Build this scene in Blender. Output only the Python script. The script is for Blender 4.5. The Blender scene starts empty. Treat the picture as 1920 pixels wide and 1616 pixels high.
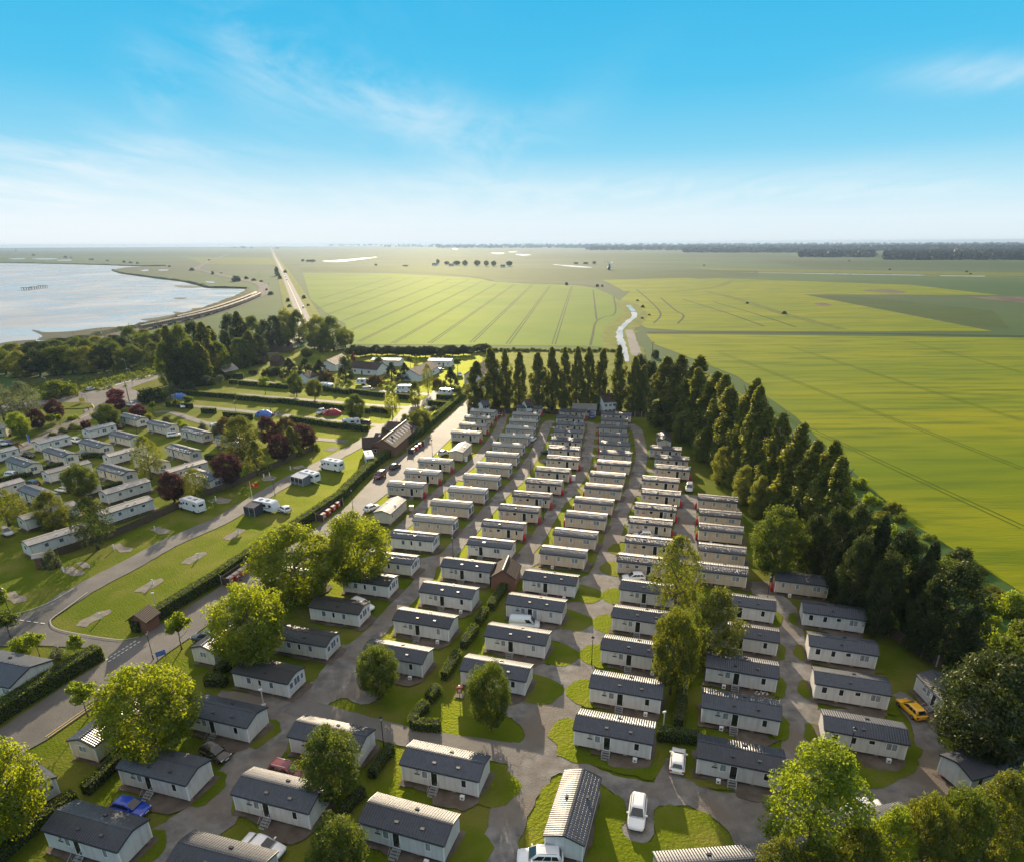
import bpy, bmesh, math, random
import numpy as np
from mathutils import Vector, Matrix
R = math.radians
S = bpy.context.scene
C = S.collection
# ------------------------------------------------------------------ camera
FOC, PCY, PITCH, ROLL, CAMZ = 1237.05, 988.77, 0.4069018, 0.0050855, 55.4
cp, sp = math.cos(PITCH), math.sin(PITCH)
r0, d0, f0 = Vector((1, 0, 0)), Vector((0, -sp, -cp)), Vector((0, cp, -sp))
cr, sr = math.cos(ROLL), math.sin(ROLL)
right = r0 * cr + d0 * sr
down = r0 * -sr + d0 * cr
cam = bpy.data.cameras.new('camera')
camo = bpy.data.objects.new('camera', cam)
C.objects.link(camo)
m3 = Matrix((right, -down, -f0)).transposed()
camo.matrix_world = Matrix.Translation((0, 0, CAMZ)) @ m3.to_4x4()
cam.sensor_width = 36
cam.lens = FOC / 1920 * 36
cam.shift_y = (PCY - 808) / 1920
cam.clip_start = 0.5
cam.clip_end = 60000
S.camera = camo
# ------------------------------------------------------------------ world, sun, exposure
SUN_EL, SUN_AZ = R(15.5), R(-6.0)          # azimuth measured from straight ahead (+Y), left negative
W = bpy.data.worlds.new('World')
S.world = W
W.use_nodes = True
nt = W.node_tree
nt.nodes.clear()
def ramp(t, stops, interp='LINEAR'):
    n = t.nodes.new('ShaderNodeValToRGB')
    n.color_ramp.interpolation = interp
    e = n.color_ramp.elements
    while len(e) < len(stops): e.new(0.5)
    for el, (p, c) in zip(e, stops):
        el.position = p
        el.color = (*c, 1) if len(c) == 3 else c
    return n
def math_n(t, op, a, b=None, clamp=False):
    n = t.nodes.new('ShaderNodeMath'); n.operation = op; n.use_clamp = clamp
    for i, v in enumerate((a, b)):
        if v is None: continue
        if hasattr(v, 'is_linked'): t.links.new(v, n.inputs[i])
        else: n.inputs[i].default_value = v
    return n.outputs[0]
L_ = nt.links.new
sky = nt.nodes.new('ShaderNodeTexSky')
sky.sky_type = 'NISHITA'; sky.sun_disc = False
sky.sun_elevation = SUN_EL; sky.sun_rotation = SUN_AZ
sky.altitude = 50; sky.air_density = 1.0; sky.dust_density = 0.3; sky.ozone_density = 2.0
# daylight from the sky model, its glow round the sun compressed as the photograph's exposure does
skm = nt.nodes.new('ShaderNodeVectorMath'); skm.operation = 'SCALE'; skm.inputs['Scale'].default_value = 3.0; L_(sky.outputs[0], skm.inputs[0])
ska = nt.nodes.new('ShaderNodeVectorMath'); ska.operation = 'ADD'; ska.inputs[1].default_value = (1, 1, 1); L_(skm.outputs[0], ska.inputs[0])
skd = nt.nodes.new('ShaderNodeVectorMath'); skd.operation = 'DIVIDE'; L_(sky.outputs[0], skd.inputs[0]); L_(ska.outputs[0], skd.inputs[1])
bg1 = nt.nodes.new('ShaderNodeBackground'); bg1.inputs[1].default_value = 0.05
L_(skd.outputs[0], bg1.inputs[0])
geo = nt.nodes.new('ShaderNodeTexCoord')
sep = nt.nodes.new('ShaderNodeSeparateXYZ'); L_(geo.outputs['Generated'], sep.inputs[0])
# clear summer sky: pale at the horizon, cyan blue above, with a whitish bright dome added overhead, out of view, to fill the shade
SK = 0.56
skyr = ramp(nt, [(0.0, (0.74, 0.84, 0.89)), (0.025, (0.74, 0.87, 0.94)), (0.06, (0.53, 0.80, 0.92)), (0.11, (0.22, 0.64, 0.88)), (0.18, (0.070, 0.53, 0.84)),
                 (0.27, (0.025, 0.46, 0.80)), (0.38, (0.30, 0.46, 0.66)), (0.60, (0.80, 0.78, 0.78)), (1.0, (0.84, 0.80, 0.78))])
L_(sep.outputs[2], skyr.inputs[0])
# wispy cirrus: noise on the direction projected to a high flat layer
mz = math_n(nt, 'MAXIMUM', sep.outputs[2], 0.0)
den = math_n(nt, 'ADD', mz, 0.06)
u_ = math_n(nt, 'DIVIDE', sep.outputs[0], den)
v_ = math_n(nt, 'DIVIDE', sep.outputs[1], den)
cmb = nt.nodes.new('ShaderNodeCombineXYZ'); L_(u_, cmb.inputs[0]); L_(v_, cmb.inputs[1])
mp = nt.nodes.new('ShaderNodeMapping'); mp.inputs['Scale'].default_value = (0.75, 0.30, 1); mp.inputs['Rotation'].default_value = (0, 0, R(18)); mp.inputs['Location'].default_value = (3.1, 1.7, 0)
L_(cmb.outputs[0], mp.inputs[0])
n1 = nt.nodes.new('ShaderNodeTexNoise'); n1.inputs['Scale'].default_value = 1.0; n1.inputs['Detail'].default_value = 9; n1.inputs['Roughness'].default_value = 0.62; n1.inputs['Distortion'].default_value = 0.5
L_(mp.outputs[0], n1.inputs[0])
# where the cirrus lies: soft patches round a few bearings (tangent of bearing, height, spreads, slant, weight)
axn = math_n(nt, 'DIVIDE', sep.outputs[0], math_n(nt, 'MAXIMUM', sep.outputs[1], 0.02))
tot = None
for a0, z0, sa, sz, sl_, wt in ((-0.315, 0.205, 0.055, 0.035, -0.25, 1.0), (-0.155, 0.165, 0.085, 0.026, -0.28, 1.0), (-0.22, 0.245, 0.10, 0.015, 0.1, 0.15), (-0.455, 0.170, 0.03, 0.025, 0.0, 0.6), (0.62, 0.165, 0.10, 0.012, -0.05, 0.75), (-0.42, 0.105, 0.08, 0.008, 0.02, 0.45), (0.45, 0.06, 0.4, 0.016, 0.0, 0.5), (-0.70, 0.075, 0.22, 0.035, 0.0, 0.9), (0.05, 0.05, 0.3, 0.02, 0.0, 0.3), (-0.02, 0.115, 0.10, 0.03, 0.4, 0.4)):
    da = math_n(nt, 'SUBTRACT', axn, a0); dz = math_n(nt, 'SUBTRACT', math_n(nt, 'SUBTRACT', sep.outputs[2], z0), math_n(nt, 'MULTIPLY', da, sl_))
    q1 = math_n(nt, 'POWER', math_n(nt, 'ABSOLUTE', math_n(nt, 'DIVIDE', da, sa)), 2.0); q2 = math_n(nt, 'POWER', math_n(nt, 'ABSOLUTE', math_n(nt, 'DIVIDE', dz, sz)), 2.0)
    g_ = math_n(nt, 'MULTIPLY', math_n(nt, 'POWER', 2.718, math_n(nt, 'MULTIPLY', math_n(nt, 'ADD', q1, q2), -0.5)), wt)
    tot = g_ if tot is None else math_n(nt, 'ADD', tot, g_)
mp.inputs['Scale'].default_value = (1.5, 0.55, 1); mp.inputs['Rotation'].default_value = (0, 0, R(-22))
cr_ = ramp(nt, [(0.40, (0, 0, 0)), (0.78, (1, 1, 1))]); L_(n1.outputs[0], cr_.inputs[0])
cfac = math_n(nt, 'MULTIPLY', math_n(nt, 'MULTIPLY', cr_.outputs[0], tot), 0.72, True)
# white glare low over the left of the plain
ga = math_n(nt, 'POWER', math_n(nt, 'ABSOLUTE', math_n(nt, 'DIVIDE', math_n(nt, 'ADD', axn, 0.55), 0.42)), 2.0); gz = math_n(nt, 'POWER', math_n(nt, 'ABSOLUTE', math_n(nt, 'DIVIDE', sep.outputs[2], 0.055)), 2.0)
cfac = math_n(nt, 'ADD', cfac, math_n(nt, 'MULTIPLY', math_n(nt, 'POWER', 2.718, math_n(nt, 'MULTIPLY', math_n(nt, 'ADD', ga, gz), -0.5)), 0.55), True)
mixc = nt.nodes.new('ShaderNodeMix'); mixc.data_type = 'RGBA'
L_(cfac, mixc.inputs['Factor']); L_(skyr.outputs[0], mixc.inputs[6]); mixc.inputs[7].default_value = (0.90, 0.95, 0.98, 1)
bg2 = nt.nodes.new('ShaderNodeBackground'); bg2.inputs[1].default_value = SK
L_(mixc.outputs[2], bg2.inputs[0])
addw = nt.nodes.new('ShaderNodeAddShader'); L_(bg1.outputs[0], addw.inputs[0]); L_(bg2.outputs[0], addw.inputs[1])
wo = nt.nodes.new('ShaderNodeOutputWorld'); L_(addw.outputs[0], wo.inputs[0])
sl = bpy.data.lights.new('sun', 'SUN'); sl.energy = 5.0; sl.angle = R(0.6); sl.color = (1.0, 0.81, 0.56)
so = bpy.data.objects.new('sun', sl); C.objects.link(so)
sd = Vector((math.sin(SUN_AZ) * math.cos(SUN_EL), math.cos(SUN_AZ) * math.cos(SUN_EL), math.sin(SUN_EL)))
so.rotation_euler = sd.to_track_quat('Z', 'Y').to_euler()
vs = S.view_settings
S.display_settings.display_device = 'sRGB'
vs.view_transform = 'Standard'; vs.look = 'None'; vs.gamma = 1; vs.use_curve_mapping = False
vs.exposure = 0.85
S.cycles.use_denoising = True
S.cycles.max_bounces = 7; S.cycles.diffuse_bounces = 3; S.cycles.glossy_bounces = 2; S.cycles.transmission_bounces = 4
S.cycles.volume_bounces = 0; S.cycles.transparent_max_bounces = 6
S.cycles.use_adaptive_sampling = True; S.cycles.adaptive_threshold = 0.02
# ------------------------------------------------------------------ helpers
def at(px, py, z=0.0):
    "a point of the place: where the sight line through photo position px,py meets height z"
    X, Y = px - 960, py - PCY
    X, Y = cr * X - sr * Y, sr * X + cr * Y
    d = (X, FOC * cp - Y * sp, -FOC * sp - Y * cp)
    t = (z - CAMZ) / d[2]
    return Vector((d[0] * t, d[1] * t, z))
def pxy(v):
    z = v[2] - CAMZ
    f = v[1] * cp - z * sp
    u = -v[1] * sp - z * cp
    X, Y = v[0] / f * FOC, u / f * FOC
    return cr * X + sr * Y + 960, -sr * X + cr * Y + PCY
def depth(v): return v[1] * cp - (v[2] - CAMZ) * sp
def height_at(p, top_y):
    lo, hi = 0.1, 60.0
    for _ in range(40):
        mid = (lo + hi) / 2
        if pxy((p[0], p[1], mid))[1] > top_y: lo = mid
        else: hi = mid
    return lo
ORD = 'first second third fourth fifth sixth seventh eighth ninth tenth eleventh twelfth thirteenth fourteenth fifteenth sixteenth seventeenth eighteenth nineteenth twentieth'.split()
def tag(o, label=None, cat=None, group=None, kind=None):
    if label: o['label'] = label
    if cat: o['category'] = cat
    if group: o['group'] = group
    if kind: o['kind'] = kind
    return o
def empty(name, loc, rz=0.0, scale=None):
    o = bpy.data.objects.new(name, None); o.empty_display_size = 0.3
    C.objects.link(o); o.location = loc; o.rotation_euler = (0, 0, rz)
    if scale is not None: o.scale = scale
    return o
def link(name, me, parent=None):
    o = bpy.data.objects.new(name, me); C.objects.link(o)
    if parent is not None: o.parent = parent
    return o
class MB:
    def __init__(s): s.v = []; s.f = []
    def add(s, vs_, fs):
        b = len(s.v); s.v += [tuple(v) for v in vs_]; s.f += [tuple(i + b for i in f) for f in fs]; return s
    def box(s, x0, x1, y0, y1, z0, z1):
        return s.add([(x0, y0, z0), (x1, y0, z0), (x1, y1, z0), (x0, y1, z0), (x0, y0, z1), (x1, y0, z1), (x1, y1, z1), (x0, y1, z1)],
                     [(3, 2, 1, 0), (4, 5, 6, 7), (0, 1, 5, 4), (1, 2, 6, 5), (2, 3, 7, 6), (3, 0, 4, 7)])
    def prism_x(s, prof, x0, x1):
        "closed y,z outline run along x"
        n = len(prof)
        return s.add([(x0, y, z) for y, z in prof] + [(x1, y, z) for y, z in prof],
                     [tuple(range(n - 1, -1, -1)), tuple(range(n, 2 * n))] + [(i, (i + 1) % n, n + (i + 1) % n, n + i) for i in range(n)])
    def tube(s, pts, rad, n=8, cap=True):
        pts = [Vector(p) for p in pts]
        if not hasattr(rad, '__len__'): rad = [rad] * len(pts)
        vs_, fs = [], []
        for i, p in enumerate(pts):
            t = (pts[min(i + 1, len(pts) - 1)] - pts[max(i - 1, 0)]).normalized()
            a = t.orthogonal().normalized() if abs(t.z) > .99 else Vector((0, 0, 1)).cross(t).normalized()
            b = t.cross(a)
            for k in range(n):
                th = 2 * math.pi * k / n
                vs_.append(p + (a * math.cos(th) + b * math.sin(th)) * rad[i])
        for i in range(len(pts) - 1):
            for k in range(n):
                fs.append((i * n + k, i * n + (k + 1) % n, (i + 1) * n + (k + 1) % n, (i + 1) * n + k))
        if cap:
            fs.append(tuple(range(n - 1, -1, -1))); fs.append(tuple((len(pts) - 1) * n + k for k in range(n)))
        return s.add(vs_, fs)
    def lathe(s, prof, n=16, c=(0, 0, 0)):
        vs_, fs = [], []
        for r, z in prof:
            for k in range(n):
                th = 2 * math.pi * k / n; vs_.append((c[0] + r * math.cos(th), c[1] + r * math.sin(th), c[2] + z))
        for i in range(len(prof) - 1):
            for k in range(n): fs.append((i * n + k, i * n + (k + 1) % n, (i + 1) * n + (k + 1) % n, (i + 1) * n + k))
        fs.append(tuple(range(n - 1, -1, -1))); fs.append(tuple((len(prof) - 1) * n + k for k in range(n)))
        return s.add(vs_, fs)
    def mesh(s, name, mat, smooth=False):
        me = bpy.data.meshes.new(name); me.from_pydata(s.v, [], s.f)
        if mat: me.materials.append(mat)
        if smooth: me.polygons.foreach_set('use_smooth', [True] * len(me.polygons))
        me.update(); return me
    def build(s, name, mat, parent=None, smooth=False): return link(name, s.mesh(name, mat, smooth), parent)
class Proto:
    "a thing built once as a list of part meshes; place() makes a thing of its own from it"
    def __init__(s, name): s.name = name; s.parts = []
    def part(s, name, mb, mat, up=None, smooth=False):
        s.parts.append((name, mb.mesh(name, mat, smooth) if isinstance(mb, MB) else mb, up)); return len(s.parts) - 1
    def recolour(s, table):
        q = Proto(s.name)
        for n, me, up in s.parts:
            if me.materials and me.materials[0].name in table:
                me = me.copy(); me.materials[0] = table[me.materials[0].name]
            q.parts.append((n, me, up))
        return q
    def place(s, loc, rz=0, scale=None, label=None, cat=None, group=None):
        r = empty(s.name, loc, rz, scale); tag(r, label, cat, group)
        ob = []
        for n, me, up in s.parts: ob.append(link(n, me, r if up is None else ob[up]))
        return r
# ------------------------------------------------------------------ materials
MATS = {}
def mat(name, col, rough=0.7, col2=None, scale=1.0, detail=3, bump=0.0, bscale=None, metal=0.0, spec=0.5, coord='Object', sheen=None, stretch=None, contrast=(0.35, 0.65), col3=None, scale3=0.1):
    m = bpy.data.materials.new(name); MATS[name] = m; m.use_nodes = True
    t = m.node_tree; b = t.nodes['Principled BSDF']; out = t.nodes['Material Output']
    b.inputs['Roughness'].default_value = rough; b.inputs['Metallic'].default_value = metal
    b.inputs['Specular IOR Level'].default_value = spec
    b.inputs['Base Color'].default_value = (*col, 1)
    tc = t.nodes.new('ShaderNodeTexCoord'); vec = tc.outputs[coord]
    if stretch:
        mp = t.nodes.new('ShaderNodeMapping'); mp.inputs['Scale'].default_value = stretch[:3]
        if len(stretch) > 3: mp.inputs['Rotation'].default_value = (0, 0, R(stretch[3]))
        t.links.new(vec, mp.inputs[0]); vec = mp.outputs[0]
    colout = None
    if col2:
        nz = t.nodes.new('ShaderNodeTexNoise'); nz.inputs['Scale'].default_value = scale; nz.inputs['Detail'].default_value = detail; nz.inputs['Roughness'].default_value = 0.6
        t.links.new(vec, nz.inputs[0])
        rp = ramp(t, [(contrast[0], col), (contrast[1], col2)]); t.links.new(nz.outputs[0], rp.inputs[0])
        colout = rp.outputs[0]
        if col3:
            nz3 = t.nodes.new('ShaderNodeTexNoise'); nz3.inputs['Scale'].default_value = scale3; nz3.inputs['Detail'].default_value = 5; t.links.new(vec, nz3.inputs[0])
            rf = ramp(t, [(0.45, (0, 0, 0)), (0.65, (1, 1, 1))]); t.links.new(nz3.outputs[0], rf.inputs[0])
            mx = t.nodes.new('ShaderNodeMix'); mx.data_type = 'RGBA'; t.links.new(rf.outputs[0], mx.inputs['Factor']); t.links.new(colout, mx.inputs[6]); mx.inputs[7].default_value = (*col3, 1)
            colout = mx.outputs[2]
        t.links.new(colout, b.inputs['Base Color'])
    if bump:
        nb = t.nodes.new('ShaderNodeTexNoise'); nb.inputs['Scale'].default_value = bscale or scale; nb.inputs['Detail'].default_value = 4
        t.links.new(vec, nb.inputs[0])
        bp = t.nodes.new('ShaderNodeBump'); bp.inputs['Strength'].default_value = bump; bp.inputs['Distance'].default_value = 0.1
        t.links.new(nb.outputs[0], bp.inputs['Height']); t.links.new(bp.outputs[0], b.inputs['Normal'])
    if sheen:
        # standing blades let low light through towards the viewer: a broad forward lobe in the plant's own colour
        gl = t.nodes.new('ShaderNodeBsdfGlossy'); gl.inputs['Roughness'].default_value = 0.62; gl.inputs['Color'].default_value = (*sheen[0], 1)
        if bump: t.links.new(bp.outputs[0], gl.inputs['Normal'])
        mxs = t.nodes.new('ShaderNodeMixShader'); mxs.inputs[0].default_value = sheen[1]
        t.links.new(b.outputs[0], mxs.inputs[1]); t.links.new(gl.outputs[0], mxs.inputs[2]); t.links.new(mxs.outputs[0], out.inputs[0])
    return m
def leafmat(name, c1, c2, tr, trf=0.45, vary=0.35):
    m = bpy.data.materials.new(name); MATS[name] = m; m.use_nodes = True
    t = m.node_tree; t.nodes.clear()
    g = t.nodes.new('ShaderNodeNewGeometry')
    rp = ramp(t, [(0.0, c1), (1.0, c2)]); t.links.new(g.outputs['Random Per Island'], rp.inputs[0])
    df = t.nodes.new('ShaderNodeBsdfDiffuse'); t.links.new(rp.outputs[0], df.inputs[0])
    tl = t.nodes.new('ShaderNodeBsdfTranslucent')
    k = 1 - vary
    rp2 = ramp(t, [(0.0, tuple(x * k for x in tr)), (1.0, tr)]); t.links.new(g.outputs['Random Per Island'], rp2.inputs[0]); t.links.new(rp2.outputs[0], tl.inputs[0])
    gl = t.nodes.new('ShaderNodeBsdfGlossy'); gl.inputs['Roughness'].default_value = 0.45; gl.inputs['Color'].default_value = (0.5, 0.5, 0.4, 1)
    mx = t.nodes.new('ShaderNodeMixShader'); mx.inputs[0].default_value = trf; t.links.new(df.outputs[0], mx.inputs[1]); t.links.new(tl.outputs[0], mx.inputs[2])
    mx2 = t.nodes.new('ShaderNodeMixShader'); mx2.inputs[0].default_value = 0.05; t.links.new(mx.outputs[0], mx2.inputs[1]); t.links.new(gl.outputs[0], mx2.inputs[2])
    o = t.nodes.new('ShaderNodeOutputMaterial'); t.links.new(mx2.outputs[0], o.inputs[0])
    return m
def weather(m, lo, hi):
    "each copy of a thing a little paler or dirtier than its neighbour, with faint vertical run marks"
    t = m.node_tree; b = t.nodes['Principled BSDF']; src = b.inputs['Base Color'].links[0].from_socket
    oi = t.nodes.new('ShaderNodeObjectInfo'); mr = t.nodes.new('ShaderNodeMapRange'); mr.inputs['To Min'].default_value = lo; mr.inputs['To Max'].default_value = hi; t.links.new(oi.outputs['Random'], mr.inputs[0])
    tc = t.nodes.new('ShaderNodeTexCoord'); mp = t.nodes.new('ShaderNodeMapping'); mp.inputs['Scale'].default_value = (3.0, 3.0, 0.25); t.links.new(tc.outputs['Object'], mp.inputs[0])
    ad = t.nodes.new('ShaderNodeVectorMath'); ad.operation = 'ADD'; t.links.new(mp.outputs[0], ad.inputs[0]); cx = t.nodes.new('ShaderNodeCombineXYZ'); t.links.new(math_n(t, 'MULTIPLY', oi.outputs['Random'], 50.0), cx.inputs[0]); t.links.new(cx.outputs[0], ad.inputs[1])
    nz = t.nodes.new('ShaderNodeTexNoise'); nz.inputs['Scale'].default_value = 1.0; nz.inputs['Detail'].default_value = 6; t.links.new(ad.outputs[0], nz.inputs[0])
    rr = ramp(t, [(0.30, (0.84, 0.82, 0.78)), (0.52, (1, 1, 1))]); t.links.new(nz.outputs[0], rr.inputs[0])
    v1 = t.nodes.new('ShaderNodeVectorMath'); v1.operation = 'MULTIPLY'; t.links.new(src, v1.inputs[0]); t.links.new(rr.outputs[0], v1.inputs[1])
    v2 = t.nodes.new('ShaderNodeVectorMath'); v2.operation = 'SCALE'; t.links.new(v1.outputs[0], v2.inputs[0]); t.links.new(mr.outputs[0], v2.inputs['Scale']); t.links.new(v2.outputs[0], b.inputs['Base Color'])
def clad(name, col, pitch=0.16):
    "horizontal plastic cladding boards with fine grooves and a little grime"
    m = mat(name, col, rough=0.5, col2=tuple(c * 0.9 for c in col), scale=0.8, detail=6)
    t = m.node_tree; b = t.nodes['Principled BSDF']; tc = t.nodes.new('ShaderNodeTexCoord')
    weather(m, 0.88, 1.04)
    w = t.nodes.new('ShaderNodeTexWave'); w.wave_type = 'BANDS'; w.bands_direction = 'Z'; w.wave_profile = 'SAW'; w.inputs['Scale'].default_value = 0.314 / pitch
    t.links.new(tc.outputs['Object'], w.inputs[0])
    bp = t.nodes.new('ShaderNodeBump'); bp.inputs['Strength'].default_value = 0.5; bp.inputs['Distance'].default_value = 0.03
    t.links.new(w.outputs[1], bp.inputs['Height']); t.links.new(bp.outputs[0], b.inputs['Normal'])
    return m
def tiles(name, col, rough=0.36, px=0.28, py=0.36, spec=0.5, strength=0.8):
    "pressed pan tiles: rolls across the length, steps down the slope"
    m = mat(name, col, rough=rough, col2=tuple(c * 0.75 for c in col), scale=1.3, detail=5, spec=spec)
    t = m.node_tree; b = t.nodes['Principled BSDF']; tc = t.nodes.new('ShaderNodeTexCoord')
    weather(m, 0.75, 1.25)
    w = t.nodes.new('ShaderNodeTexWave'); w.bands_direction = 'X'; w.wave_profile = 'SIN'; w.inputs['Scale'].default_value = 0.314 / px
    w2 = t.nodes.new('ShaderNodeTexWave'); w2.bands_direction = 'Y'; w2.wave_profile = 'SAW'; w2.inputs['Scale'].default_value = 0.314 / py
    for q in (w, w2): t.links.new(tc.outputs['Object'], q.inputs[0])
    h = math_n(t, 'ADD', w.outputs[1], math_n(t, 'MULTIPLY', w2.outputs[1], 0.6))
    bp = t.nodes.new('ShaderNodeBump'); bp.inputs['Strength'].default_value = strength; bp.inputs['Distance'].default_value = 0.06
    t.links.new(h, bp.inputs['Height']); t.links.new(bp.outputs[0], b.inputs['Normal'])
    return m
mat('marsh', (0.030, 0.076, 0.014), 0.95, (0.058, 0.102, 0.022), 0.004, 10, col3=(0.050, 0.070, 0.032), scale3=0.0015, bump=0.8, bscale=0.35, sheen=((0.35, 0.40, 0.10), 0.015), spec=0.08)
mat('lawn', (0.032, 0.058, 0.004), 0.95, (0.056, 0.080, 0.007), 0.35, 11, col3=(0.100, 0.094, 0.026), scale3=0.13, bump=1.0, bscale=3.0, sheen=((0.66, 0.76, 0.02), 0.075), spec=0.05)
mat('bay_grass', (0.040, 0.062, 0.005), 0.95, (0.070, 0.082, 0.012), 0.5, 8, bump=1.0, bscale=3.0, sheen=((0.72, 0.72, 0.03), 0.08), spec=0.05)
mat('rough_grass', (0.055, 0.092, 0.005), 0.95, (0.150, 0.150, 0.018), 0.12, 10, bump=1.0, bscale=0.9, sheen=((0.50, 0.58, 0.05), 0.04), spec=0.06)
mat('crop', (0.075, 0.150, 0.005), 0.95, (0.120, 0.180, 0.009), 0.012, 10, bump=0.8, bscale=1.5, sheen=((0.52, 0.66, 0.06), 0.022), spec=0.06)
mat('crop_yellow', (0.092, 0.142, 0.001), 0.95, (0.225, 0.214, 0.002), 0.016, 12, bump=1.0, bscale=1.1, sheen=((0.66, 0.74, 0.015), 0.05), stretch=(0.25, 1.6, 1, -28), spec=0.06, contrast=(0.30, 0.70), col3=(0.075, 0.115, 0.002), scale3=0.11)
mat('crop_dark', (0.035, 0.062, 0.012), 0.95, (0.050, 0.076, 0.016), 0.03, 8, bump=0.7, bscale=0.6, sheen=((0.3, 0.4, 0.06), 0.03), spec=0.06)
mat('track_faint', (0.058, 0.100, 0.002), 0.95, (0.085, 0.125, 0.003), 0.2, 6, spec=0.05)
mat('soil', (0.075, 0.055, 0.042), 0.95, (0.14, 0.11, 0.08), 0.05, 6, spec=0.08)
mat('track_dark', (0.022, 0.042, 0.006), 0.95, (0.034, 0.055, 0.008), 0.3, 5, spec=0.08)
mat('reeds', (0.030, 0.044, 0.012), 0.95, (0.055, 0.066, 0.020), 0.06, 8, spec=0.08)
mat('asphalt', (0.125, 0.118, 0.110), 0.72, (0.17, 0.158, 0.145), 0.25, 10, bump=0.5, bscale=9, spec=0.22, col3=(0.09, 0.086, 0.08), scale3=0.07)
mat('gravel', (0.110, 0.107, 0.104), 0.75, (0.235, 0.225, 0.212), 0.55, 12, bump=0.9, bscale=7, spec=0.18, col3=(0.165, 0.138, 0.112), scale3=0.12)
mat('road_pale', (0.12, 0.112, 0.105), 0.8, (0.16, 0.15, 0.14), 0.06, 9, spec=0.12)
mat('earth_pad', (0.075, 0.056, 0.042), 0.9, (0.135, 0.11, 0.09), 0.5, 8, bump=0.5, bscale=4)
mat('concrete', (0.17, 0.150, 0.125), 0.9, (0.25, 0.225, 0.19), 0.8, 8, bump=0.4, bscale=6, spec=0.15)
mat('paint', (0.72, 0.70, 0.66), 0.7); mat('paint_yellow', (0.55, 0.40, 0.10), 0.7, (0.35, 0.28, 0.14), 3)
mat('kerb', (0.30, 0.28, 0.26), 0.85)
mat('ballast', (0.10, 0.088, 0.076), 0.9, (0.14, 0.125, 0.11), 0.6, 6, spec=0.08); mat('rail', (0.20, 0.17, 0.14), 0.35, metal=0.9)
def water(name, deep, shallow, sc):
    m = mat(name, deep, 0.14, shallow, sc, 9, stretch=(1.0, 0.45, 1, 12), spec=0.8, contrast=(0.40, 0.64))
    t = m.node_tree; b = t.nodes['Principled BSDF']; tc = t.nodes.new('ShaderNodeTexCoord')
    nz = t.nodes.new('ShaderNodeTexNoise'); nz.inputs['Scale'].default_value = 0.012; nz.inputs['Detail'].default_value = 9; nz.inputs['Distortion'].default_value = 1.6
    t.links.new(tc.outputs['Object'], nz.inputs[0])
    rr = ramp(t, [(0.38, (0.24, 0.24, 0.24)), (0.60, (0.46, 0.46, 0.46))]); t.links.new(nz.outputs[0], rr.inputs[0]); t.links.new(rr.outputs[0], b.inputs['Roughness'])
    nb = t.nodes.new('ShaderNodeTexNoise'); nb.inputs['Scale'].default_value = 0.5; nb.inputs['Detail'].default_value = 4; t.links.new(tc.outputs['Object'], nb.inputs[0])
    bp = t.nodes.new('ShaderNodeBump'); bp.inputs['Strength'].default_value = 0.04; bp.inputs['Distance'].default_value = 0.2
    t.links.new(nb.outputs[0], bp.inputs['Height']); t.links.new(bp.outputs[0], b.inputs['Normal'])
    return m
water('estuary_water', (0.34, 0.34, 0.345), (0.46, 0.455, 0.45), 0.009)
water('pond_water', (0.30, 0.31, 0.32), (0.36, 0.36, 0.36), 0.02)
mat('mud', (0.045, 0.052, 0.026), 0.8, (0.080, 0.078, 0.050), 0.05, 8, spec=0.1)
leafmat('leaf_sycamore', (0.050, 0.080, 0.005), (0.125, 0.145, 0.008), (0.60, 0.68, 0.010), 0.54)
leafmat('leaf_green', (0.036, 0.060, 0.008), (0.078, 0.105, 0.012), (0.30, 0.38, 0.022), 0.46)
leafmat('leaf_poplar', (0.078, 0.098, 0.020), (0.165, 0.178, 0.036), (0.50, 0.52, 0.05), 0.50)
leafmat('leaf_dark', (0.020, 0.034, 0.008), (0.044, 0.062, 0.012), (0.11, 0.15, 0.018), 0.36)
leafmat('leaf_birch', (0.048, 0.064, 0.010), (0.100, 0.115, 0.016), (0.40, 0.43, 0.02), 0.46)
leafmat('leaf_purple', (0.034, 0.013, 0.016), (0.066, 0.024, 0.026), (0.19, 0.055, 0.055), 0.38)
leafmat('leaf_red', (0.06, 0.012, 0.016), (0.12, 0.025, 0.03), (0.38, 0.06, 0.07), 0.38)
leafmat('leaf_lime', (0.075, 0.115, 0.008), (0.13, 0.165, 0.012), (0.54, 0.66, 0.02), 0.52)
leafmat('leaf_silver', (0.085, 0.098, 0.045), (0.15, 0.165, 0.08), (0.28, 0.32, 0.14), 0.38)
leafmat('leaf_brown', (0.055, 0.044, 0.016), (0.095, 0.070, 0.024), (0.26, 0.17, 0.04), 0.38)
leafmat('leaf_hedge', (0.034, 0.062, 0.006), (0.070, 0.105, 0.009), (0.34, 0.44, 0.02), 0.44)
leafmat('leaf_far', (0.016, 0.024, 0.016), (0.030, 0.040, 0.024), (0.03, 0.04, 0.02), 0.25)
mat('bark', (0.10, 0.078, 0.055), 0.9, (0.16, 0.125, 0.09), 3, 6, stretch=(1, 1, 0.3)); mat('bark_birch', (0.42, 0.39, 0.34), 0.8, (0.12, 0.10, 0.085), 2.5, 5, contrast=(0.5, 0.62))
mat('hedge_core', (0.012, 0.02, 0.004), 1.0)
clad('wall_grey', (0.66, 0.645, 0.635)); clad('wall_beige', (0.62, 0.515, 0.405)); clad('wall_white', (0.70, 0.69, 0.66)); clad('wall_cream', (0.72, 0.66, 0.55)); clad('wall_sand', (0.62, 0.55, 0.44))
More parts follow.
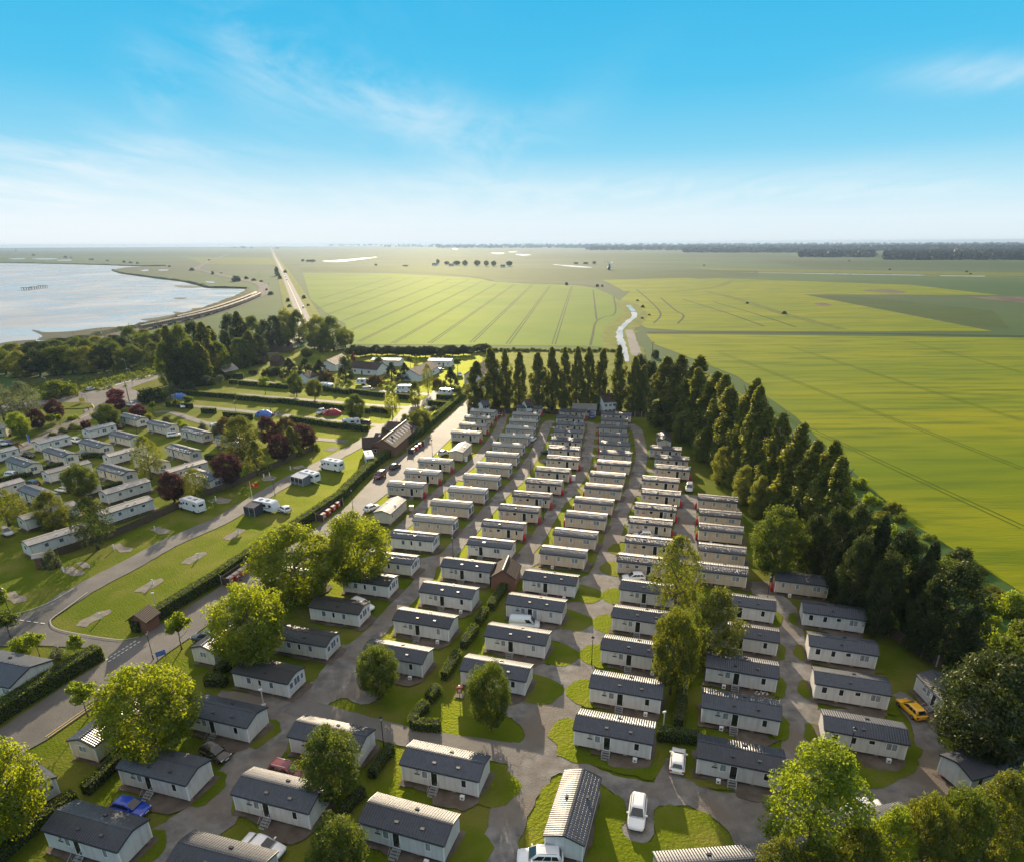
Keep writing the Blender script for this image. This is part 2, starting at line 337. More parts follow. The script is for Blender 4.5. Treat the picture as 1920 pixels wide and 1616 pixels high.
tiles('roof_slate', (0.052, 0.060, 0.080)); tiles('roof_black', (0.030, 0.031, 0.036), 0.4); tiles('roof_grey', (0.24, 0.24, 0.225), 0.5, strength=0.4); tiles('roof_tin', (0.33, 0.34, 0.35), 0.35, px=0.4, py=2.0, strength=0.35); tiles('roof_brown', (0.075, 0.048, 0.036), 0.75, spec=0.3); tiles('roof_tan', (0.36, 0.33, 0.30), 0.5, px=0.35, py=1.2, strength=0.4)
mat('trim_white', (0.78, 0.78, 0.78), 0.4); mat('trim_dark', (0.035, 0.037, 0.045), 0.4); mat('trim_cream', (0.62, 0.55, 0.44), 0.5)
mat('pane_dark', (0.012, 0.013, 0.016), 0.06, spec=0.8); mat('pane_curtain', (0.30, 0.32, 0.33), 0.2, (0.17, 0.19, 0.21), 6, 2, stretch=(1, 1, 0.05), spec=0.7); mat('pane_blue', (0.10, 0.13, 0.18), 0.08, spec=0.8)
mat('chassis', (0.03, 0.028, 0.026), 0.8); mat('brick_pier', (0.42, 0.25, 0.16), 0.85, (0.30, 0.19, 0.12), 5); mat('metal_step', (0.42, 0.43, 0.44), 0.4, metal=0.8)
mat('brick', (0.22, 0.105, 0.065), 0.9, (0.16, 0.08, 0.055), 6); mat('render_white', (0.72, 0.71, 0.68), 0.85, (0.62, 0.61, 0.58), 1.5, 5)
mat('timber', (0.13, 0.088, 0.055), 0.85, (0.075, 0.052, 0.035), 2.5, 6, stretch=(3, 3, 0.4)); mat('fence_dark', (0.045, 0.030, 0.022), 0.85, (0.07, 0.048, 0.036), 2, 5); mat('post_pale', (0.42, 0.40, 0.37), 0.8)
mat('gas_red', (0.50, 0.022, 0.015), 0.35, spec=0.6); mat('bin_lid', (0.04, 0.04, 0.042), 0.5); mat('black_metal', (0.012, 0.012, 0.013), 0.4); mat('lamp_glass', (0.75, 0.73, 0.68), 0.2); mat('grey_plastic', (0.55, 0.55, 0.54), 0.5)
mat('tyre', (0.015, 0.015, 0.016), 0.8); mat('rim', (0.45, 0.46, 0.47), 0.3, metal=0.9); mat('glass_car', (0.016, 0.018, 0.022), 0.05, spec=0.9); mat('lens', (0.7, 0.7, 0.7), 0.1); mat('lens_red', (0.35, 0.01, 0.01), 0.2); mat('plate_white', (0.75, 0.75, 0.72), 0.5); mat('plate_yellow', (0.70, 0.48, 0.05), 0.5)
for n_, c_ in dict(white=(0.78, 0.78, 0.79), silver=(0.50, 0.51, 0.53), black=(0.012, 0.012, 0.014), grey=(0.07, 0.065, 0.062), red=(0.36, 0.018, 0.025), maroon=(0.17, 0.02, 0.03), blue=(0.012, 0.05, 0.42), yellow=(0.78, 0.42, 0.01), navy=(0.03, 0.05, 0.16), pale_blue=(0.50, 0.56, 0.60), brown=(0.045, 0.036, 0.03), beige=(0.45, 0.40, 0.33)).items():
    mm = mat('car_' + n_, c_, 0.25, spec=0.6); mm.node_tree.nodes['Principled BSDF'].inputs['Coat Weight'].default_value = 0.6
mat('train_steel', (0.24, 0.19, 0.14), 0.75, spec=0.2)
mat('skin', (0.55, 0.34, 0.25), 0.6); mat('hair', (0.04, 0.028, 0.02), 0.7); mat('cloth_dark', (0.03, 0.032, 0.045), 0.9); mat('cloth_white', (0.62, 0.60, 0.57), 0.9); mat('cloth_red', (0.42, 0.05, 0.04), 0.9); mat('cloth_blue', (0.06, 0.10, 0.25), 0.9)
mat('tent_red', (0.36, 0.025, 0.04), 0.6, (0.26, 0.018, 0.03), 2); mat('tent_blue', (0.05, 0.13, 0.45), 0.6, (0.10, 0.20, 0.55), 2); mat('awning_grey', (0.16, 0.17, 0.19), 0.7); mat('awning_dark', (0.055, 0.058, 0.075), 0.7); mat('awning_light', (0.50, 0.52, 0.55), 0.5)
M = MATS
# ------------------------------------------------------------------ ground
def crom(pts, k=6, closed=False):
    P = [Vector(p[:2]) for p in pts]; out = []
    n = len(P)
    for i in range(n if closed else n - 1):
        a, b, c, d = (P[(i - 1) % n], P[i], P[(i + 1) % n], P[(i + 2) % n]) if closed else (P[max(i - 1, 0)], P[i], P[i + 1], P[min(i + 2, n - 1)])
        for j in range(k):
            t = j / k
            out.append(0.5 * ((2 * b) + (c - a) * t + (2 * a - 5 * b + 4 * c - d) * t * t + (3 * b - a - 3 * c + d) * t ** 3))
    if not closed: out.append(P[-1])
    return out
from mathutils.geometry import delaunay_2d_cdt
ZS = 4.0
LZ = [0]
RAGGED = ('lawn_island', 'grass_patch', 'gravel_bay', 'gravel_yard', 'caravan_base', 'pitch_pad')
def sheet(name, pts, z, mat_, curve=0):
    "a flat patch of ground; pts are points of the place (x, y)"
    P = crom(pts, curve, True) if curve else [Vector(p[:2]) for p in pts]
    if name in RAGGED:
        rg_ = random.Random(int(abs(P[0].x * 37 + P[0].y * 11))); Q = []
        for i in range(len(P)):
            a, b = P[i], P[(i + 1) % len(P)]; k = max(1, min(60, int((b - a).length / .7))); n = Vector((-(b - a).y, (b - a).x)).normalized() if (b - a).length > 1e-6 else Vector((0, 0))
            for j in range(k): Q.append(a.lerp(b, j / k) + n * (rg_.uniform(-.15, .15) + .16 * math.sin(i * 1.9 + j * .8)))
        P = Q
    if sum(P[i].x * P[(i + 1) % len(P)].y - P[(i + 1) % len(P)].x * P[i].y for i in range(len(P))) < 0: P = P[::-1]
    V, _, F = delaunay_2d_cdt(P, [], [list(range(len(P)))], 1, 1e-4)[:3]
    me = bpy.data.meshes.new(name); me.from_pydata([(v.x, v.y, z * ZS) for v in V], [], [f if (V[f[1]] - V[f[0]]).cross(V[f[2]] - V[f[0]]) > 0 else f[::-1] for f in F]); me.update(); me.materials.append(MATS[mat_])
    return tag(link(name, me), kind='structure')
def ribbon_mb(mb, pts, w, z, curve=6, wob=0.0, rng=None):
    P = crom(pts, curve) if curve else [Vector(p[:2]) for p in pts]
    vs_ = []
    for i, p in enumerate(P):
        t = (P[min(i + 1, len(P) - 1)] - P[max(i - 1, 0)]).normalized(); n = Vector((-t.y, t.x))
        ww = w if not hasattr(w, '__len__') else w[0] + (w[1] - w[0]) * i / (len(P) - 1)
        a = ww / 2 * (1 + (rng.uniform(-wob, wob) if wob else 0)); b = ww / 2 * (1 + (rng.uniform(-wob, wob) if wob else 0))
        vs_ += [(p.x + n.x * a, p.y + n.y * a, z * ZS), (p.x - n.x * b, p.y - n.y * b, z * ZS)]
    mb.add(vs_, [(2 * i + 1, 2 * i + 3, 2 * i + 2, 2 * i) for i in range(len(P) - 1)])
def ribbon(name, pts, w, z, mat_, curve=6, wob=0.0):
    mb = MB(); ribbon_mb(mb, pts, w, z, curve, wob, random.Random(len(pts)))
    return tag(mb.build(name, MATS[mat_]), kind='structure')
def bank(name, pts, w, z, mat_, curve=6, wob=0.0):
    P = crom(pts, curve); vs_ = []; rg_ = random.Random(len(P))
    for i, p in enumerate(P):
        t = (P[min(i + 1, len(P) - 1)] - P[max(i - 1, 0)]).normalized(); n = Vector((-t.y, t.x)); h = 2.4 + rg_.uniform(-.5, .5)
        for k, q in ((.5, 0.05), (.16, h), (-.16, h), (-.5, 0.05)): vs_.append((p.x + n.x * w * k, p.y + n.y * w * k, q))
    return tag(MB().add(vs_, [(i * 4 + k + 1, i * 4 + k + 5, i * 4 + k + 4, i * 4 + k) for i in range(len(P) - 1) for k in range(3)]).build(name, MATS[mat_]), kind='structure')
def ph(*v, z=0.0): return [at(v[i], v[i + 1], z) for i in range(0, len(v), 2)]
def crop(ox, oy, s, *v): return [at(ox + v[i] / s, oy + v[i + 1] / s) for i in range(0, len(v), 2)]
G = 16000
sheet('ground', [(-G, -200), (G, -200), (G, G), (-G, G)], 0, 'marsh')
sheet('lawn', ph(-500, 1700, -420, 1000, -250, 815, 0, 745, 160, 735, 330, 700, 560, 655, 900, 660, 1160, 690, 1260, 800, 1420, 900, 1600, 1100, 1780, 1240, 2000, 1330, 2200, 1700), 0.01, 'lawn')
sheet('rough_grass', ph(1160, 690, 1330, 700, 1470, 790, 1620, 950, 1800, 1150, 2050, 1250, 2200, 1700, 2000, 1330, 1780, 1240, 1600, 1100, 1420, 900, 1260, 800), 0.012, 'rough_grass')
sheet('rough_grass', ph(905, 655, 1180, 655, 1215, 690, 1200, 765, 900, 765), 0.014, 'rough_grass')
sheet('crop_field', crop(560, 420, 2.667, 20, 246, 470, 250, 860, 270, 1130, 300, 1370, 307, 1480, 322, 1560, 355, 1635, 405, 1655, 450, 1592, 500, 1575, 622, 1450, 612, 900, 606, 260, 602, 232, 500, 130, 440, 60, 380), 0.02, 'crop')
sheet('crop_field', ph(1212, 627, 1280, 627, 1600, 630.5, 1920, 634, 3000, 646, 3000, 1330, 2080, 1215, 1930, 1120, 1820, 1050, 1700, 975, 1600, 885, 1490, 780, 1380, 705, 1275, 664, 1225, 645), 0.02, 'crop_yellow')
sheet('crop_field', crop(1280, 420, 3, -230, 322, 200, 308, 700, 325, 1290, 345, 1780, 402, 680, 398, 1740, 604, 900, 607, 0, 601, -200, 588, -330, 520, -350, 430), 0.02, 'crop_yellow')
sheet('crop_field', crop(1280, 420, 3, -520, 290, -180, 288, 170, 318, 130, 352, -60, 372, -330, 380, -420, 330), 0.021, 'crop_yellow')
sheet('crop_field', crop(1280, 420, 3, 700, 401, 1000, 411, 1745, 488, 1840, 592, 1650, 580), 0.024, 'crop_dark')
sheet('crop_field', crop(560, 420, 2.667, 0, 232, 500, 240, 860, 262, 1200, 290, 2300, 262, 2300, 235, 900, 222), 0.022, 'crop_dark')
sheet('ploughed_soil', crop(1280, 420, 3, 1590, 411, 1960, 410, 2000, 452, 1760, 432), 0.025, 'soil')
sheet('ploughed_soil', crop(1280, 420, 3, 1010, 375, 1150, 370, 1260, 386, 1180, 391), 0.026, 'soil', 4)
sheet('ploughed_soil', crop(1280, 420, 3, 740, 449, 790, 446, 840, 458, 780, 461), 0.026, 'soil', 4)
# tramlines worn by the sprayer
mb = MB(); rg = random.Random(4)
for k, seg in enumerate([(470, 266, 100, 378), (560, 268, 90, 425), (650, 270, 150, 452), (760, 275, 225, 485), (850, 280, 262, 532), (920, 288, 300, 590), (990, 300, 470, 598), (1080, 303, 655, 598), (1168, 306, 865, 594), (1258, 310, 1045, 602), (1366, 312, 1275, 602)]):
    a, b = crop(560, 420, 2.667, *seg)
    t = (b - a).normalized(); n = Vector((-t.y, t.x, 0))
    for s_ in (-1, 1):
        ribbon_mb(mb, [a + n * s_ * 1.0, b + n * s_ * 1.0], 0.75, 0.03, 0)
for pts in [crop(560, 420, 2.667, 1472, 330, 1485, 440, 1490, 480), crop(560, 420, 2.667, 1575, 365, 1585, 420, 1575, 455, 1520, 470, 1485, 495, 1470, 560, 1458, 608)]:
    ribbon_mb(mb, pts, 1.6, 0.03, 6)
for pts in [crop(560, 420, 2.667, 1690, 330, 1760, 390, 1810, 450, 1775, 498), crop(560, 420, 2.667, 1810, 370, 1880, 430, 1925, 460, 1895, 500), crop(1280, 420, 3, 170, 440, 400, 505, 640, 583), crop(1280, 420, 3, 0, 425, 240, 500, 460, 578)]:
    ribbon_mb(mb, pts, 1.6, 0.03, 6)
tag(mb.build('tramlines', M['track_dark']), kind='structure')
mb = MB()
for seg in [(1290, 700, 1920, 990), (1345, 660, 1920, 880), (1480, 650, 1920, 790), (1700, 640, 1920, 700)]:
    a, b = ph(*seg); t = (b - a).normalized(); n = Vector((-t.y, t.x, 0))
    for s_ in (-1, 1): ribbon_mb(mb, [a + n * s_ * .9, b + n * s_ * .9], 0.45, 0.03, 0)
tag(mb.build('tramlines', M['track_faint']), kind='structure')
ribbon('field_dyke', crop(1280, 420, 3, -200, 612, 0, 611, 500, 614, 900, 616, 1300, 622, 1960, 634), 6, 0.03, 'track_dark', 4, 0.35)
ribbon('field_dyke', crop(560, 420, 2.667, -40, 232, 300, 240, 640, 246, 860, 265, 1000, 290, 1180, 297, 1400, 305, 1500, 318), 9, 0.031, 'track_dark', 5, 0.4)
ribbon('field_dyke', crop(1280, 420, 3, -120, 268, 300, 268, 900, 278, 1500, 290, 2000, 300), 14, 0.03, 'track_dark', 4, 0.3)
ribbon('field_margin', crop(1280, 420, 3, 130, 380, 330, 430, 560, 505, 900, 595), 9, 0.028, 'rough_grass', 5, 0.3)
ribbon('field_margin', crop(1280, 420, 3, 280, 315, 210, 350, 60, 372, -120, 384), 10, 0.028, 'rough_grass', 5, 0.3)
# drain with its bright water, and the farm track beside it
ribbon('drain_bank', crop(560, 420, 2.667, 1600, 390, 1660, 420, 1682, 460, 1640, 495, 1610, 530, 1605, 570, 1625, 640, 1640, 700), 22, 0.027, 'rough_grass', 6, 0.2)
ribbon('drain', crop(560, 420, 2.667, 1648, 408, 1668, 432, 1680, 462, 1645, 492, 1612, 525, 1604, 560, 1616, 600, 1625, 640, 1632, 690), 4.4, 0.04, 'pond_water', 6, 0.25)
ribbon('farm_track', crop(560, 420, 2.667, 1652, 532, 1664, 570, 1676, 610, 1690, 660), 5.5, 0.04, 'road_pale', 5, 0.1)
for k, (pts, c) in enumerate([(crop(560, 420, 2.667, 115, 187, 220, 180, 395, 167, 300, 180, 200, 192), 3), (crop(560, 420, 2.667, 1265, 204, 1380, 210, 1470, 219, 1400, 219), 3), (crop(560, 420, 2.667, 965, 145, 1030, 148, 990, 151), 3), (crop(560, 420, 2.667, 1085, 153, 1165, 156, 1120, 159), 3),
      (crop(560, 420, 2.667, 1050, 140, 1095, 140, 1070, 143), 3), (crop(560, 420, 2.667, 712, 115, 735, 115, 722, 118), 3), (crop(560, 420, 2.667, 770, 125, 795, 126, 780, 129), 3), (crop(1280, 420, 3, 300, 274, 800, 281, 1360, 289, 1360, 292, 800, 284), 0), (crop(1280, 420, 3, 1450, 292, 1700, 294, 1700, 298, 1450, 295), 0),
      (crop(0, 420, 3, 50, 197, 130, 194, 140, 198, 80, 201), 3), (crop(0, 420, 3, 180, 196, 300, 195, 320, 200, 230, 202), 3), (crop(0, 420, 3, 320, 204, 395, 203, 400, 208, 340, 209), 3), (crop(0, 420, 3, 790, 262, 830, 258, 835, 265, 810, 268), 3), (crop(0, 420, 3, 890, 260, 945, 258, 940, 264, 900, 265), 3), (crop(0, 420, 3, 1150, 324, 1205, 328, 1200, 334, 1165, 331), 3)]):
    sheet('pond', pts, 0.035, 'pond_water', c)
# estuary with its shore
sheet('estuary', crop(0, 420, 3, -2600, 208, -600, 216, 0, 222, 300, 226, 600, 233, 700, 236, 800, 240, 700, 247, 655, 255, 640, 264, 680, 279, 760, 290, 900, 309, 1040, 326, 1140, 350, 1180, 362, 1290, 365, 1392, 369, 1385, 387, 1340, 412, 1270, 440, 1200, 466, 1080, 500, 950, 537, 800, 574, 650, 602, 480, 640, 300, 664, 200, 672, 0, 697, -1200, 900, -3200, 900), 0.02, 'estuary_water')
bank('sea_wall', crop(0, 420, 3, -900, 212, 0, 221, 300, 226, 600, 233, 700, 237, 800, 239, 930, 238), 16, 0.05, 'reeds', 5, 0.2)
bank('sea_wall', crop(0, 420, 3, 640, 262, 690, 280, 760, 290, 900, 309, 1040, 326, 1140, 349), 12, 0.05, 'reeds', 5, 0.2)
bank('sea_wall', crop(0, 420, 3, 1140, 350, 1180, 361, 1290, 363, 1392, 366, 1392, 380, 1340, 412, 1270, 440, 1200, 468, 1080, 504, 950, 540, 800, 578, 650, 606, 480, 646, 300, 672, 200, 690, 0, 722, -300, 772), 9, 0.05, 'reeds', 5, 0.25)
for pts in [crop(0, 420, 3, 180, 600, 215, 603, 260, 612, 400, 606, 520, 590, 640, 582, 640, 600, 500, 625, 330, 650, 210, 655, 240, 632), crop(0, 420, 3, 790, 540, 870, 530, 980, 512, 980, 522, 880, 545), crop(0, 420, 3, 1080, 478, 1160, 470, 1200, 462, 1150, 482, 1100, 490), crop(0, 420, 3, 975, 496, 1020, 500, 990, 507), crop(0, 420, 3, 980, 349, 1080, 350, 1140, 356, 1080, 362, 1010, 358), crop(0, 420, 3, 0, 675, 100, 660, 200, 655, 180, 668, 60, 685, 0, 695), crop(0, 420, 3, 980, 418, 1050, 417, 1030, 424, 990, 424), crop(0, 420, 3, 1330, 366, 1200, 360, 1120, 352, 1150, 349, 1300, 358)]:
    sheet('mud_bank', pts, 0.045, 'mud', 4)
sheet('reed_bed', crop(0, 420, 3, 420, 860, 560, 830, 700, 800, 850, 760, 940, 740, 930, 850, 700, 900, 520, 925, 430, 930, 240, 930, 100, 870, 260, 860), 0.02, 'reeds', 3)
# railway
RAIL = crop(0, 420, 3, -260, 790, 0, 735, 300, 685, 600, 634, 900, 574, 1100, 528, 1250, 484, 1400, 428, 1470, 392, 1488, 362, 1470, 343, 1430, 328, 1380, 318, 1250, 290, 1130, 262, 1110, 250, 1150, 225, 1230, 190, 1290, 172)
ribbon('railway_bed', RAIL, 15, 0.055, 'ballast', 6)
RP = crom(RAIL, 8)
mb = MB()
for off in (-4.6, -3.15, 3.15, 4.6):
    pp = []
    for i, p in enumerate(RP):
        t = (RP[min(i + 1, len(RP) - 1)] - RP[max(i - 1, 0)]).normalized(); pp.append(p + Vector((-t.y, t.x)) * off)
    ribbon_mb(mb, pp, 0.22, 0.15, 0)
tag(mb.build('railway_rails', M['rail']), kind='structure')
# trunk road, long and straight to the horizon
TR = [at(570, 601), at(563, 582), at(533, 515), at(515, 481.7), at(507.3, 463.2)]
ribbon('trunk_road', TR, 10.5, 0.05, 'road_pale', 0)
ribbon('trunk_road_verge', TR, 26, 0.04, 'rough_grass', 0, 0.1)
ribbon('trunk_road', ph(570, 601, 566, 625, 545, 650, 480, 670, 400, 690, 318, 705), 8, 0.05, 'asphalt', 6)
mb = MB(); ribbon_mb(mb, TR, 0.35, 0.06, 0); tag(mb.build('road_marking', M['paint']), kind='structure')
# junction road on the left
sheet('road', crop(0, 680, 4, 1250, 70, 1070, 104, 900, 143, 720, 195, 650, 222, 560, 222, 440, 245, 330, 275, 120, 300, -300, 380, -300, 440, 200, 345, 340, 318, 470, 302, 600, 303, 680, 308, 705, 335, 715, 375, 760, 395, 800, 350, 900, 320, 1060, 320, 1130, 300, 1050, 280, 1040, 225, 985, 192, 1100, 152, 1250, 108), 0.06, 'asphalt')
sheet('verge', crop(0, 680, 4, 985, 195, 1100, 155, 1240, 112, 1275, 160, 1080, 212, 1030, 212), 0.065, 'bay_grass', 4)
sheet('verge', crop(0, 680, 4, 340, 322, 470, 304, 600, 305, 675, 310, 692, 330, 640, 345, 500, 350, 300, 345), 0.065, 'bay_grass', 3)
ribbon('verge', crop(0, 680, 4, 260, 290, 340, 270, 440, 240, 560, 217, 650, 217, 720, 190, 900, 138, 1235, 66), 4, 0.066, 'bay_grass', 4)
mb = MB()
for i in range(15):
    a, b = at(191 + i * 7.9, 730.6 - i * 2.25), at(191 + i * 7.9 + 2.0, 730.6 - i * 2.25 + 1.9)
    t = at(310, 697) - at(190, 731); t.normalize(); ribbon_mb(mb, [at(191 + i * 7.9, 730.6 - i * 2.2), at(191 + i * 7.9, 730.6 - i * 2.2) + t * 2.6], 0.55, 0.07, 0)
tag(mb.build('road_marking', M['paint']), kind='structure')
ribbon('road', crop(0, 680, 4, 712, 345, 720, 375, 690, 395, 620, 425, 520, 475, 440, 512, 380, 545, 300, 585, 200, 630, 0, 690, -200, 740), 7, 0.055, 'asphalt', 6)
mb = MB(); ribbon_mb(mb, crop(0, 680, 4, 690, 315, 706, 340, 706, 365, 680, 388, 620, 415, 540, 452), 0.4, 0.07, 5); tag(mb.build('kerb_line', M['paint_yellow']), kind='structure')
# camping field lanes
def lane(name, pts, w, m='asphalt', z=0.03, wob=0.06):
    LZ[0] += 1; return ribbon(name, pts, w, z - 0.004 + (LZ[0] % 7) * 0.001, m, 6, wob)
r3 = (400, 620, 3.84)
lane('lane', crop(*r3, -260, 430, 0, 450, 280, 470, 560, 492, 940, 522, 1230, 546, 1420, 556), 3.4)
lane('lane', crop(*r3, -360, 530, -160, 545, 0, 560, 300, 590, 700, 632, 1000, 665, 1200, 684), 3.4)
lane('lane', crop(*r3, -420, 320, -240, 345, 190, 355, 530, 398, 860, 418, 1300, 445, 1560, 462), 4)
lane('lane', crop(*r3, -420, 590, -300, 590, -150, 640, -40, 670, 120, 690), 3)
lane('lane', crop(*r3, 740, 782, 850, 790, 960, 800), 3.2)
lane('touring_lane', ph(822, 734, 816, 742, 798, 754, 765, 769, 746, 789, 712, 803, 692, 823, 647, 848, 608, 868, 556, 894, 504, 923, 452, 954, 400, 983, 320, 1017, 250, 1056, 167, 1099, 110, 1134, 50, 1168, -20, 1190), (4.4, 5.2))
sheet('road', ph(120, 1108, 160, 1118, 128, 1140, 100, 1160, 94, 1170, 110, 1182, 160, 1192, 230, 1202, 262, 1196, 300, 1175, 330, 1200, 250, 1270, 200, 1250, 195, 1225, 160, 1215, 60, 1210, -60, 1215, -60, 1165, 30, 1155, 70, 1142), 0.034, 'asphalt')
ribbon('kerb', ph(165, 1112, 130, 1138, 102, 1158, 95, 1168, 108, 1181, 160, 1192, 225, 1201, 262, 1196), 0.18, 0.07, 'kerb', 5)
ribbon('kerb', ph(-30, 1160, 20, 1154, 60, 1144, 100, 1128, 140, 1104), 0.18, 0.07, 'kerb', 5)
sheet('park_road', ph(890, 733, 880, 745, 790, 829, 712, 884, 650, 950, 560, 1014, 423, 1094, 330, 1154, 263, 1196, 198, 1240, 120, 1287, 0, 1368, -80, 1420, -80, 1480, 91, 1386, 150, 1345, 200, 1309, 216, 1303, 313, 1226, 404, 1163, 470, 1118, 560, 1064, 650, 1000, 690, 953, 727, 925, 780, 880, 811, 857, 846, 822, 868, 790, 890, 760), 0.036, 'asphalt')
mb = MB()
ribbon_mb(mb, ph(91, 1384, 150, 1343, 196, 1310, 214, 1302), 0.14, 0.05, 4); ribbon_mb(mb, ph(86, 1383, 146, 1341, 193, 1308, 210, 1300), 0.14, 0.05, 4)
tag(mb.build('yellow_line', M['paint_yellow']), kind='structure')
mb = MB()
for (x0, y0, x1, y1, n) in ((199, 1239, 258, 1201, 8), (204, 1242, 266, 1202, 8), (12, 1160, 90, 1171, 6)):
    a, b = at(x0, y0), at(x1, y1)
    for i in range(n): ribbon_mb(mb, [a.lerp(b, i / n), a.lerp(b, (i + .6) / n)], 0.16, 0.05, 0)
tag(mb.build('road_marking', M['paint']), kind='structure')
# lanes between the caravan rows
GL = [('lane', ph(948, 778, 944, 783, 934, 808, 913, 838, 886, 870, 857, 894, 825, 921, 799, 944, 778, 967, 752, 991, 715, 1024, 680, 1060), 2.9),
      ('lane', ph(1038, 790, 1027, 795, 1017, 818, 1007, 844, 991, 870, 975, 896, 964, 908, 938, 931, 917, 956, 889, 988, 857, 1022, 838, 1043, 807, 1057, 795, 1086, 770, 1115, 739, 1146, 710, 1180, 672, 1212, 640, 1240), 3.3),
      ('lane', ph(1090, 792, 1109, 797, 1105, 823, 1102, 844, 1098, 870, 1092, 885, 1086, 898, 1068, 920, 1047, 945, 1030, 972, 1005, 1014, 981, 1045, 972, 1072, 968, 1085), 3.0),
      ('lane', ph(1180, 796, 1194, 806, 1200, 830, 1203, 855, 1198, 880, 1193, 900, 1184, 922, 1172, 945, 1156, 985, 1142, 1029, 1132, 1058, 1116, 1090), 3.3),
      ('lane', ph(1115, 800, 1140, 797, 1194, 806), 3.6), ('lane', ph(1292, 928, 1289, 951, 1285, 978, 1283, 1000, 1290, 1035, 1298, 1060), 4.2),
      ('lane', ph(857, 894, 872, 897, 885, 893), 4), ('lane', ph(1047, 940, 1062, 925, 1080, 920), 4.6), ('lane', ph(1166, 938, 1180, 930, 1192, 930), 4.6),
      ('lane', ph(790, 1058, 820, 1052, 850, 1045), 5), ('lane', ph(975, 1062, 1000, 1050, 1020, 1042), 3.6)]
for n_, p_, w_ in GL: lane(n_, p_, w_, 'gravel')
sheet('gravel_yard', ph(1104, 1078, 1146, 1075, 1160, 1100, 1152, 1130, 1140, 1165, 1122, 1225, 1110, 1270, 1095, 1300, 1080, 1350, 1045, 1400, 1050, 1440, 1020, 1480, 995, 1520, 975, 1580, 970, 1660, 880, 1660, 905, 1570, 930, 1500, 950, 1440, 955, 1408, 985, 1380, 960, 1340, 1000, 1300, 1030, 1250, 1050, 1200, 1065, 1160, 1075, 1120, 1085, 1090), 0.032, 'gravel', 4)
lane('gravel_lane', ph(672, 1212, 640, 1255, 622, 1282, 585, 1310, 545, 1345, 505, 1392, 470, 1435, 435, 1475, 405, 1520, 360, 1555, 300, 1600, 260, 1650), (5, 6.5), 'gravel', 0.031)
lane('gravel_lane', ph(400, 1312, 450, 1318, 510, 1322, 560, 1325), 4, 'gravel', 0.029)
sheet('gravel_bay', ph(640, 1250, 690, 1262, 720, 1290, 690, 1322, 650, 1310, 610, 1320, 570, 1345, 560, 1330), 0.0315, 'gravel', 3)
lane('cross_lane', ph(545, 1322, 580, 1332, 620, 1343, 697, 1365, 778, 1384, 899, 1404, 980, 1417), 3.4, 'asphalt', 0.034)
sheet('gravel_yard', ph(960, 1392, 1080, 1425, 1150, 1452, 1225, 1468, 1235, 1425, 1310, 1425, 1310, 1470, 1400, 1492, 1500, 1478, 1600, 1470, 1690, 1440, 1720, 1410, 1700, 1345, 1670, 1310, 1700, 1300, 1740, 1350, 1790, 1450, 1760, 1500, 1650, 1560, 1400, 1640, 1380, 1580, 1330, 1530, 1270, 1510, 1226, 1520, 1220, 1580, 1165, 1575, 1172, 1520, 1150, 1485, 1060, 1450, 1000, 1460), 0.033, 'gravel', 3)
lane('gravel_lane', ph(1418, 1090, 1440, 1115, 1465, 1139, 1476, 1179, 1485, 1228, 1493, 1278, 1497, 1327, 1500, 1377, 1505, 1440, 1500, 1490), 4.6, 'gravel', 0.0305)
for x0, y0, x1, y1 in ((1490, 1175, 1520, 1150), (1500, 1240, 1540, 1205), (1510, 1295, 1560, 1270), (1520, 1360, 1590, 1335)): lane('gravel_bay', ph(x0, y0, (x0 + x1) / 2, (y0 + y1) / 2 - 2, x1 + 60, y1 + 10), 3.0, 'gravel', 0.0302)
# touring pitches
r6 = (0, 1000, 2.623)
for pts in [crop(*r6, 375, 455, 400, 430, 480, 385, 545, 372, 550, 385, 490, 420, 425, 462), crop(*r6, 655, 287, 745, 235, 800, 218, 807, 232, 770, 255, 710, 295), crop(*r6, 888, 148, 960, 100, 1015, 90, 1018, 102, 985, 122, 930, 155),
            crop(0, 900, 6, 1240, 755, 1330, 715, 1510, 770, 1470, 808, 1370, 810), crop(0, 900, 6, 690, 1010, 800, 965, 965, 1035, 925, 1070, 830, 1080, 720, 1045), crop(0, 900, 6, 850, 940, 930, 918, 1030, 950, 1010, 985, 940, 995), crop(0, 900, 6, 10, 1310, 150, 1255, 320, 1320, 290, 1365, 180, 1385, 70, 1345), crop(0, 900, 6, 1680, 565, 1780, 523, 1930, 565, 1910, 600, 1800, 605),
            crop(*r3, 65, 1495, 180, 1428, 228, 1430, 225, 1445, 120, 1508), crop(*r3, 0, 1220, 40, 1198, 140, 1215, 110, 1240, 40, 1245), crop(*r3, 340, 1065, 400, 1045, 470, 1055, 440, 1078, 370, 1082), crop(*r3, 560, 985, 640, 968, 670, 982, 610, 998), crop(*r3, 800, 860, 850, 836, 920, 838, 860, 872), crop(*r3, 1050, 985, 1090, 975, 1110, 985, 1070, 995)]:
    sheet('pitch_pad', pts, 0.02, 'concrete')

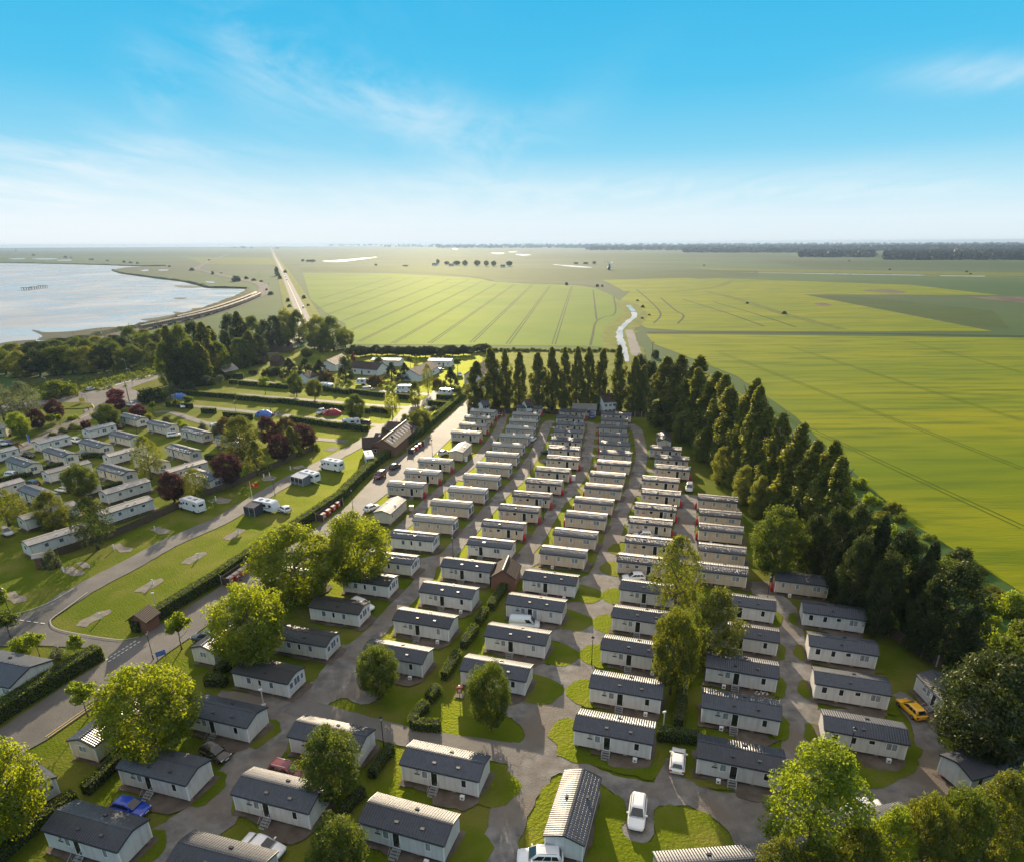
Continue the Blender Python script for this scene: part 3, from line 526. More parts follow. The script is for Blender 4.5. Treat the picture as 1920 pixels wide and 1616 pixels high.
rgd = random.Random(21)
for k in range(16):
    y = 463 + k * 1.9 + rgd.uniform(-.5, .5); x = rgd.uniform(520, 1500); L = rgd.uniform(120, 420); sl_ = rgd.uniform(-1.2, 1.6)
    ribbon('field_dyke', ph(x, y, x + L * .4, y + sl_ * .4, x + L, y + sl_), 16 + rgd.uniform(0, 16), 0.012 + k * .0011, 'track_dark', 4, 0.5)
for k, (x0, y0, x1, y1, x2, y2, x3, y3, m_) in enumerate([(0, 470, 520, 474, 500, 481, -100, 480, 'crop_dark'), (600, 467, 900, 466, 1000, 474, 620, 476, 'crop_dark'), (1000, 476, 1400, 475, 1500, 483, 980, 486, 'crop_dark'), (1420, 489, 1960, 492, 1960, 503, 1500, 500, 'crop_dark'), (1300, 503, 1920, 512, 1960, 522, 1400, 512, 'rough_grass'), (560, 502, 780, 500, 900, 507, 570, 509, 'crop_dark'), (350, 483, 505, 484, 522, 497, 380, 496, 'rough_grass')]):
    sheet('pasture', ph(x0, y0, x1, y1, x2, y2, x3, y3), 0.008 + k * .0005, m_)
# ------------------------------------------------------------------ foliage
def leaves(name, cen, nrm, size, mat_, rng, aspect=0.62, extra=None):
    n = len(cen)
    a = rng.normal(size=(n, 3)); nrm = nrm / (np.linalg.norm(nrm, axis=1, keepdims=True) + 1e-9)
    u = np.cross(nrm, a); u /= (np.linalg.norm(u, axis=1, keepdims=True) + 1e-9); v = np.cross(nrm, u)
    s = size if hasattr(size, 'shape') else np.full(n, size) * rng.uniform(0.6, 1.35, n)
    s = s[:, None]
    bend = nrm * s * 0.18
    V = np.stack([cen - u * s * .5 - bend, cen + v * s * .5 * aspect, cen + u * s * .5 - bend, cen - v * s * .5 * aspect], 1).reshape(-1, 3)
    F = np.arange(n * 4).reshape(n, 4)
    nv0 = 0
    me = bpy.data.meshes.new(name)
    if extra is not None:
        ev, ef = extra
        base = len(V); V = np.concatenate([V, np.array(ev)])
        me.from_pydata(V.tolist(), [], F.tolist() + [tuple(i + base for i in f) for f in ef])
    else:
        me.vertices.add(len(V)); me.vertices.foreach_set('co', V.ravel())
        me.loops.add(n * 4); me.loops.foreach_set('vertex_index', F.ravel())
        me.polygons.add(n); me.polygons.foreach_set('loop_start', np.arange(0, n * 4, 4)); me.polygons.foreach_set('loop_total', np.full(n, 4))
    me.update(); me.validate()
    me.materials.append(mat_)
    return me
def unit(rng, n):
    a = rng.normal(size=(n, 3)); return a / np.linalg.norm(a, axis=1, keepdims=True)
def clumps(rng, cc, cr_, per, jit=0.5, flat=0.8):
    "leaf positions around clump centres cc with radii cr_"
    P, Nn = [], []
    for c, r in zip(cc, cr_):
        d = unit(rng, per); rad = r * (0.55 + 0.5 * rng.random(per) ** 0.7)
        p = d * rad[:, None]; p[:, 2] *= flat
        P.append(c + p); Nn.append(d + rng.normal(size=(per, 3)) * jit + np.array([0, 0, .35]))
    return np.concatenate(P), np.concatenate(Nn)
def crown(kind, seed):
    rng = np.random.default_rng(seed)
    if kind == 'round':      # reference 10 m wide, 11 m tall
        n = 190; d = unit(rng, n); lob = 1 + .06 * np.sin(3 * np.arctan2(d[:, 1], d[:, 0]) + seed) + .07 * np.sin(7 * d[:, 2] + seed)
        s = (.60 + .40 * rng.random(n) ** .5) * lob
        cc = d * s[:, None] * np.array([4.05, 4.05, 4.5]) + np.array([0, 0, 5.75]); cc[:, 2] = np.maximum(cc[:, 2], 1.5); rr = rng.uniform(.7, 1.2, n)
        return clumps(rng, cc, rr, 120, .38) + (0.27,)
    if kind == 'loose':      # 9 wide, 14 tall, open crown of separate tufts
        n = 140; t = rng.random(n); th = rng.random(n) * 6.283; prof = np.sin(np.pi * np.clip(t * .80 + .18, 0, 1)) ** .7
        rad = 4.1 * prof * np.sqrt(rng.uniform(.2, 1, n))
        cc = np.stack([rad * np.cos(th), rad * np.sin(th), 1.0 + t * 12.4], 1); rr = rng.uniform(.65, 1.25, n)
        return clumps(rng, cc, rr, 110, .6, 1.0) + (0.30,)
    if kind == 'poplar':     # 4.6 wide, 20 tall, upswept
        n = 230; t = rng.random(n) ** 1.05; th = rng.random(n) * 6.283; prof = np.minimum(1, (t * 6 + .25) ** .6) * (1 - t ** 3.4) ** .75 * (.80 + .20 * np.sin(t * 17 + seed + 2.3 * np.sin(th + seed)))
        rad = 1.85 * prof * np.sqrt(rng.uniform(.2, 1.12, n)); ln = np.array([math.sin(seed * 2.1) * .5, math.cos(seed * 1.7) * .5])
        cc = np.stack([rad * np.cos(th) + ln[0] * t ** 2, rad * np.sin(th) + ln[1] * t ** 2, .5 + t * 18.6], 1); rr = rng.uniform(.30, .62, n) * (1.1 - .4 * t)
        return clumps(rng, cc, rr, 60, .6, 2.5) + (0.34,)
    if kind == 'birch':      # 8 wide, 14 tall, hanging strands
        P, Nn = [], []
        for _ in range(210):
            t = rng.random(); th = rng.random() * 6.283; prof = math.sin(math.pi * min(1, t * .8 + .2)) ** .6
            r = 3.7 * prof * math.sqrt(rng.uniform(.2, 1)); z = 4.2 + t * 9.4; ln = rng.uniform(.8, 3.4) * (1.1 - t * .6); k = int(16 + ln * 12)
            s = rng.random(k)
            p = np.stack([r * math.cos(th) * (1 + .06 * s) + rng.normal(size=k) * .2, r * math.sin(th) * (1 + .06 * s) + rng.normal(size=k) * .2, z - s * ln + rng.normal(size=k) * .12], 1)
            P.append(p); Nn.append(rng.normal(size=(k, 3)) * .9 + np.array([math.cos(th), math.sin(th), .3]))
        return np.concatenate(P), np.concatenate(Nn), 0.26
    if kind == 'conifer':    # 6 wide, 10 tall, dense cone with rounded shoulders
        n = 85; t = rng.random(n) ** 1.25; th = rng.random(n) * 6.283; rad = 2.6 * (1 - t ** 1.7) * np.sqrt(rng.uniform(.45, 1, n))
        cc = np.stack([rad * np.cos(th), rad * np.sin(th), .7 + t * 8.7], 1); rr = rng.uniform(.55, 1.0, n) * (1 - .45 * t)
        return clumps(rng, cc, rr, 85, .7, 1.15) + (0.30,)
    if kind == 'sapling':    # 5 wide, 6.5 tall
        n = 26; d = unit(rng, n); cc = d * np.array([1.7, 1.7, 1.6]) * (.4 + .6 * rng.random((n, 1))) + np.array([0, 0, 4.4]); rr = rng.uniform(.4, .75, n)
        return clumps(rng, cc, rr, 75, .8) + (0.34,)
    if kind == 'bush':       # 4 wide, 2.6 tall
        n = 42; d = unit(rng, n); d[:, 2] = np.abs(d[:, 2]); cc = d * np.array([1.6, 1.6, 1.9]) * (.55 + .45 * rng.random((n, 1))) + np.array([0, 0, .25]); rr = rng.uniform(.35, .65, n)
        return clumps(rng, cc, rr, 75, .6, .9) + (0.22,)
DIM = dict(round=(10, 11), loose=(9.4, 14.4), poplar=(4.7, 20), birch=(8.4, 14), conifer=(6.2, 10), sapling=(4.6, 6.5), bush=(4.2, 2.6))
BASEM = dict(round='leaf_sycamore', loose='leaf_green', poplar='leaf_poplar', birch='leaf_birch', conifer='leaf_dark', sapling='leaf_lime', bush='leaf_green')
CR = {}; TRK = {}
def get_crown(kind, seed, mat_):
    k = (kind, seed)
    if k not in CR:
        p, n, s = crown(kind, seed * 7 + len(kind)); CR[k] = {None: leaves('crown', p, n, s, MATS[BASEM[kind]], np.random.default_rng(seed))}
        CR[k][BASEM[kind]] = CR[k][None]
    if mat_ not in CR[k]:
        me = CR[k][None].copy(); me.materials[0] = MATS[mat_]; CR[k][mat_] = me
    return CR[k][mat_]
def get_trunk(kind, seed, bark):
    k = (kind, seed, bark)
    if k in TRK: return TRK[k]
    rng = random.Random(seed * 31 + len(kind)); mb = MB(); w, h = DIM[kind]
    top = h * (.86 if kind in ('poplar', 'conifer') else .55); rb = dict(poplar=.32, sapling=.1, bush=.06).get(kind, .28)
    pts = [(rng.uniform(-.1, .1) * i * .4, rng.uniform(-.1, .1) * i * .4, top * i / 5) for i in range(6)]
    mb.tube(pts, [rb * (1.25 if i == 0 else 1 - .15 * i) for i in range(6)], 8)
    nl = dict(poplar=9, bush=5, sapling=5).get(kind, 8)
    for i in range(nl):
        th = i * 2.4 + rng.random(); z0 = top * rng.uniform(.42, .95) if kind != 'bush' else .1; ln = w * rng.uniform(.26, .40); up = dict(poplar=2.6, conifer=.3, bush=.8).get(kind, .9)
        s_ = Vector((0, 0, z0)); e = s_ + Vector((math.cos(th) * ln, math.sin(th) * ln, ln * up))
        if kind == 'poplar': e = s_ + Vector((math.cos(th) * .75, math.sin(th) * .75, 2.2))
        m_ = (s_ + e) / 2 + Vector((0, 0, -.1 * ln)); mb.tube([s_, m_, e], [rb * .45, rb * .28, rb * .08], 6)
    TRK[k] = mb.mesh('trunk', MATS[bark], True); return TRK[k]
TN = dict(round='sycamore_tree', loose='leafy_tree', poplar='poplar_tree', birch='birch_tree', conifer='conifer_tree', sapling='young_tree', bush='bush')
SEED = random.Random(11)
NSEED = dict(round=4, loose=3, poplar=4, birch=2, conifer=2, sapling=2, bush=3)
def grow(kind, loc, wid, hei, label, group=None, leaf=None, bark='bark', name=None, cat='tree', seed=None, rz=None):
    sd_ = SEED.randrange(NSEED[kind]) if seed is None else seed; w0, h0 = DIM[kind]
    o = empty(name or TN[kind], (loc[0], loc[1], 0), SEED.uniform(0, 6.28) if rz is None else rz, (wid / w0, wid / w0, hei / h0))
    tag(o, label, 'bush' if kind == 'bush' else cat, group)
    link('trunk', get_trunk(kind, sd_, bark), o); link('crown', get_crown(kind, sd_, leaf or BASEM[kind]), o)
    return o
def tree(kind, bx, by, ty, wpx, label, group=None, leaf=None, bark='bark', **kw):
    "a tree whose foot stands at photo position bx,by, as tall and wide as the photo shows it"
    p = at(bx, by); h = height_at(p, ty); wid = wpx * depth((p[0], p[1], h * .6)) / FOC
    return grow(kind, p, wid, h, label, group, leaf, bark, **kw)
def hedge(pts, h, w, label, group=None, dens=22, leaf=0.24, mat_='leaf_hedge', name='hedge', curve=4, bumpy=.12):
    "a clipped hedge along points of the place: a dark twiggy core under many small leaves"
    P = crom(pts, curve) if curve else [Vector(p[:2]) for p in pts]
    rng = np.random.default_rng(int(abs(P[0].x * 97 + P[0].y * 13)) % 100000); cen, nr = [], []; core = MB()
    c0 = P[0].copy(); o3 = Vector((c0.x, c0.y, 0))
    vs_ = []
    for i, p in enumerate(P):
        t = (P[min(i + 1, len(P) - 1)] - P[max(i - 1, 0)]).normalized(); n = Vector((-t.y, t.x)); q = p - c0; a = w / 2 - .16
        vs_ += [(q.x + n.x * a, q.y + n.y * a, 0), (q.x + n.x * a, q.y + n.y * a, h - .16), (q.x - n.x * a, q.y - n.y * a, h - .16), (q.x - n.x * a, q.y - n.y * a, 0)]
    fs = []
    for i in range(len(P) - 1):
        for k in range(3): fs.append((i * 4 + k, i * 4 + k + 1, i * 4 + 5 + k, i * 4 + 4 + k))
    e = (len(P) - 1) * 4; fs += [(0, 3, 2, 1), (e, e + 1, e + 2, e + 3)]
    for i in range(len(P) - 1):
        a, b = P[i] - c0, P[i + 1] - c0; ln = (b - a).length; t = (b - a).normalized(); n = Vector((-t.y, t.x))
        per = 2 * h + w; k = max(4, int(ln * per * dens)); s = rng.random(k) * per; u = rng.random(k) * ln
        ends = []
        off = np.where(s < h, w / 2, np.where(s < h + w, w / 2 - (s - h), -w / 2)); z = np.where(s < h, s, np.where(s < h + w, h, per - s))
        # rounded shoulders and an uneven trim
        wob = np.sin(u * 1.7 + i) * bumpy * .5 + rng.normal(size=k) * .05
        zz = z + np.where((s >= h) & (s < h + w), wob - .10 * (np.abs(off) / (w / 2)) ** 4 * 2, 0); of = off + np.where((s < h) | (s >= h + w), np.sign(off) * wob, 0)
        cen.append(np.stack([a.x + t.x * u + n.x * of, a.y + t.y * u + n.y * of, np.maximum(zz, .04)], 1))
        side = np.where(s < h, 1, np.where(s < h + w, 0, -1))
        nr.append(np.stack([n.x * side, n.y * side, np.where(side == 0, 1., .25)], 1) + rng.normal(size=(k, 3)) * .55)
    for (p, sg) in ((P[0] - c0, -1), (P[-1] - c0, 1)):
        t = (P[1] - P[0] if sg < 0 else P[-1] - P[-2]).normalized(); n = Vector((-t.y, t.x)); k = int(w * h * dens); o_ = (rng.random(k) - .5) * w; z = rng.random(k) * h
        cen.append(np.stack([p.x + n.x * o_ + t.x * sg * .08, p.y + n.y * o_ + t.y * sg * .08, z], 1)); nr.append(np.tile([t.x * sg, t.y * sg, .2], (k, 1)) + rng.normal(size=(k, 3)) * .5)
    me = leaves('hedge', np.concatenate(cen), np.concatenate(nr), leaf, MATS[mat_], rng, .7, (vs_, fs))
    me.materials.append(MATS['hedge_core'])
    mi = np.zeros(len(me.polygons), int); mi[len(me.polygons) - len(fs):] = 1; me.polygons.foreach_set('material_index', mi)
    o = link(name, me); o.location = o3
    return tag(o, label, 'hedge', group)
# ------------------------------------------------------------------ static caravans
ZF, ZE = 0.55, 2.78      # floor and eave
def roofprof(W_, rise, over=0.14, curve=1.5, n=9):
    hw = W_ / 2 + over; out = []
    for i in range(n):
        t = -1 + 2 * i / (n - 1); out.append((t * hw, ZE - 0.02 + rise * (1 - abs(t) ** curve)))
    return out
def win(pr, x, face, w, h, zt, pane, off, bay=False):
    "a framed window; face gives the wall: f front, b back, r right gable, l left gable"
    fr, pn = MB(), MB(); b = .055; z0 = zt - h
    def put(mb, u0, u1, a, c, v0, v1):
        if face == 'f': mb.box(x + u0, x + u1, off - c, off - a, v0, v1)
        elif face == 'b': mb.box(x + u0, x + u1, off + a, off + c, v0, v1)
        elif face == 'r': mb.box(off + a, off + c, x + u0, x + u1, v0, v1)
        else: mb.box(off - c, off - a, x + u0, x + u1, v0, v1)
    put(fr, -w / 2, w / 2, -.01, .04, z0, z0 + b); put(fr, -w / 2, w / 2, -.01, .04, zt - b, zt)
    put(fr, -w / 2, -w / 2 + b, -.01, .039, z0 + b, zt - b); put(fr, w / 2 - b, w / 2, -.01, .039, z0 + b, zt - b)
    if w > 1.0: put(fr, -b / 2, b / 2, -.01, .038, z0 + b, zt - b)
    put(pn, -w / 2 + b, w / 2 - b, -.01, .018, z0 + b, zt - b)
    i = pr.part('window', fr, M['trim_white']); pr.part('pane', pn, M[pane], i)
def caravan(L, W_, wall, roof, front=(), rgab=(), lgab=(), back=(), door=None, badge=None, rise=.62, curve=1.5, trim='trim_dark', corner='trim_white', vents=(.36, .70), steps=True, bay=False, door_open=False, skylight=False, vent_col='trim_dark'):
    pr = Proto('static_caravan'); hw, hl = W_ / 2, L / 2
    prof = roofprof(W_, rise, 0, curve)
    pr.part('body', MB().prism_x([(-hw, ZF), (hw, ZF)] + [(y, z) for y, z in prof[::-1]], -hl, hl), M[wall])
    top = roofprof(W_, rise, .14, curve); up = [(y, z + .10) for y, z in top]
    low = [(y * .995, z + .012) for y, z in top]
    r = pr.part('roof', MB().prism_x(low + up[::-1], -hl - .16, hl + .16), M[roof])
    for x0, x1 in ((-hl - .20, -hl - .162), (hl + .162, hl + .20)): pr.part('bargeboard', MB().prism_x([(y * 1.005, z - .09) for y, z in low] + [(y * 1.005, z + .025) for y, z in up[::-1]], x0, x1), M[trim])
    rg = MB().box(-hl - .17, hl + .17, -.12, .12, up[4][1] - .02, up[4][1] + .035); pr.part('ridge', rg, M[roof])
    
    for s_ in (-1, 1): pr.part('gutter', MB().box(-hl - .1, hl + .1, s_ * (hw + .15) - .05, s_ * (hw + .15) + .05, ZE - .09, ZE), M[trim])
    for sx in (-1, 1):
        for sy in (-1, 1):
            x, y = sx * hl, sy * hw
            pr.part('corner_trim', MB().box(min(x - sx * .10, x + sx * .015), max(x - sx * .10, x + sx * .015), min(y - sy * .10, y + sy * .015), max(y - sy * .10, y + sy * .015), ZF - .02, ZE - .1), M[corner])
    for f, w, h, zt, pane in front: win(pr, -hl + f * L, 'f', w, h, ZE - zt, pane, -hw)
    for f, w, h, zt, pane in back: win(pr, -hl + f * L, 'b', w, h, ZE - zt, pane, hw)
    for f, w, h, zt, pane in rgab: win(pr, f * W_, 'r', w, h, ZE - zt, pane, hl)
    for f, w, h, zt, pane in lgab: win(pr, f * W_, 'l', w, h, ZE - zt, pane, -hl)
    if door is not None:
        x = -hl + door * L; dw = .88; fr = MB(); b = .09
        fr.box(x - dw / 2, x - dw / 2 + b, -hw - .045, -hw + .01, ZF + .08, ZE - .18); fr.box(x + dw / 2 - b, x + dw / 2, -hw - .045, -hw + .01, ZF + .08, ZE - .18)
        fr.box(x - dw / 2 + b, x + dw / 2 - b, -hw - .044, -hw + .01, ZE - .18 - b, ZE - .18); fr.box(x - dw / 2 + b, x + dw / 2 - b, -hw - .044, -hw + .01, ZF + .08, ZF + .08 + b)
        i = pr.part('door', fr, M['trim_white'])
        pr.part('pane', MB().box(x - dw / 2 + b, x + dw / 2 - b, -hw - .02, -hw + .01, ZF + .17, ZE - .27), M['pane_dark'], i)
        pr.part('handle', MB().box(x - dw / 2 + .03, x - dw / 2 + .06, -hw - .075, -hw - .045, 1.45, 1.65), M['metal_step'], i)
        if door_open:
            lf = MB(); x2 = x + dw / 2 + .02; lf.box(x2, x2 + .1, -hw - .11, -hw - .05, ZF + .08, ZE - .2); lf.box(x2 + dw - .18, x2 + dw - .08, -hw - .11, -hw - .05, ZF + .08, ZE - .2); lf.box(x2 + .1, x2 + dw - .18, -hw - .109, -hw - .05, ZE - .3, ZE - .2); lf.box(x2 + .1, x2 + dw - .18, -hw - .109, -hw - .05, ZF + .08, ZF + .2)
            j = pr.part('door_leaf', lf, M['trim_white']); pr.part('pane', MB().box(x2 + .1, x2 + dw - .18, -hw - .09, -hw - .07, ZF + .2, ZE - .3), M['pane_curtain'], j)
        if steps:
            st = MB()
            for k in range(4): st.box(x - .42, x + .42, -hw - .30 - k * .27, -hw - .06 - k * .27, ZF - .06 - k * .145, ZF - .01 - k * .145)
            i = pr.part('steps', st, M['metal_step'])
            for s_ in (-1, 1):
                sr_ = MB(); xx = x + s_ * .45
                sr_.tube([(xx, -hw - .08, ZF + .02), (xx, -hw - 1.12, .05)], .03, 6)
                sr_.tube([(xx, -hw - .1, ZF + .95), (xx, -hw - 1.1, .75)], .022, 6)
                for yy in (.12, .6, 1.1): sr_.tube([(xx, -hw - yy, max(.04, ZF - yy * .5)), (xx, -hw - yy, ZF + .95 - (yy - .1) * .75 + (.0))], .02, 6)
                pr.part('handrail', sr_, M['metal_step'], i)
    if badge is not None:
        x = -hl + badge * L
        pr.part('name_plate', MB().box(x - .30, x + .30, -hw - .03, -hw + .01, ZE - 1.0, ZE - .82), M['trim_dark'])
        em = MB(); pp = [(x + .13 * math.cos(a), -hw - .02, ZE - .52 + .17 * math.sin(a)) for a in [R(-150 + 30 * k) for k in range(11)]]; em.tube(pp, .03, 5); pr.part('number_emblem', em, M['trim_dark'])
    for f in vents:
        x = -hl + f * L; y = -hw * .62; z = ZE + rise * (1 - .58 ** curve) + .08
        pr.part('roof_vent', MB().box(x - .17, x + .17, y - .12, y + .12, z - .1, z + .12).box(x - .20, x + .20, y - .15, y + .15, z + .121, z + .16), M[vent_col])
    x = hl * .1; pr.part('roof_vent', MB().box(x - .2, x + .2, hw * .45 - .12, hw * .45 + .12, ZE + rise * .66, ZE + rise * .66 + .22), M[vent_col])
    if skylight:
        x = -hl + .36 * L; y = -hw * .6; z = ZE + rise * (1 - .6 ** curve) + .09; pr.part('skylight', MB().box(x - .3, x + .3, y - .28, y + .28, z - .12, z + .1), M['pane_curtain'])
    if bay:   # angled bay of three windows on the right gable
        fr = MB(); y0, y1, y2, y3 = -hw + .12, -hw * .36, hw * .36, hw - .12; d = .34; zb, zt = ZF + .62, ZE - .12
        for (ya, xa), (yb, xb) in (((y0, 0), (y1, d)), ((y1, d), (y2, d)), ((y2, d), (y3, 0))):
            fr.add([(hl + xa, ya, zb), (hl + xb, yb, zb), (hl + xb, yb, zt), (hl + xa, ya, zt)], [(0, 1, 2, 3)])
        fr.add([(hl, y0, zb), (hl + d, y1, zb), (hl + d, y2, zb), (hl, y3, zb)], [(3, 2, 1, 0)]); fr.add([(hl, y0, zt), (hl + d, y1, zt), (hl + d, y2, zt), (hl, y3, zt)], [(0, 1, 2, 3)])
        i = pr.part('bay_window', fr, M['trim_white'])
        pn = MB()
        for (ya, xa), (yb, xb) in (((y0, 0), (y1, d)), ((y1, d), (y2, d)), ((y2, d), (y3, 0))):
            va, vb = Vector((hl + xa, ya, 0)), Vector((hl + xb, yb, 0)); t = (vb - va); n = Vector((t.y, -t.x, 0)).normalized() * .012; p, q = va + t * .1 + n, va + t * .9 + n
            pn.add([(p.x, p.y, zb + .1), (q.x, q.y, zb + .1), (q.x, q.y, zt - .1), (p.x, p.y, zt - .1)], [(0, 1, 2, 3)])
        pr.part('pane', pn, M['pane_blue'], i)
    ch = MB().box(-hl + .15, hl - .15, -hw + .35, -hw + .47, .36, ZF - .005).box(-hl + .15, hl - .15, hw - .47, hw - .35, .36, ZF - .005)
    for k in range(5): ch.box(-hl + .3 + k * (L - .6) / 4 - .05, -hl + .3 + k * (L - .6) / 4 + .05, -hw + .47, hw - .47, .38, ZF - .01)
    for s_ in (-1, 1):
        for k in (-.55, .55): ch.tube([(k, s_ * (hw - .62) - .1, .3), (k, s_ * (hw - .62) + .1, .3)], .3, 12)
    pr.part('chassis', ch, M['chassis'])
    for x in (-hl + .3, -hl * .35, hl * .35, hl - .3):
        for y in (-hw + .41, hw - .41): pr.part('support_pier', MB().box(x - .2, x + .2, y - .2, y + .2, 0, .355), M['brick_pier'])
    return pr
PD, PC, PB = 'pane_dark', 'pane_curtain', 'pane_blue'
bk = ((.2, .75, .95, .3, PC), (.5, .75, .95, .3, PC), (.8, 1.3, .95, .3, PC))
ST = {}
ST['near'] = caravan(9.0, 3.8, 'wall_grey', 'roof_slate', front=((.31, .72, 1.0, .28, PC), (.815, .62, 1.05, .30, PD)), door=.435, badge=.21, back=bk, vents=(.41, .72), rise=.66, curve=1.18)
ST['near2'] = caravan(9.0, 3.8, 'wall_grey', 'roof_slate', front=((.31, .72, 1.0, .28, PC), (.815, .62, 1.05, .30, PC)), door=.435, badge=.21, back=bk, vents=(.41, .72), rise=.66, curve=1.18)
ST['nearopen'] = caravan(9.0, 3.8, 'wall_grey', 'roof_slate', front=((.31, .72, 1.0, .28, PC), (.815, .62, 1.05, .30, PC)), door=.435, badge=.21, back=bk, vents=(.41, .72), rise=.66, curve=1.18, door_open=True)
ST['mid'] = caravan(8.5, 3.7, 'wall_beige', 'roof_slate', front=((.075, .62, 1.0, .28, PC), (.41, .78, .66, .30, PD), (.855, .52, 1.0, .28, PD)), door=.66, badge=.22, back=bk, vents=(.42,), rise=.5, curve=1.35)
ST['midopen'] = caravan(8.5, 3.7, 'wall_beige', 'roof_slate', front=((.075, .62, 1.0, .28, PC), (.41, .78, .66, .30, PD), (.9, .52, 1.0, .28, PD)), door=.66, badge=.22, back=bk, vents=(.42,), rise=.5, curve=1.35, door_open=True)
ST['mida'] = caravan(8.7, 3.7, 'wall_beige', 'roof_grey', front=((.115, 1.15, 1.0, .26, PC), (.44, .78, .66, .30, PD), (.84, .45, .85, .30, PD)), door=.70, badge=.28, back=bk, vents=(.46,), rise=.5, corner='trim_white', trim='trim_dark')
ST['plain'] = caravan(8.3, 3.7, 'wall_beige', 'roof_slate', front=((.15, .62, 1.0, .28, PC), (.425, .6, 1.0, .28, PC), (.785, 1.25, 1.0, .28, PC)), back=bk, vents=(), rise=.5, rgab=((0, .9, 1.0, .3, PC),))
ST['bay'] = caravan(8.6, 3.7, 'wall_beige', 'roof_grey', front=((.105, 1.15, .95, .30, PC), (.41, .58, .95, .30, PC), (.63, .58, .95, .32, PC)), back=bk, vents=(), rise=.55, curve=1.6, bay=True)
ST['oldwhite'] = caravan(8.6, 3.7, 'wall_white', 'roof_slate', front=((.29, .72, 1.0, .32, PB), (.49, .5, 1.0, .32, PD), (.70, .66, 1.0, .32, PB)), back=bk, rgab=((-.31, .75, .9, .35, PB), (0.02, 1.25, 1.15, .2, PB), (.33, .55, .9, .35, PB)), vents=(.55,), rise=.55)
ST['oldblack'] = caravan(8.6, 3.7, 'wall_white', 'roof_black', front=((.29, .72, 1.0, .32, PB), (.49, .5, 1.0, .32, PD), (.70, .66, 1.0, .32, PB)), back=bk, rgab=((-.31, .75, .9, .35, PB), (0.02, 1.25, 1.15, .2, PB), (.33, .55, .9, .35, PB)), vents=(.55,), rise=.55)
ST['white13'] = caravan(8.5, 3.7, 'wall_white', 'roof_slate', front=((.125, 1.1, .42, .22, PC), (.68, 1.2, .95, .3, PB)), door=.31, badge=.21, back=bk, vents=(), rise=.55, skylight=True, rgab=((0, .7, 1, .3, PC),))
ST['four'] = caravan(8.7, 3.8, 'wall_grey', 'roof_slate', front=((.13, .7, 1.0, .28, PD), (.36, .62, 1.0, .28, PD), (.58, .7, .62, .28, PD), (.82, 1.2, 1.0, .28, PC)), back=bk, vents=(.47,), rise=.62, curve=1.18)
ST['left'] = caravan(11.3, 3.8, 'wall_cream', 'roof_slate', front=((.06, .4, .8, .32, PD), (.15, .7, .9, .32, PC), (.56, .5, .95, .35, PD), (.73, .45, .95, .35, PD)), door=.31, back=bk, rgab=((-.02, 1.6, 1.1, .35, PB),), vents=(.8,), rise=.62, curve=1.15, vent_col='trim_white')
ST['leftlong'] = caravan(10.6, 3.4, 'wall_white', 'roof_tan', front=((.28, .8, .85, .42, PB), (.53, .85, .85, .42, PB), (.78, .8, .6, .42, PD)), back=bk, lgab=((.03, 1.0, .85, .4, PB),), vents=(.5, .66), rise=.5, curve=1.2, corner='trim_white', vent_col='grey_plastic')
ST['lefttin'] = caravan(8.9, 3.4, 'wall_white', 'roof_tin', front=((.34, .5, .85, .42, PB), (.55, 1.3, .95, .42, PB), (.84, .9, .95, .42, PB)), back=bk, lgab=((.03, .9, .8, .4, PB),), vents=(.56,), rise=.5, curve=1.2, corner='trim_white', vent_col='grey_plastic')
ST['turn'] = caravan(8.7, 3.8, 'wall_sand', 'roof_grey', front=((.12, .9, .95, .32, PC), (.45, .45, .95, .32, PC), (.70, .45, .95, .32, PC)), back=bk, vents=(.5,), rise=.62, curve=1.2, corner='trim_cream')
ST['turndark'] = caravan(8.7, 3.7, 'wall_cream', 'roof_slate', front=((.55, .6, .95, .32, PC), (.78, .6, .95, .32, PC)), back=bk, lgab=((0, 1.1, .9, .35, PC),), vents=(), rise=.7, curve=1.15)
ST['end_on'] = caravan(8.8, 3.8, 'wall_grey', 'roof_slate', front=((.15, .7, 1.0, .28, PD), (.5, .7, 1.0, .28, PC), (.8, .7, 1.0, .28, PC)), back=bk, vents=(.62,), rise=.66, curve=1.18)
ST['wide'] = caravan(11.0, 6.3, 'wall_white', 'roof_slate', front=((.93, 1.3, 1.0, .3, PC), (.7, 1.3, 1.0, .3, PC)), back=bk, vents=(), rise=1.0, curve=1.05)
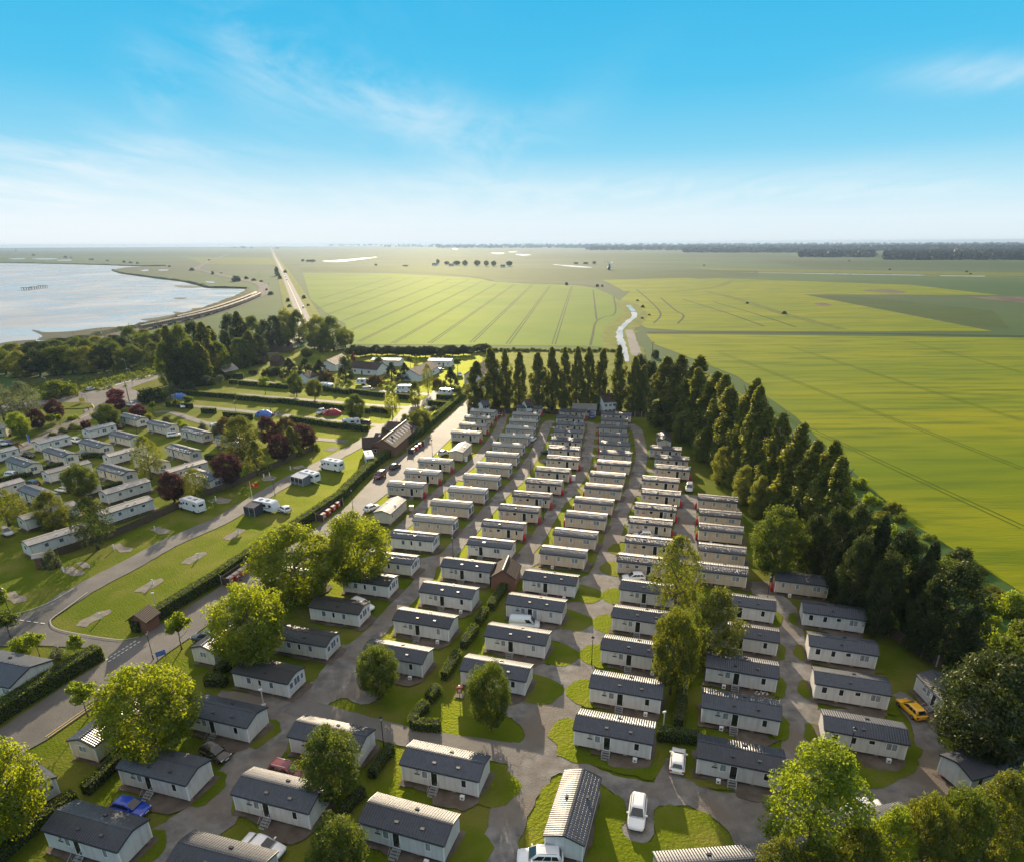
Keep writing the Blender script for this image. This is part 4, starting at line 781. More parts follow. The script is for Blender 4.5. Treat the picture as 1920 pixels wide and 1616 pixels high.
CARAVANS = '''A1 -9.95 220.71 -16.0
A2 -11.21 211.67 -16.0
A3 -12.26 202.07 -15.7
A4 -14.04 192.69 -15.0
A6 -20.39 164.98 -13.6
A7 -22.60 155.65 -13.2
A8 -25.30 146.41 -12.7
B1 6.02 225.91 -11.4
B2 4.47 215.90 -11.9
B3 3.45 207.33 -13.2
B4 2.38 198.11 -13.7
B5 0.57 189.09 -13.5
B6 -1.23 179.17 -14.1
B7 -2.89 169.90 -13.5
B8 -4.90 160.65 -12.9
B9 -7.67 151.54 -13.0
B10 -10.52 142.26 -13.6
B11 -13.65 133.73 -13.6
B12 -16.39 124.87 -13.7
B13 -19.53 116.52 -14.0
B14 -22.25 106.66 -14.9
B15 -24.98 98.75 -15.7
B16 -28.04 89.60 -16.0
B17 -30.81 80.74 -16.2
B18 -33.57 72.23 -17.6
C1 20.61 220.37 -12.2
C2 18.92 211.60 -12.4
C3 18.43 202.76 -12.9
C4 16.95 194.04 -13.8
C5 15.52 184.66 -14.8
C6 14.30 175.79 -14.9
C7 13.28 166.55 -14.9
C8 10.06 156.75 -14.3
C9 7.44 147.84 -14.2
C10 4.26 139.05 -14.2
C11 1.28 130.65 -14.2
C12 -2.05 121.85 -14.6
C13 -4.43 113.01 -15.3
C14 -8.35 103.60 -15.8
C15 -10.99 94.32 -16.4
C16 -13.88 85.46 -16.8
C17 -16.77 76.54 -16.8
C18 -21.87 59.59 -16.9
C19 -25.06 50.89 -16.7
D1 34.76 216.07 -12.9
D2 32.95 207.73 -13.0
D3 31.22 198.89 -13.3
D4 30.16 189.74 -13.4
D5 29.05 180.12 -14.4
D6 27.90 171.13 -14.8
D7 26.10 162.25 -15.0
D8 23.22 152.86 -15.2
D9 21.05 144.01 -15.2
D10 17.84 134.89 -15.1
D11 15.17 126.58 -15.5
D12 12.09 117.27 -15.9
D13 9.10 108.95 -15.9
D14 6.13 98.59 -16.0
D15 3.28 90.12 -16.6
D16 0.24 80.86 -16.7
D17 -2.74 72.46 -16.6
E1 42.30 175.30 -17.0
E2 42.02 166.36 -16.5
E3 40.37 158.06 -16.4
E4 35.51 149.19 -16.3
E5 33.71 139.98 -15.5
E6 30.64 131.11 -15.4
E7 27.99 123.12 -14.9
E8 25.79 113.60 -15.1
E9 23.00 105.34 -15.6
E10 22.19 94.85 -16.2
E11 19.60 86.01 -16.4
E12 16.82 77.34 -16.5
E13 14.24 68.62 -16.4
E14 11.49 60.56 -16.4
F1 45.46 136.12 -16.0
F2 43.40 127.18 -15.6
F3 41.30 119.41 -15.9
F4 38.67 109.80 -16.3
F5 36.28 101.58 -16.4
F6 36.47 90.17 -17.3
F7 33.69 81.32 -17.7
F8 30.47 72.86 -17.4
F9 27.68 64.53 -17.1
F10 24.81 55.84 -17.1
G1 48.65 97.82 -16.7
G2 49.28 87.14 -16.9
G3 46.38 77.88 -16.9
G4 43.48 69.14 -17.1
G5 40.83 60.26 -16.9
H1 -8.11 55.07 -16.6
H2 -11.00 47.05 -18.3
H3 -39.15 54.71 -16.4
H4 -41.87 46.41 -16.4
H5 -35.98 63.76 -17.2
I1 -126.17 174.45 -32.9
I2 -121.27 183.03 -32.5
I3 -117.49 191.94 -32.6
I4 -130.56 165.90 -32.4
I5 -101.98 159.00 -31.7
I6 -111.25 142.80 -32.1
I7 -106.59 150.97 -33.0
I8 -127.08 214.72 -33.6
I9 -112.61 204.90 -33.6
I10 -97.94 196.04 -34.8
I11 -83.69 187.63 -34.5
I12 -93.27 177.23 -34.2
I13 -97.23 167.09 -34.3
I14 -77.78 154.58 -35.2
J1 -134.07 188.34 62.9
J2 -128.11 202.38 63.0
J3 -141.09 175.93 63.4
J4 -113.45 161.99 58.6
J5 -106.01 176.17 59.2
J6 -121.00 147.49 61.5
J7 -83.08 162.27 56.6
J8 -90.35 147.01 59.0
J9 -83.63 134.64 57.5
J10 -89.16 118.67 54.6
J11 -98.84 131.63 57.3
K1 -37.80 100.45 -18.2
A9 -24.60 133.80 75.8
A5 -12.30 177.80 76.0
H6 -46.60 63.60 73.7
H7 -40.70 82.50 72.0
H8 -70.70 71.84 -15.2
H9 -55.10 53.80 -32.0
EX15 8.10 49.90 72.5
E0 42.80 188.60 -100.0
G6 53.40 67.70 -89.0
G7 53.10 54.90 17.0
G8 35.90 45.80 13.0
C20 -27.80 42.50 -15.8
G9 17.90 41.20 4.6
'''
def style_of(i):
    r, n = i[0], int(i[1:]) if i[1:].isdigit() else 0
    sp_ = {'A9': 'turn', 'A5': 'turn', 'H6': 'turndark', 'H7': 'turndark', 'H9': 'oldwhite', 'H8': 'wide', 'EX15': 'end_on', 'E0': 'turndark', 'G6': 'near2', 'G7': 'end_on', 'G8': 'end_on', 'C20': 'near', 'G9': 'end_on', 'K1': 'oldwhite', 'C13': 'white13', 'D15': 'nearopen', 'C10': 'midopen', 'E6': 'midopen', 'G1': 'plain', 'B1': 'mid', 'D1': 'mid', 'C14': 'near', 'J14': 'leftlong'}
    if i in sp_: return sp_[i]
    if r == 'A': return 'mida'
    if r == 'B': return 'bay' if n < 13 else ('oldwhite' if n < 15 else 'oldblack')
    if r == 'C': return 'mid' if n < 14 else ('near' if n % 2 else 'near2')
    if r == 'D': return 'plain' if n < 14 else ('near' if n % 2 else 'near2')
    if r == 'E': return 'mid' if n < 10 else 'near'
    if r == 'F': return 'plain' if n < 6 else 'near'
    if r == 'G': return 'four'
    if r == 'H': return 'near' if n % 2 else 'near2'
    if r == 'I': return 'left'
    if r == 'J': return 'lefttin' if n in (1, 2, 3) else 'leftlong'
LOOK = dict(near='pale grey caravan with dark tiled roof', near2='pale grey caravan with dark tiled roof', nearopen='pale grey static caravan with its door open', mid='beige caravan with slate roof', midopen='beige static caravan with its door standing open', mida='beige caravan with light grey roof', plain='beige caravan with three curtained windows', bay='beige caravan with windowed end bay', oldwhite='white caravan with windowed gable', oldblack='white caravan with black roof', white13='white static caravan with rooflight and white steps', four='grey caravan with four windows', left='cream caravan with dark roof', leftlong='long white caravan with tan roof', lefttin='white caravan with pale tin roof')
ROWN = dict(A='row along the hedged road', B='second row', C='third row', D='fourth row', E='fifth row', F='short row by the birch', G='far right row', H='bottom left group', I='left park', J='left park')
SPECIAL = {'A9': 'sand caravan standing end-on with sunlit chequered roof, in front of the bright sycamores', 'A5': 'sand caravan standing end-on beside the hedged road with a bright parked car', 'H6': 'cream caravan turned end-on between the biggest sycamore and the bottom left sapling', 'H7': 'small cream gabled caravan tucked under the sycamore beside a dark car', 'H9': 'cream caravan half hidden below the bottom left sycamore', 'H8': 'wide white lodge with dark and pale roof behind the bottom left hedge', 'EX15': 'pale grey caravan standing end-on at the lane junction, roof half sunlit', 'E0': 'cream caravan end-on under the first poplars, bright ridge on its roof', 'G6': 'pale grey caravan half under the dark tree, yellow car beside it', 'G7': 'dark roofed caravan behind the bottom right trees', 'G8': 'caravan with sunlit roof behind the loose green tree, white car beyond it', 'C20': 'caravan cut by the bottom edge with long sunlit roof beside a white saloon', 'G9': 'caravan roof cut by the bottom edge below the white car', 'K1': 'white caravan hidden beneath the pair of sycamores', 'C13': 'white static caravan with rooflight and white steps, behind the brick hut', 'D15': 'pale grey static caravan with door open and blue van in front', 'C10': 'beige caravan with open door in the third row, lamp post before it', 'E6': 'beige caravan with open door left of the lane, red gas bottles at its end', 'D1': 'long beige caravan against the dark back fence, nearest the right corner', 'B1': 'pale caravan against the dark back fence at the head of the second row'}
cnt = {}
info = {}
lines = [l.split() for l in CARAVANS.strip().split('\n')]
rowlists = {}
for l in lines:
    if l[0] not in SPECIAL: rowlists.setdefault((l[0][0], style_of(l[0]).rstrip('2')), []).append((float(l[2]), l[0]))
rank = {}
for k, v in rowlists.items():
    for j, (_, i) in enumerate(sorted(v)): rank[i] = (j, len(v))
rgc = random.Random(5)
for l in lines:
    i, cx, cy, a = l[0], float(l[1]), float(l[2]), R(float(l[3])); st = style_of(i); pr = ST[st]
    bb = pr.parts[0][1]; ys = min(v.co.y for v in bb.vertices); xs = max(v.co.x for v in bb.vertices)
    u = Vector((math.cos(a), math.sin(a), 0)); n = Vector((u.y, -u.x, 0))
    c = Vector((cx, cy, 0)) - n * (abs(ys) + .14)
    if i in SPECIAL: lab = SPECIAL[i]
    else:
        j, tot = rank[i]; where = 'nearest' if j == 0 else ('farthest' if j == tot - 1 and tot > 2 else ORD[j] + ' nearest')
        lab = '%s, %s in the %s' % (LOOK[st], where, ROWN[i[0]])
    sc = (1.13, 1, 1) if i == 'D1' else ((1.0, 1.0, 1.0))
    pr.place(c, a, sc, lab, 'static caravan', 'static caravans in rows')
    info[i] = (c, u, n, xs, abs(ys), st)
    # worn earth and slab under and before the caravan
    z = 0.04 + (sum(map(ord, i)) % 7) * 0.0016
    P = [(-xs - .35, -abs(ys) - .5), (-xs * .15, -abs(ys) - .7), (0, -abs(ys) - 1.9), (xs * .75, -abs(ys) - 1.9), (xs + .2, -abs(ys) - .6), (xs + .5, abs(ys) + .35), (-xs - .4, abs(ys) + .3)] if st in ('near', 'near2', 'nearopen', 'four') else [(-xs - .3, -abs(ys) - .35), (xs + .9, -abs(ys) - .35), (xs + 1.0, abs(ys) + .1), (-xs - .3, abs(ys) + .2)]
    sheet('caravan_base', [(c + u * x + n * -y) for x, y in P], z, 'earth_pad')
# grass bulges at the lane ends, gravel bays between caravans
for i, (c, u, n, xs, ys, st) in info.items():
    r, k = i[0], int(i[1:]) if i[1:].isdigit() else 0
    def patch(side, s, dx=2.6, wd=2.7):
        o = c + u * side * (xs + .2); pp = []
        for t in range(9):
            th = math.pi * t / 8; pp.append(o + u * side * dx * math.sin(th) ** .8 * s + (-n) * wd * math.cos(th) - n * .3)
        pp.append(o - u * side * 1.2 + n * wd - n * .3); pp.insert(0, o - u * side * 1.2 - n * wd - n * .3)
        sheet('grass_patch', pp, 0.037 + (k % 5) * .0018, 'lawn')
    if r == 'D' and 14 <= k <= 17: patch(1, 1.3, 3.4, 3.1)
    if (r == 'E' and 8 <= k <= 14) : patch(-1, 1.0, 3.2, 2.9)
    if r == 'G' and 2 <= k <= 5: patch(-1, .7, 2.2, 2.2); patch(1, .7)
    if r == 'F' and 6 <= k <= 9: patch(1, .7, 2.0, 2.7)
    if i in ('H1', 'H2'): patch(1, 1.1, 3.4, 3.0)
    if i in ('H3', 'H4', 'H5'): patch(1, .6, 3.0, 2.6)
    if i in ('F10', 'EX15'): patch(-1, 1.0, 2.6, 3.0)
    if i in ('C18', 'C19'): patch(-1, .55, 2.4, 2.4)
    if i in ('F10',): patch(1, 1.0)
    if r in 'CDE' and 2 <= k <= (13 if r in 'CD' else 9):
        o = c + n * (ys + 2.4); sheet('gravel_bay', [o - u * (xs + 1.6) - n * 1.2, o + u * (-xs * .60) - n * 1.2, o + u * (-xs * .55) + n * 1.2, o - u * (xs + 1.4) + n * 1.4], 0.0335, 'gravel', 2)
    if r == 'D' and 14 <= k <= 17: o = c + n * (ys + 2.5); sheet('gravel_bay', [o + u * (xs * .2) - n * 1.6, o + u * (xs + 2) - n * 1.6, o + u * (xs + 2) + n * 1.5, o + u * (xs * .2) + n * 1.3], 0.0336, 'gravel', 2)
# front lawn of bottom centre
for pts in (ph(1045, 1410, 1062, 1372, 1076, 1364, 1095, 1380, 1110, 1420, 1150, 1438, 1218, 1440, 1240, 1400, 1246, 1430, 1222, 1462, 1170, 1452, 1090, 1432, 1050, 1420), ph(985, 1570, 1010, 1500, 1030, 1468, 1055, 1465, 1040, 1510, 1030, 1600, 1010, 1640, 980, 1610), ph(1128, 1486, 1150, 1488, 1174, 1512, 1168, 1565, 1220, 1580, 1230, 1520, 1270, 1514, 1330, 1530, 1355, 1560, 1380, 1600, 1380, 1700, 1080, 1700, 1110, 1580),
            ph(1390, 1440, 1460, 1462, 1400, 1480, 1320, 1480, 1312, 1464), ph(1600, 1400, 1715, 1398, 1722, 1430, 1690, 1465, 1600, 1480, 1560, 1440), ph(1780, 1440, 1800, 1410, 1840, 1420, 1830, 1450, 1790, 1465)):
    sheet('lawn_island', pts, 0.045, 'lawn', 3)
# ------------------------------------------------------------------ vehicles
def loft(sections, closed=True):
    mb = MB(); n = len(sections[0]); v = [p for s in sections for p in s]
    f = [(i * n + k, i * n + (k + 1) % n, (i + 1) * n + (k + 1) % n, (i + 1) * n + k) for i in range(len(sections) - 1) for k in range(n)]
    f += [tuple(range(n - 1, -1, -1)), tuple((len(sections) - 1) * n + k for k in range(n))]
    return mb.add(v, f)
def car_proto(kind):
    pr = Proto({'van': 'parked_van', 'pickup': 'pickup_truck'}.get(kind, 'parked_car'))
    Lc, Wc, belt, top = {'hatch': (4.1, 1.76, .92, 1.46), 'suv': (4.5, 1.86, 1.05, 1.68), 'sedan': (4.6, 1.80, .90, 1.42), 'van': (4.9, 1.9, 1.15, 1.95), 'pickup': (5.0, 1.85, 1.05, 1.75)}[kind]
    hl, hw = Lc / 2, Wc / 2; gz = .30 if kind in ('suv', 'pickup', 'van') else .22
    hood = belt - (.10 if kind != 'van' else .18)
    # body: stations from rear (-x) to nose (+x): (x, half width, bottom, top)
    stt = [(-hl, hw * .84, gz + .16, belt - .16), (-hl + .10, hw * .93, gz + .04, belt - .02), (-hl + .5, hw, gz, belt + .01), (-hl * .3, hw, gz, belt), (hl * .25, hw, gz, belt - .01), (hl - 1.0, hw * .99, gz, hood), (hl - .35, hw * .93, gz + .02, hood - .08), (hl - .08, hw * .82, gz + .06, hood - .20), (hl, hw * .68, gz + .14, hood - .32)]
    secs = []
    for x, w, b, t in stt:
        m = (b + t) / 2; secs.append([(x, -w * .86, b), (x, -w * .98, b + (t - b) * .22), (x, -w, m), (x, -w * .95, t - (t - b) * .14), (x, -w * .80, t), (x, w * .80, t), (x, w * .95, t - (t - b) * .14), (x, w, m), (x, w * .98, b + (t - b) * .22), (x, w * .86, b)])
    pr.part('body', loft(secs), M['car_white'], None, True)
    cb = {'hatch': (-hl + .12, hl - 1.05, -hl + .55, hl - 1.95), 'suv': (-hl + .12, hl - 1.1, -hl + .45, hl - 1.95), 'sedan': (-hl + .75, hl - 1.15, -hl + 1.45, hl - 2.15), 'van': (-hl + .06, hl - .75, -hl + .16, hl - 1.45), 'pickup': (-hl + 1.75, hl - 1.25, -hl + 1.95, hl - 2.05)}[kind]
    x0, x1, t0, t1 = cb; wb, wt = hw * .86, hw * .73 if kind != 'van' else hw * .76
    zt = top
    s1 = lambda x, w, z0: [(x, -w, z0), (x, w, z0)]
    cab = MB()
    base = [(x0, -wb), (x0 + .05, -wb), (x1, -wb * .96), (x1, wb * .96), (x0 + .05, wb), (x0, wb)]
    q = [(x0, wb * .92, belt - .06), (x1, wb * .92, belt - .06)]
    def ring(xa, xb, w, z, c): return [(xa, -w + c, z), (xa + c, -w, z), (xb - c, -w, z), (xb, -w + c, z), (xb, w - c, z), (xb - c, w, z), (xa + c, w, z), (xa, w - c, z)]
    secs = [ring(x0, x1, wb, belt - .05, .08), ring(t0 * .9 + x0 * .1, t1 * .9 + x1 * .1, wt * .93 + wb * .07, zt - .10, .14), ring(t0 + .06, t1 - .08, wt - .06, zt - .02, .2), ring(t0 + .3, t1 - .3, wt - .25, zt, .2)]
    cabin = loft(secs); pr.part('cabin', cabin, M['car_white'], 0, True)
    def patch(p00, p10, p11, p01, a, b, c, d, off):
        P = [Vector(p) for p in (p00, p10, p11, p01)]
        f = lambda u, v: P[0].lerp(P[1], u).lerp(P[3].lerp(P[2], u), v)
        nn = (P[1] - P[0]).cross(P[3] - P[0]).normalized()
        return MB().add([f(a, c) + nn * off, f(b, c) + nn * off, f(b, d) + nn * off, f(a, d) + nn * off], [(0, 1, 2, 3)])
    zb, ztt = belt - .05, zt - .10
    A = [(x1, -wb + .08, zb), (x1, wb - .08, zb), (t1 * .9 + x1 * .1, wt * .93 + wb * .07 - .14, ztt), (t1 * .9 + x1 * .1, -wt * .93 - wb * .07 + .14, ztt)]
    pr.part('windscreen', patch(*A, .02, .98, .12, 1.0, .02), M['glass_car'])
    A = [(x0, wb - .08, zb), (x0, -wb + .08, zb), (t0 * .9 + x0 * .1, -wt * .93 - wb * .07 + .14, ztt), (t0 * .9 + x0 * .1, wt * .93 + wb * .07 - .14, ztt)]
    if kind != 'van': pr.part('rear_window', patch(*A, .06, .94, .25, .98, .02), M['glass_car'])
    for sy in (-1, 1):
        B = [(x0 + .08, -wb, zb), (x1 - .08, -wb, zb), (t1 * .9 + x1 * .1 - .14, -wt * .93 - wb * .07, ztt), (t0 * .9 + x0 * .1 + .14, -wt * .93 - wb * .07, ztt)]
        if sy > 0: B = [(p[0], -p[1], p[2]) for p in (B[1], B[0], B[3], B[2])]
        spans = {'sedan': ((.12, .5), (.53, .93)), 'van': ((.72, .95),), 'pickup': ((.12, .88),)}.get(kind, ((.06, .30), (.33, .60), (.63, .95)))
        for a, b in spans:
            if sy > 0: a, b = 1 - b, 1 - a
            pr.part('side_window', patch(*B, a, b, .2, .95, .015), M['glass_car'])
    wr = .33 if kind in ('suv', 'pickup', 'van') else .31
    for sx in (-1, 1):
        for sy in (-1, 1):
            xx, yy = sx * hl * .62, sy * (hw - .10)
            i = pr.part('wheel', MB().tube([(xx, yy - .11, wr), (xx, yy + .11, wr)], wr, 16), M['tyre'])
            pr.part('rim', MB().tube([(xx, yy + sy * .105, wr), (xx, yy + sy * .125, wr)], wr * .66, 12), M['rim'], i)
    for sy in (-1, 1):
        pr.part('headlight', MB().box(hl - .27, hl - .07, sy * hw * .62 - .19, sy * hw * .62 + .19, hood - .33, hood - .19), M['lens'])
        pr.part('taillight', MB().box(-hl - .005, -hl + .18, sy * hw * .76 - .13, sy * hw * .76 + .13, belt - .34, belt - .12), M['lens_red'])
        pr.part('wing_mirror', MB().box(x1 - .42, x1 - .28, sy * (hw + .02) - .12, sy * (hw + .02) + .12, belt + .03, belt + .17), M['car_white'])
    pr.part('number_plate', MB().box(-hl - .03, -hl + .02, -.26, .26, gz + .32, gz + .43), M['plate_yellow']); pr.part('number_plate', MB().box(hl - .06, hl + .01, -.26, .26, gz + .14, gz + .25), M['plate_white'])
    pr.part('bumper', MB().box(hl - .20, hl - .005, -hw * .55, hw * .55, gz + .02, gz + .13), M['trim_dark'])
    if kind == 'suv':
        for sy in (-1, 1): pr.part('roof_rail', MB().tube([(t0 + .2, sy * (wt - .12), zt + .03), (t1 - .15, sy * (wt - .12), zt + .03)], .025, 6), M['rim'])
    if kind == 'pickup':
        pr.part('load_bed', MB().box(-hl + .1, x0 - .05, -hw * .8, hw * .8, belt + .005, belt + .02), M['trim_dark'])
    return pr
CARS = {k: car_proto(k) for k in ('hatch', 'suv', 'sedan', 'van', 'pickup')}
CCOL = {}
def car(kind, col, rear, front, label, cat=None):
    "rear and front: photo positions of the ground under the two ends"
    a, b = at(*rear), at(*front); d = (b - a)
    k = (kind, col)
    if k not in CCOL: CCOL[k] = CARS[kind].recolour({'car_white': M['car_' + col]})
    c = (a + b) / 2
    return CCOL[k].place((c.x, c.y, .13), math.atan2(d.y, d.x), None, label, cat or ('van' if kind == 'van' else 'car'), 'parked cars')
car('hatch', 'white', (1268, 1455), (1272, 1412), 'white hatchback seen from behind with yellow plate, parked below the dark hedge corner')
car('suv', 'white', (1197, 1505), (1191, 1560), 'white family car facing the camera on the bottom centre gravel bay')
car('suv', 'white', (1040, 1618), (985, 1616), 'white car with black roof cut by the bottom edge')
car('sedan', 'white', (463, 1583), (528, 1607), 'white saloon behind the long sunlit roof at the bottom edge')
car('hatch', 'brown', (378, 1405), (433, 1432), 'dark brown car nosing out beside the black roofed caravan')
car('hatch', 'blue', (213, 1513), (283, 1530), 'bright blue car parked above the bottom left caravan')
car('suv', 'maroon', (510, 1447), (573, 1462), 'red estate with roof rails behind a sunlit caravan roof')
car('suv', 'white', (660, 1134), (699, 1149), 'white car peeping out behind a black roofed white caravan')
car('suv', 'grey', (408, 1205), (368, 1200), 'dark grey car with pale roof beside the road under the sycamore')
car('hatch', 'red', (545, 1113), (508, 1106), 'red car in the shade of the twin sycamores')
car('hatch', 'white', (1206, 1087), (1170, 1088), 'white hatchback at the lane corner left of the birch')
car('hatch', 'white', (1217, 1009), (1193, 1008), 'white car mostly hidden between two beige caravans')
car('van', 'pale_blue', (956, 1175), (1010, 1178), 'pale blue van before the caravan with the open door').name = 'parked_van'
car('suv', 'silver', (1293, 911), (1291, 928), 'silver people carrier facing the camera at the end of the short lane')
car('hatch', 'yellow', (1722, 1350), (1692, 1322), 'bright yellow sports car beside the dark round tree')
car('sedan', 'white', (1640, 1521), (1583, 1524), 'white car behind the bottom right caravan roof')
car('suv', 'maroon', (724, 888), (701, 903), 'dark red car driving towards the camera on the hedged road')
car('hatch', 'black', (731, 884), (751, 873), 'black car driving away on the hedged road')
car('hatch', 'silver', (823, 857), (842, 849), 'silver car glinting beside the end-on sand caravan')
car('hatch', 'white', (690, 960), (706, 953), 'white car parked beside the chequered roof caravan')
car('hatch', 'blue', (1109, 778), (1110, 789), 'blue hatchback parked at the back fence')
car('hatch', 'white', (994, 830), (1002, 824), 'white car tucked behind a bay windowed caravan')
car('hatch', 'black', (1030, 852), (1023, 851), 'black car peeping out beside the third row')
car('suv', 'white', (134, 828), (157, 834), 'white car between two left park caravans by the tin roofs')
car('suv', 'black', (40, 855), (66, 860), 'black people carrier beside the palm tree')
car('suv', 'brown', (164, 860), (141, 855), 'dark car with open boot beside a left park caravan')
car('suv', 'white', (16, 895), (39, 896), 'white car by the left park hedge')
car('suv', 'black', (75, 914), (46, 910), 'black car between hedge and tan roof in the left park')
car('suv', 'silver', (-2, 832), (13, 838), 'pale car in the far left car park row')
car('sedan', 'navy', (6, 832), (25, 835), 'dark saloon in the far left car park row')
car('hatch', 'black', (230, 806), (216, 800), 'black car beside the topmost left park caravan')
car('suv', 'white', (316, 821), (339, 818), 'white estate across a left park caravan gable')
car('hatch', 'white', (431, 908), (411, 903), 'white car under the purple trees by the timber fence')
car('hatch', 'silver', (2, 996), (24, 1008), 'silver car at the left edge on the shaded lane')
car('hatch', 'white', (131, 924), (108, 921), 'white car hidden between two green trees in the left park')
car('hatch', 'silver', (163, 735), (180, 731), 'pale car driving on the left junction road')
car('pickup', 'white', (235, 762), (262, 764), 'white pickup with dark load beside the red shrubs', 'pickup')
car('hatch', 'silver', (241, 774), (276, 773), 'silver car behind the red maple')
car('suv', 'white', (345, 759), (343, 771), 'white car facing the camera between two small trees')
car('suv', 'silver', (611, 772), (592, 781), 'silver estate beside the red tent')
car('van', 'black', (697, 800), (668, 797), 'black van on the pitch before the clipped hedge')
car('hatch', 'blue', (819, 699), (834, 694), 'blue car outside the white bungalow')
car('hatch', 'navy', (811, 697), (818, 691), 'dark car outside the white bungalow')
car('van', 'beige', (681, 735), (700, 733), 'beige van beside the touring caravan with awning')
car('hatch', 'white', (1180, 771), (1189, 771), 'white car glimpsed between the last poplars')
car('hatch', 'white', (858, 703), (866, 708), 'white car by the large gabled house')
car('hatch', 'white', (541, 963), (526, 955), 'white car behind the caravan with dark awning')
for k, (x, y, c) in enumerate([(533, 516, 'white'), (536, 521, 'black'), (538, 526, 'navy'), (531, 511, 'silver'), (569, 578, 'white'), (515, 483, 'white')]):
    f_ = Vector((TR[-1] - TR[0])).normalized(); p = at(x, y); q = CARS['hatch']; kk = ('hatch', c)
    if kk not in CCOL: CCOL[kk] = CARS['hatch'].recolour({'car_white': M['car_' + c]})
    CCOL[kk].place((p.x, p.y, .21), math.atan2(f_.y, f_.x), None, ['white car, middle of the queue on the straight road', 'black car in the queue on the straight road', 'dark blue car, nearest in the queue on the straight road', 'silver car, farthest in the queue on the straight road', 'lone white car near the bend of the straight road', 'distant white car near the far end of the straight road'][k], 'car', 'cars on the straight road')
# ---- leisure vehicles
def motorhome(Lm=6.8, cab=True, name='motorhome'):
    pr = Proto(name); hl, hw = Lm / 2, 1.12
    if cab: prof = [(-hl, .5), (-hl, 2.65), (-hl + .25, 2.88), (hl - 1.6, 2.9), (hl - .75, 2.72), (hl - .55, 2.3), (hl - .95, 1.95), (hl - .75, 1.3), (hl - .1, 1.12), (hl, .9), (hl, .42), (-hl, .42)]
    else: prof = [(-hl, .5), (-hl + .05, 1.2), (-hl + .08, 2.2), (-hl + .3, 2.55), (hl - .7, 2.58), (hl - .3, 2.35), (hl - .02, 1.3), (hl, .5)]
    v = [(x, -hw, z) for x, z in prof] + [(x, hw, z) for x, z in prof]; n = len(prof)
    pr.part('body', MB().add(v, [tuple(range(n))[::-1], tuple(range(n, 2 * n))] + [(i, (i + 1) % n, n + (i + 1) % n, n + i) for i in range(n)]), M['car_white'])
    def w(x, z, ww, hh):
        for s_ in (-1, 1): pr.part('window', MB().box(x - ww / 2, x + ww / 2, min(s_ * hw, s_ * (hw + .02)), max(s_ * hw, s_ * (hw + .02)), z - hh / 2, z + hh / 2), M['glass_car'])
    if cab:
        w(-hl + 1.0, 1.95, .9, .55); w(.1, 1.95, .7, .5); w(1.3, 1.95, .5, .5); w(hl - 1.25, 1.6, .7, .45)
        pr.part('windscreen', MB().add([(hl - .93, -.95, 1.93), (hl - .73, -.95, 1.33), (hl - .73, .95, 1.33), (hl - .93, .95, 1.93)], [(0, 1, 2, 3)]), M['glass_car'])
        pr.parts[-1][1].transform(Matrix.Translation((.025, 0, .01)))
        pr.part('door', MB().box(.55, 1.1, -hw - .015, -hw, .55, 2.4), M['trim_white'])
    else: w(-hl + .9, 1.75, .8, .6); w(.3, 1.75, 1.2, .6); w(hl - .9, 1.75, .7, .6)
    pr.part('rear_window', MB().box(-hl - .03, -hl + .09, -.6, .6, 1.7, 2.15), M['glass_car'])
    pr.part('side_stripe', MB().box(-hl + .3, hl - .9, -hw - .012, -hw - .002, 1.12, 1.24), M['car_grey'])
    for x in (-hl + 1.7, -hl + 3.6): pr.part('rooflight', MB().box(x - .35, x + .35, -.35, .35, 2.55, 3.0 if cab else 2.68), M['pane_curtain'])
    for x in ((-hl + 1.4, hl - 1.0) if cab else (-.25, .45)):
        for s_ in (-1, 1): pr.part('wheel', MB().tube([(x, s_ * (hw - .08) - .12, .34), (x, s_ * (hw - .08) + .12, .34)], .34, 14), M['tyre'])
    for s_ in (-1, 1): pr.part('taillight', MB().box(-hl - .03, -hl + .02, s_ * .9 - .08, s_ * .9 + .08, .7, 1.0), M['lens_red'])
    if not cab: pr.part('drawbar', MB().tube([(hl, -.3, .45), (hl + 1.1, 0, .45)], .05).tube([(hl, .3, .45), (hl + 1.1, 0, .45)], .05).tube([(hl + 1.05, 0, 0), (hl + 1.05, 0, .5)], .05), M['metal_step'])
    return pr
MH, TC = motorhome(), motorhome(5.8, False, 'touring_caravan')
def rest(pr, rear, front, label, cat):
    a, b = at(*rear), at(*front); d = b - a; c = (a + b) / 2
    return pr.place((c.x, c.y, .06), math.atan2(d.y, d.x), None, label, cat, 'touring vehicles'), c, d.normalized()
rest(MH, (384, 963), (341, 950), 'white motorhome on the grass between the timber fence and the touring lane', 'motorhome')
rest(MH, (645, 885), (601, 877), 'white motorhome farthest along the lawn, beyond the grey awning caravan', 'motorhome')
rest(MH, (690, 862), (696, 877), 'white motorhome end-on beside the brown amenity block', 'motorhome')
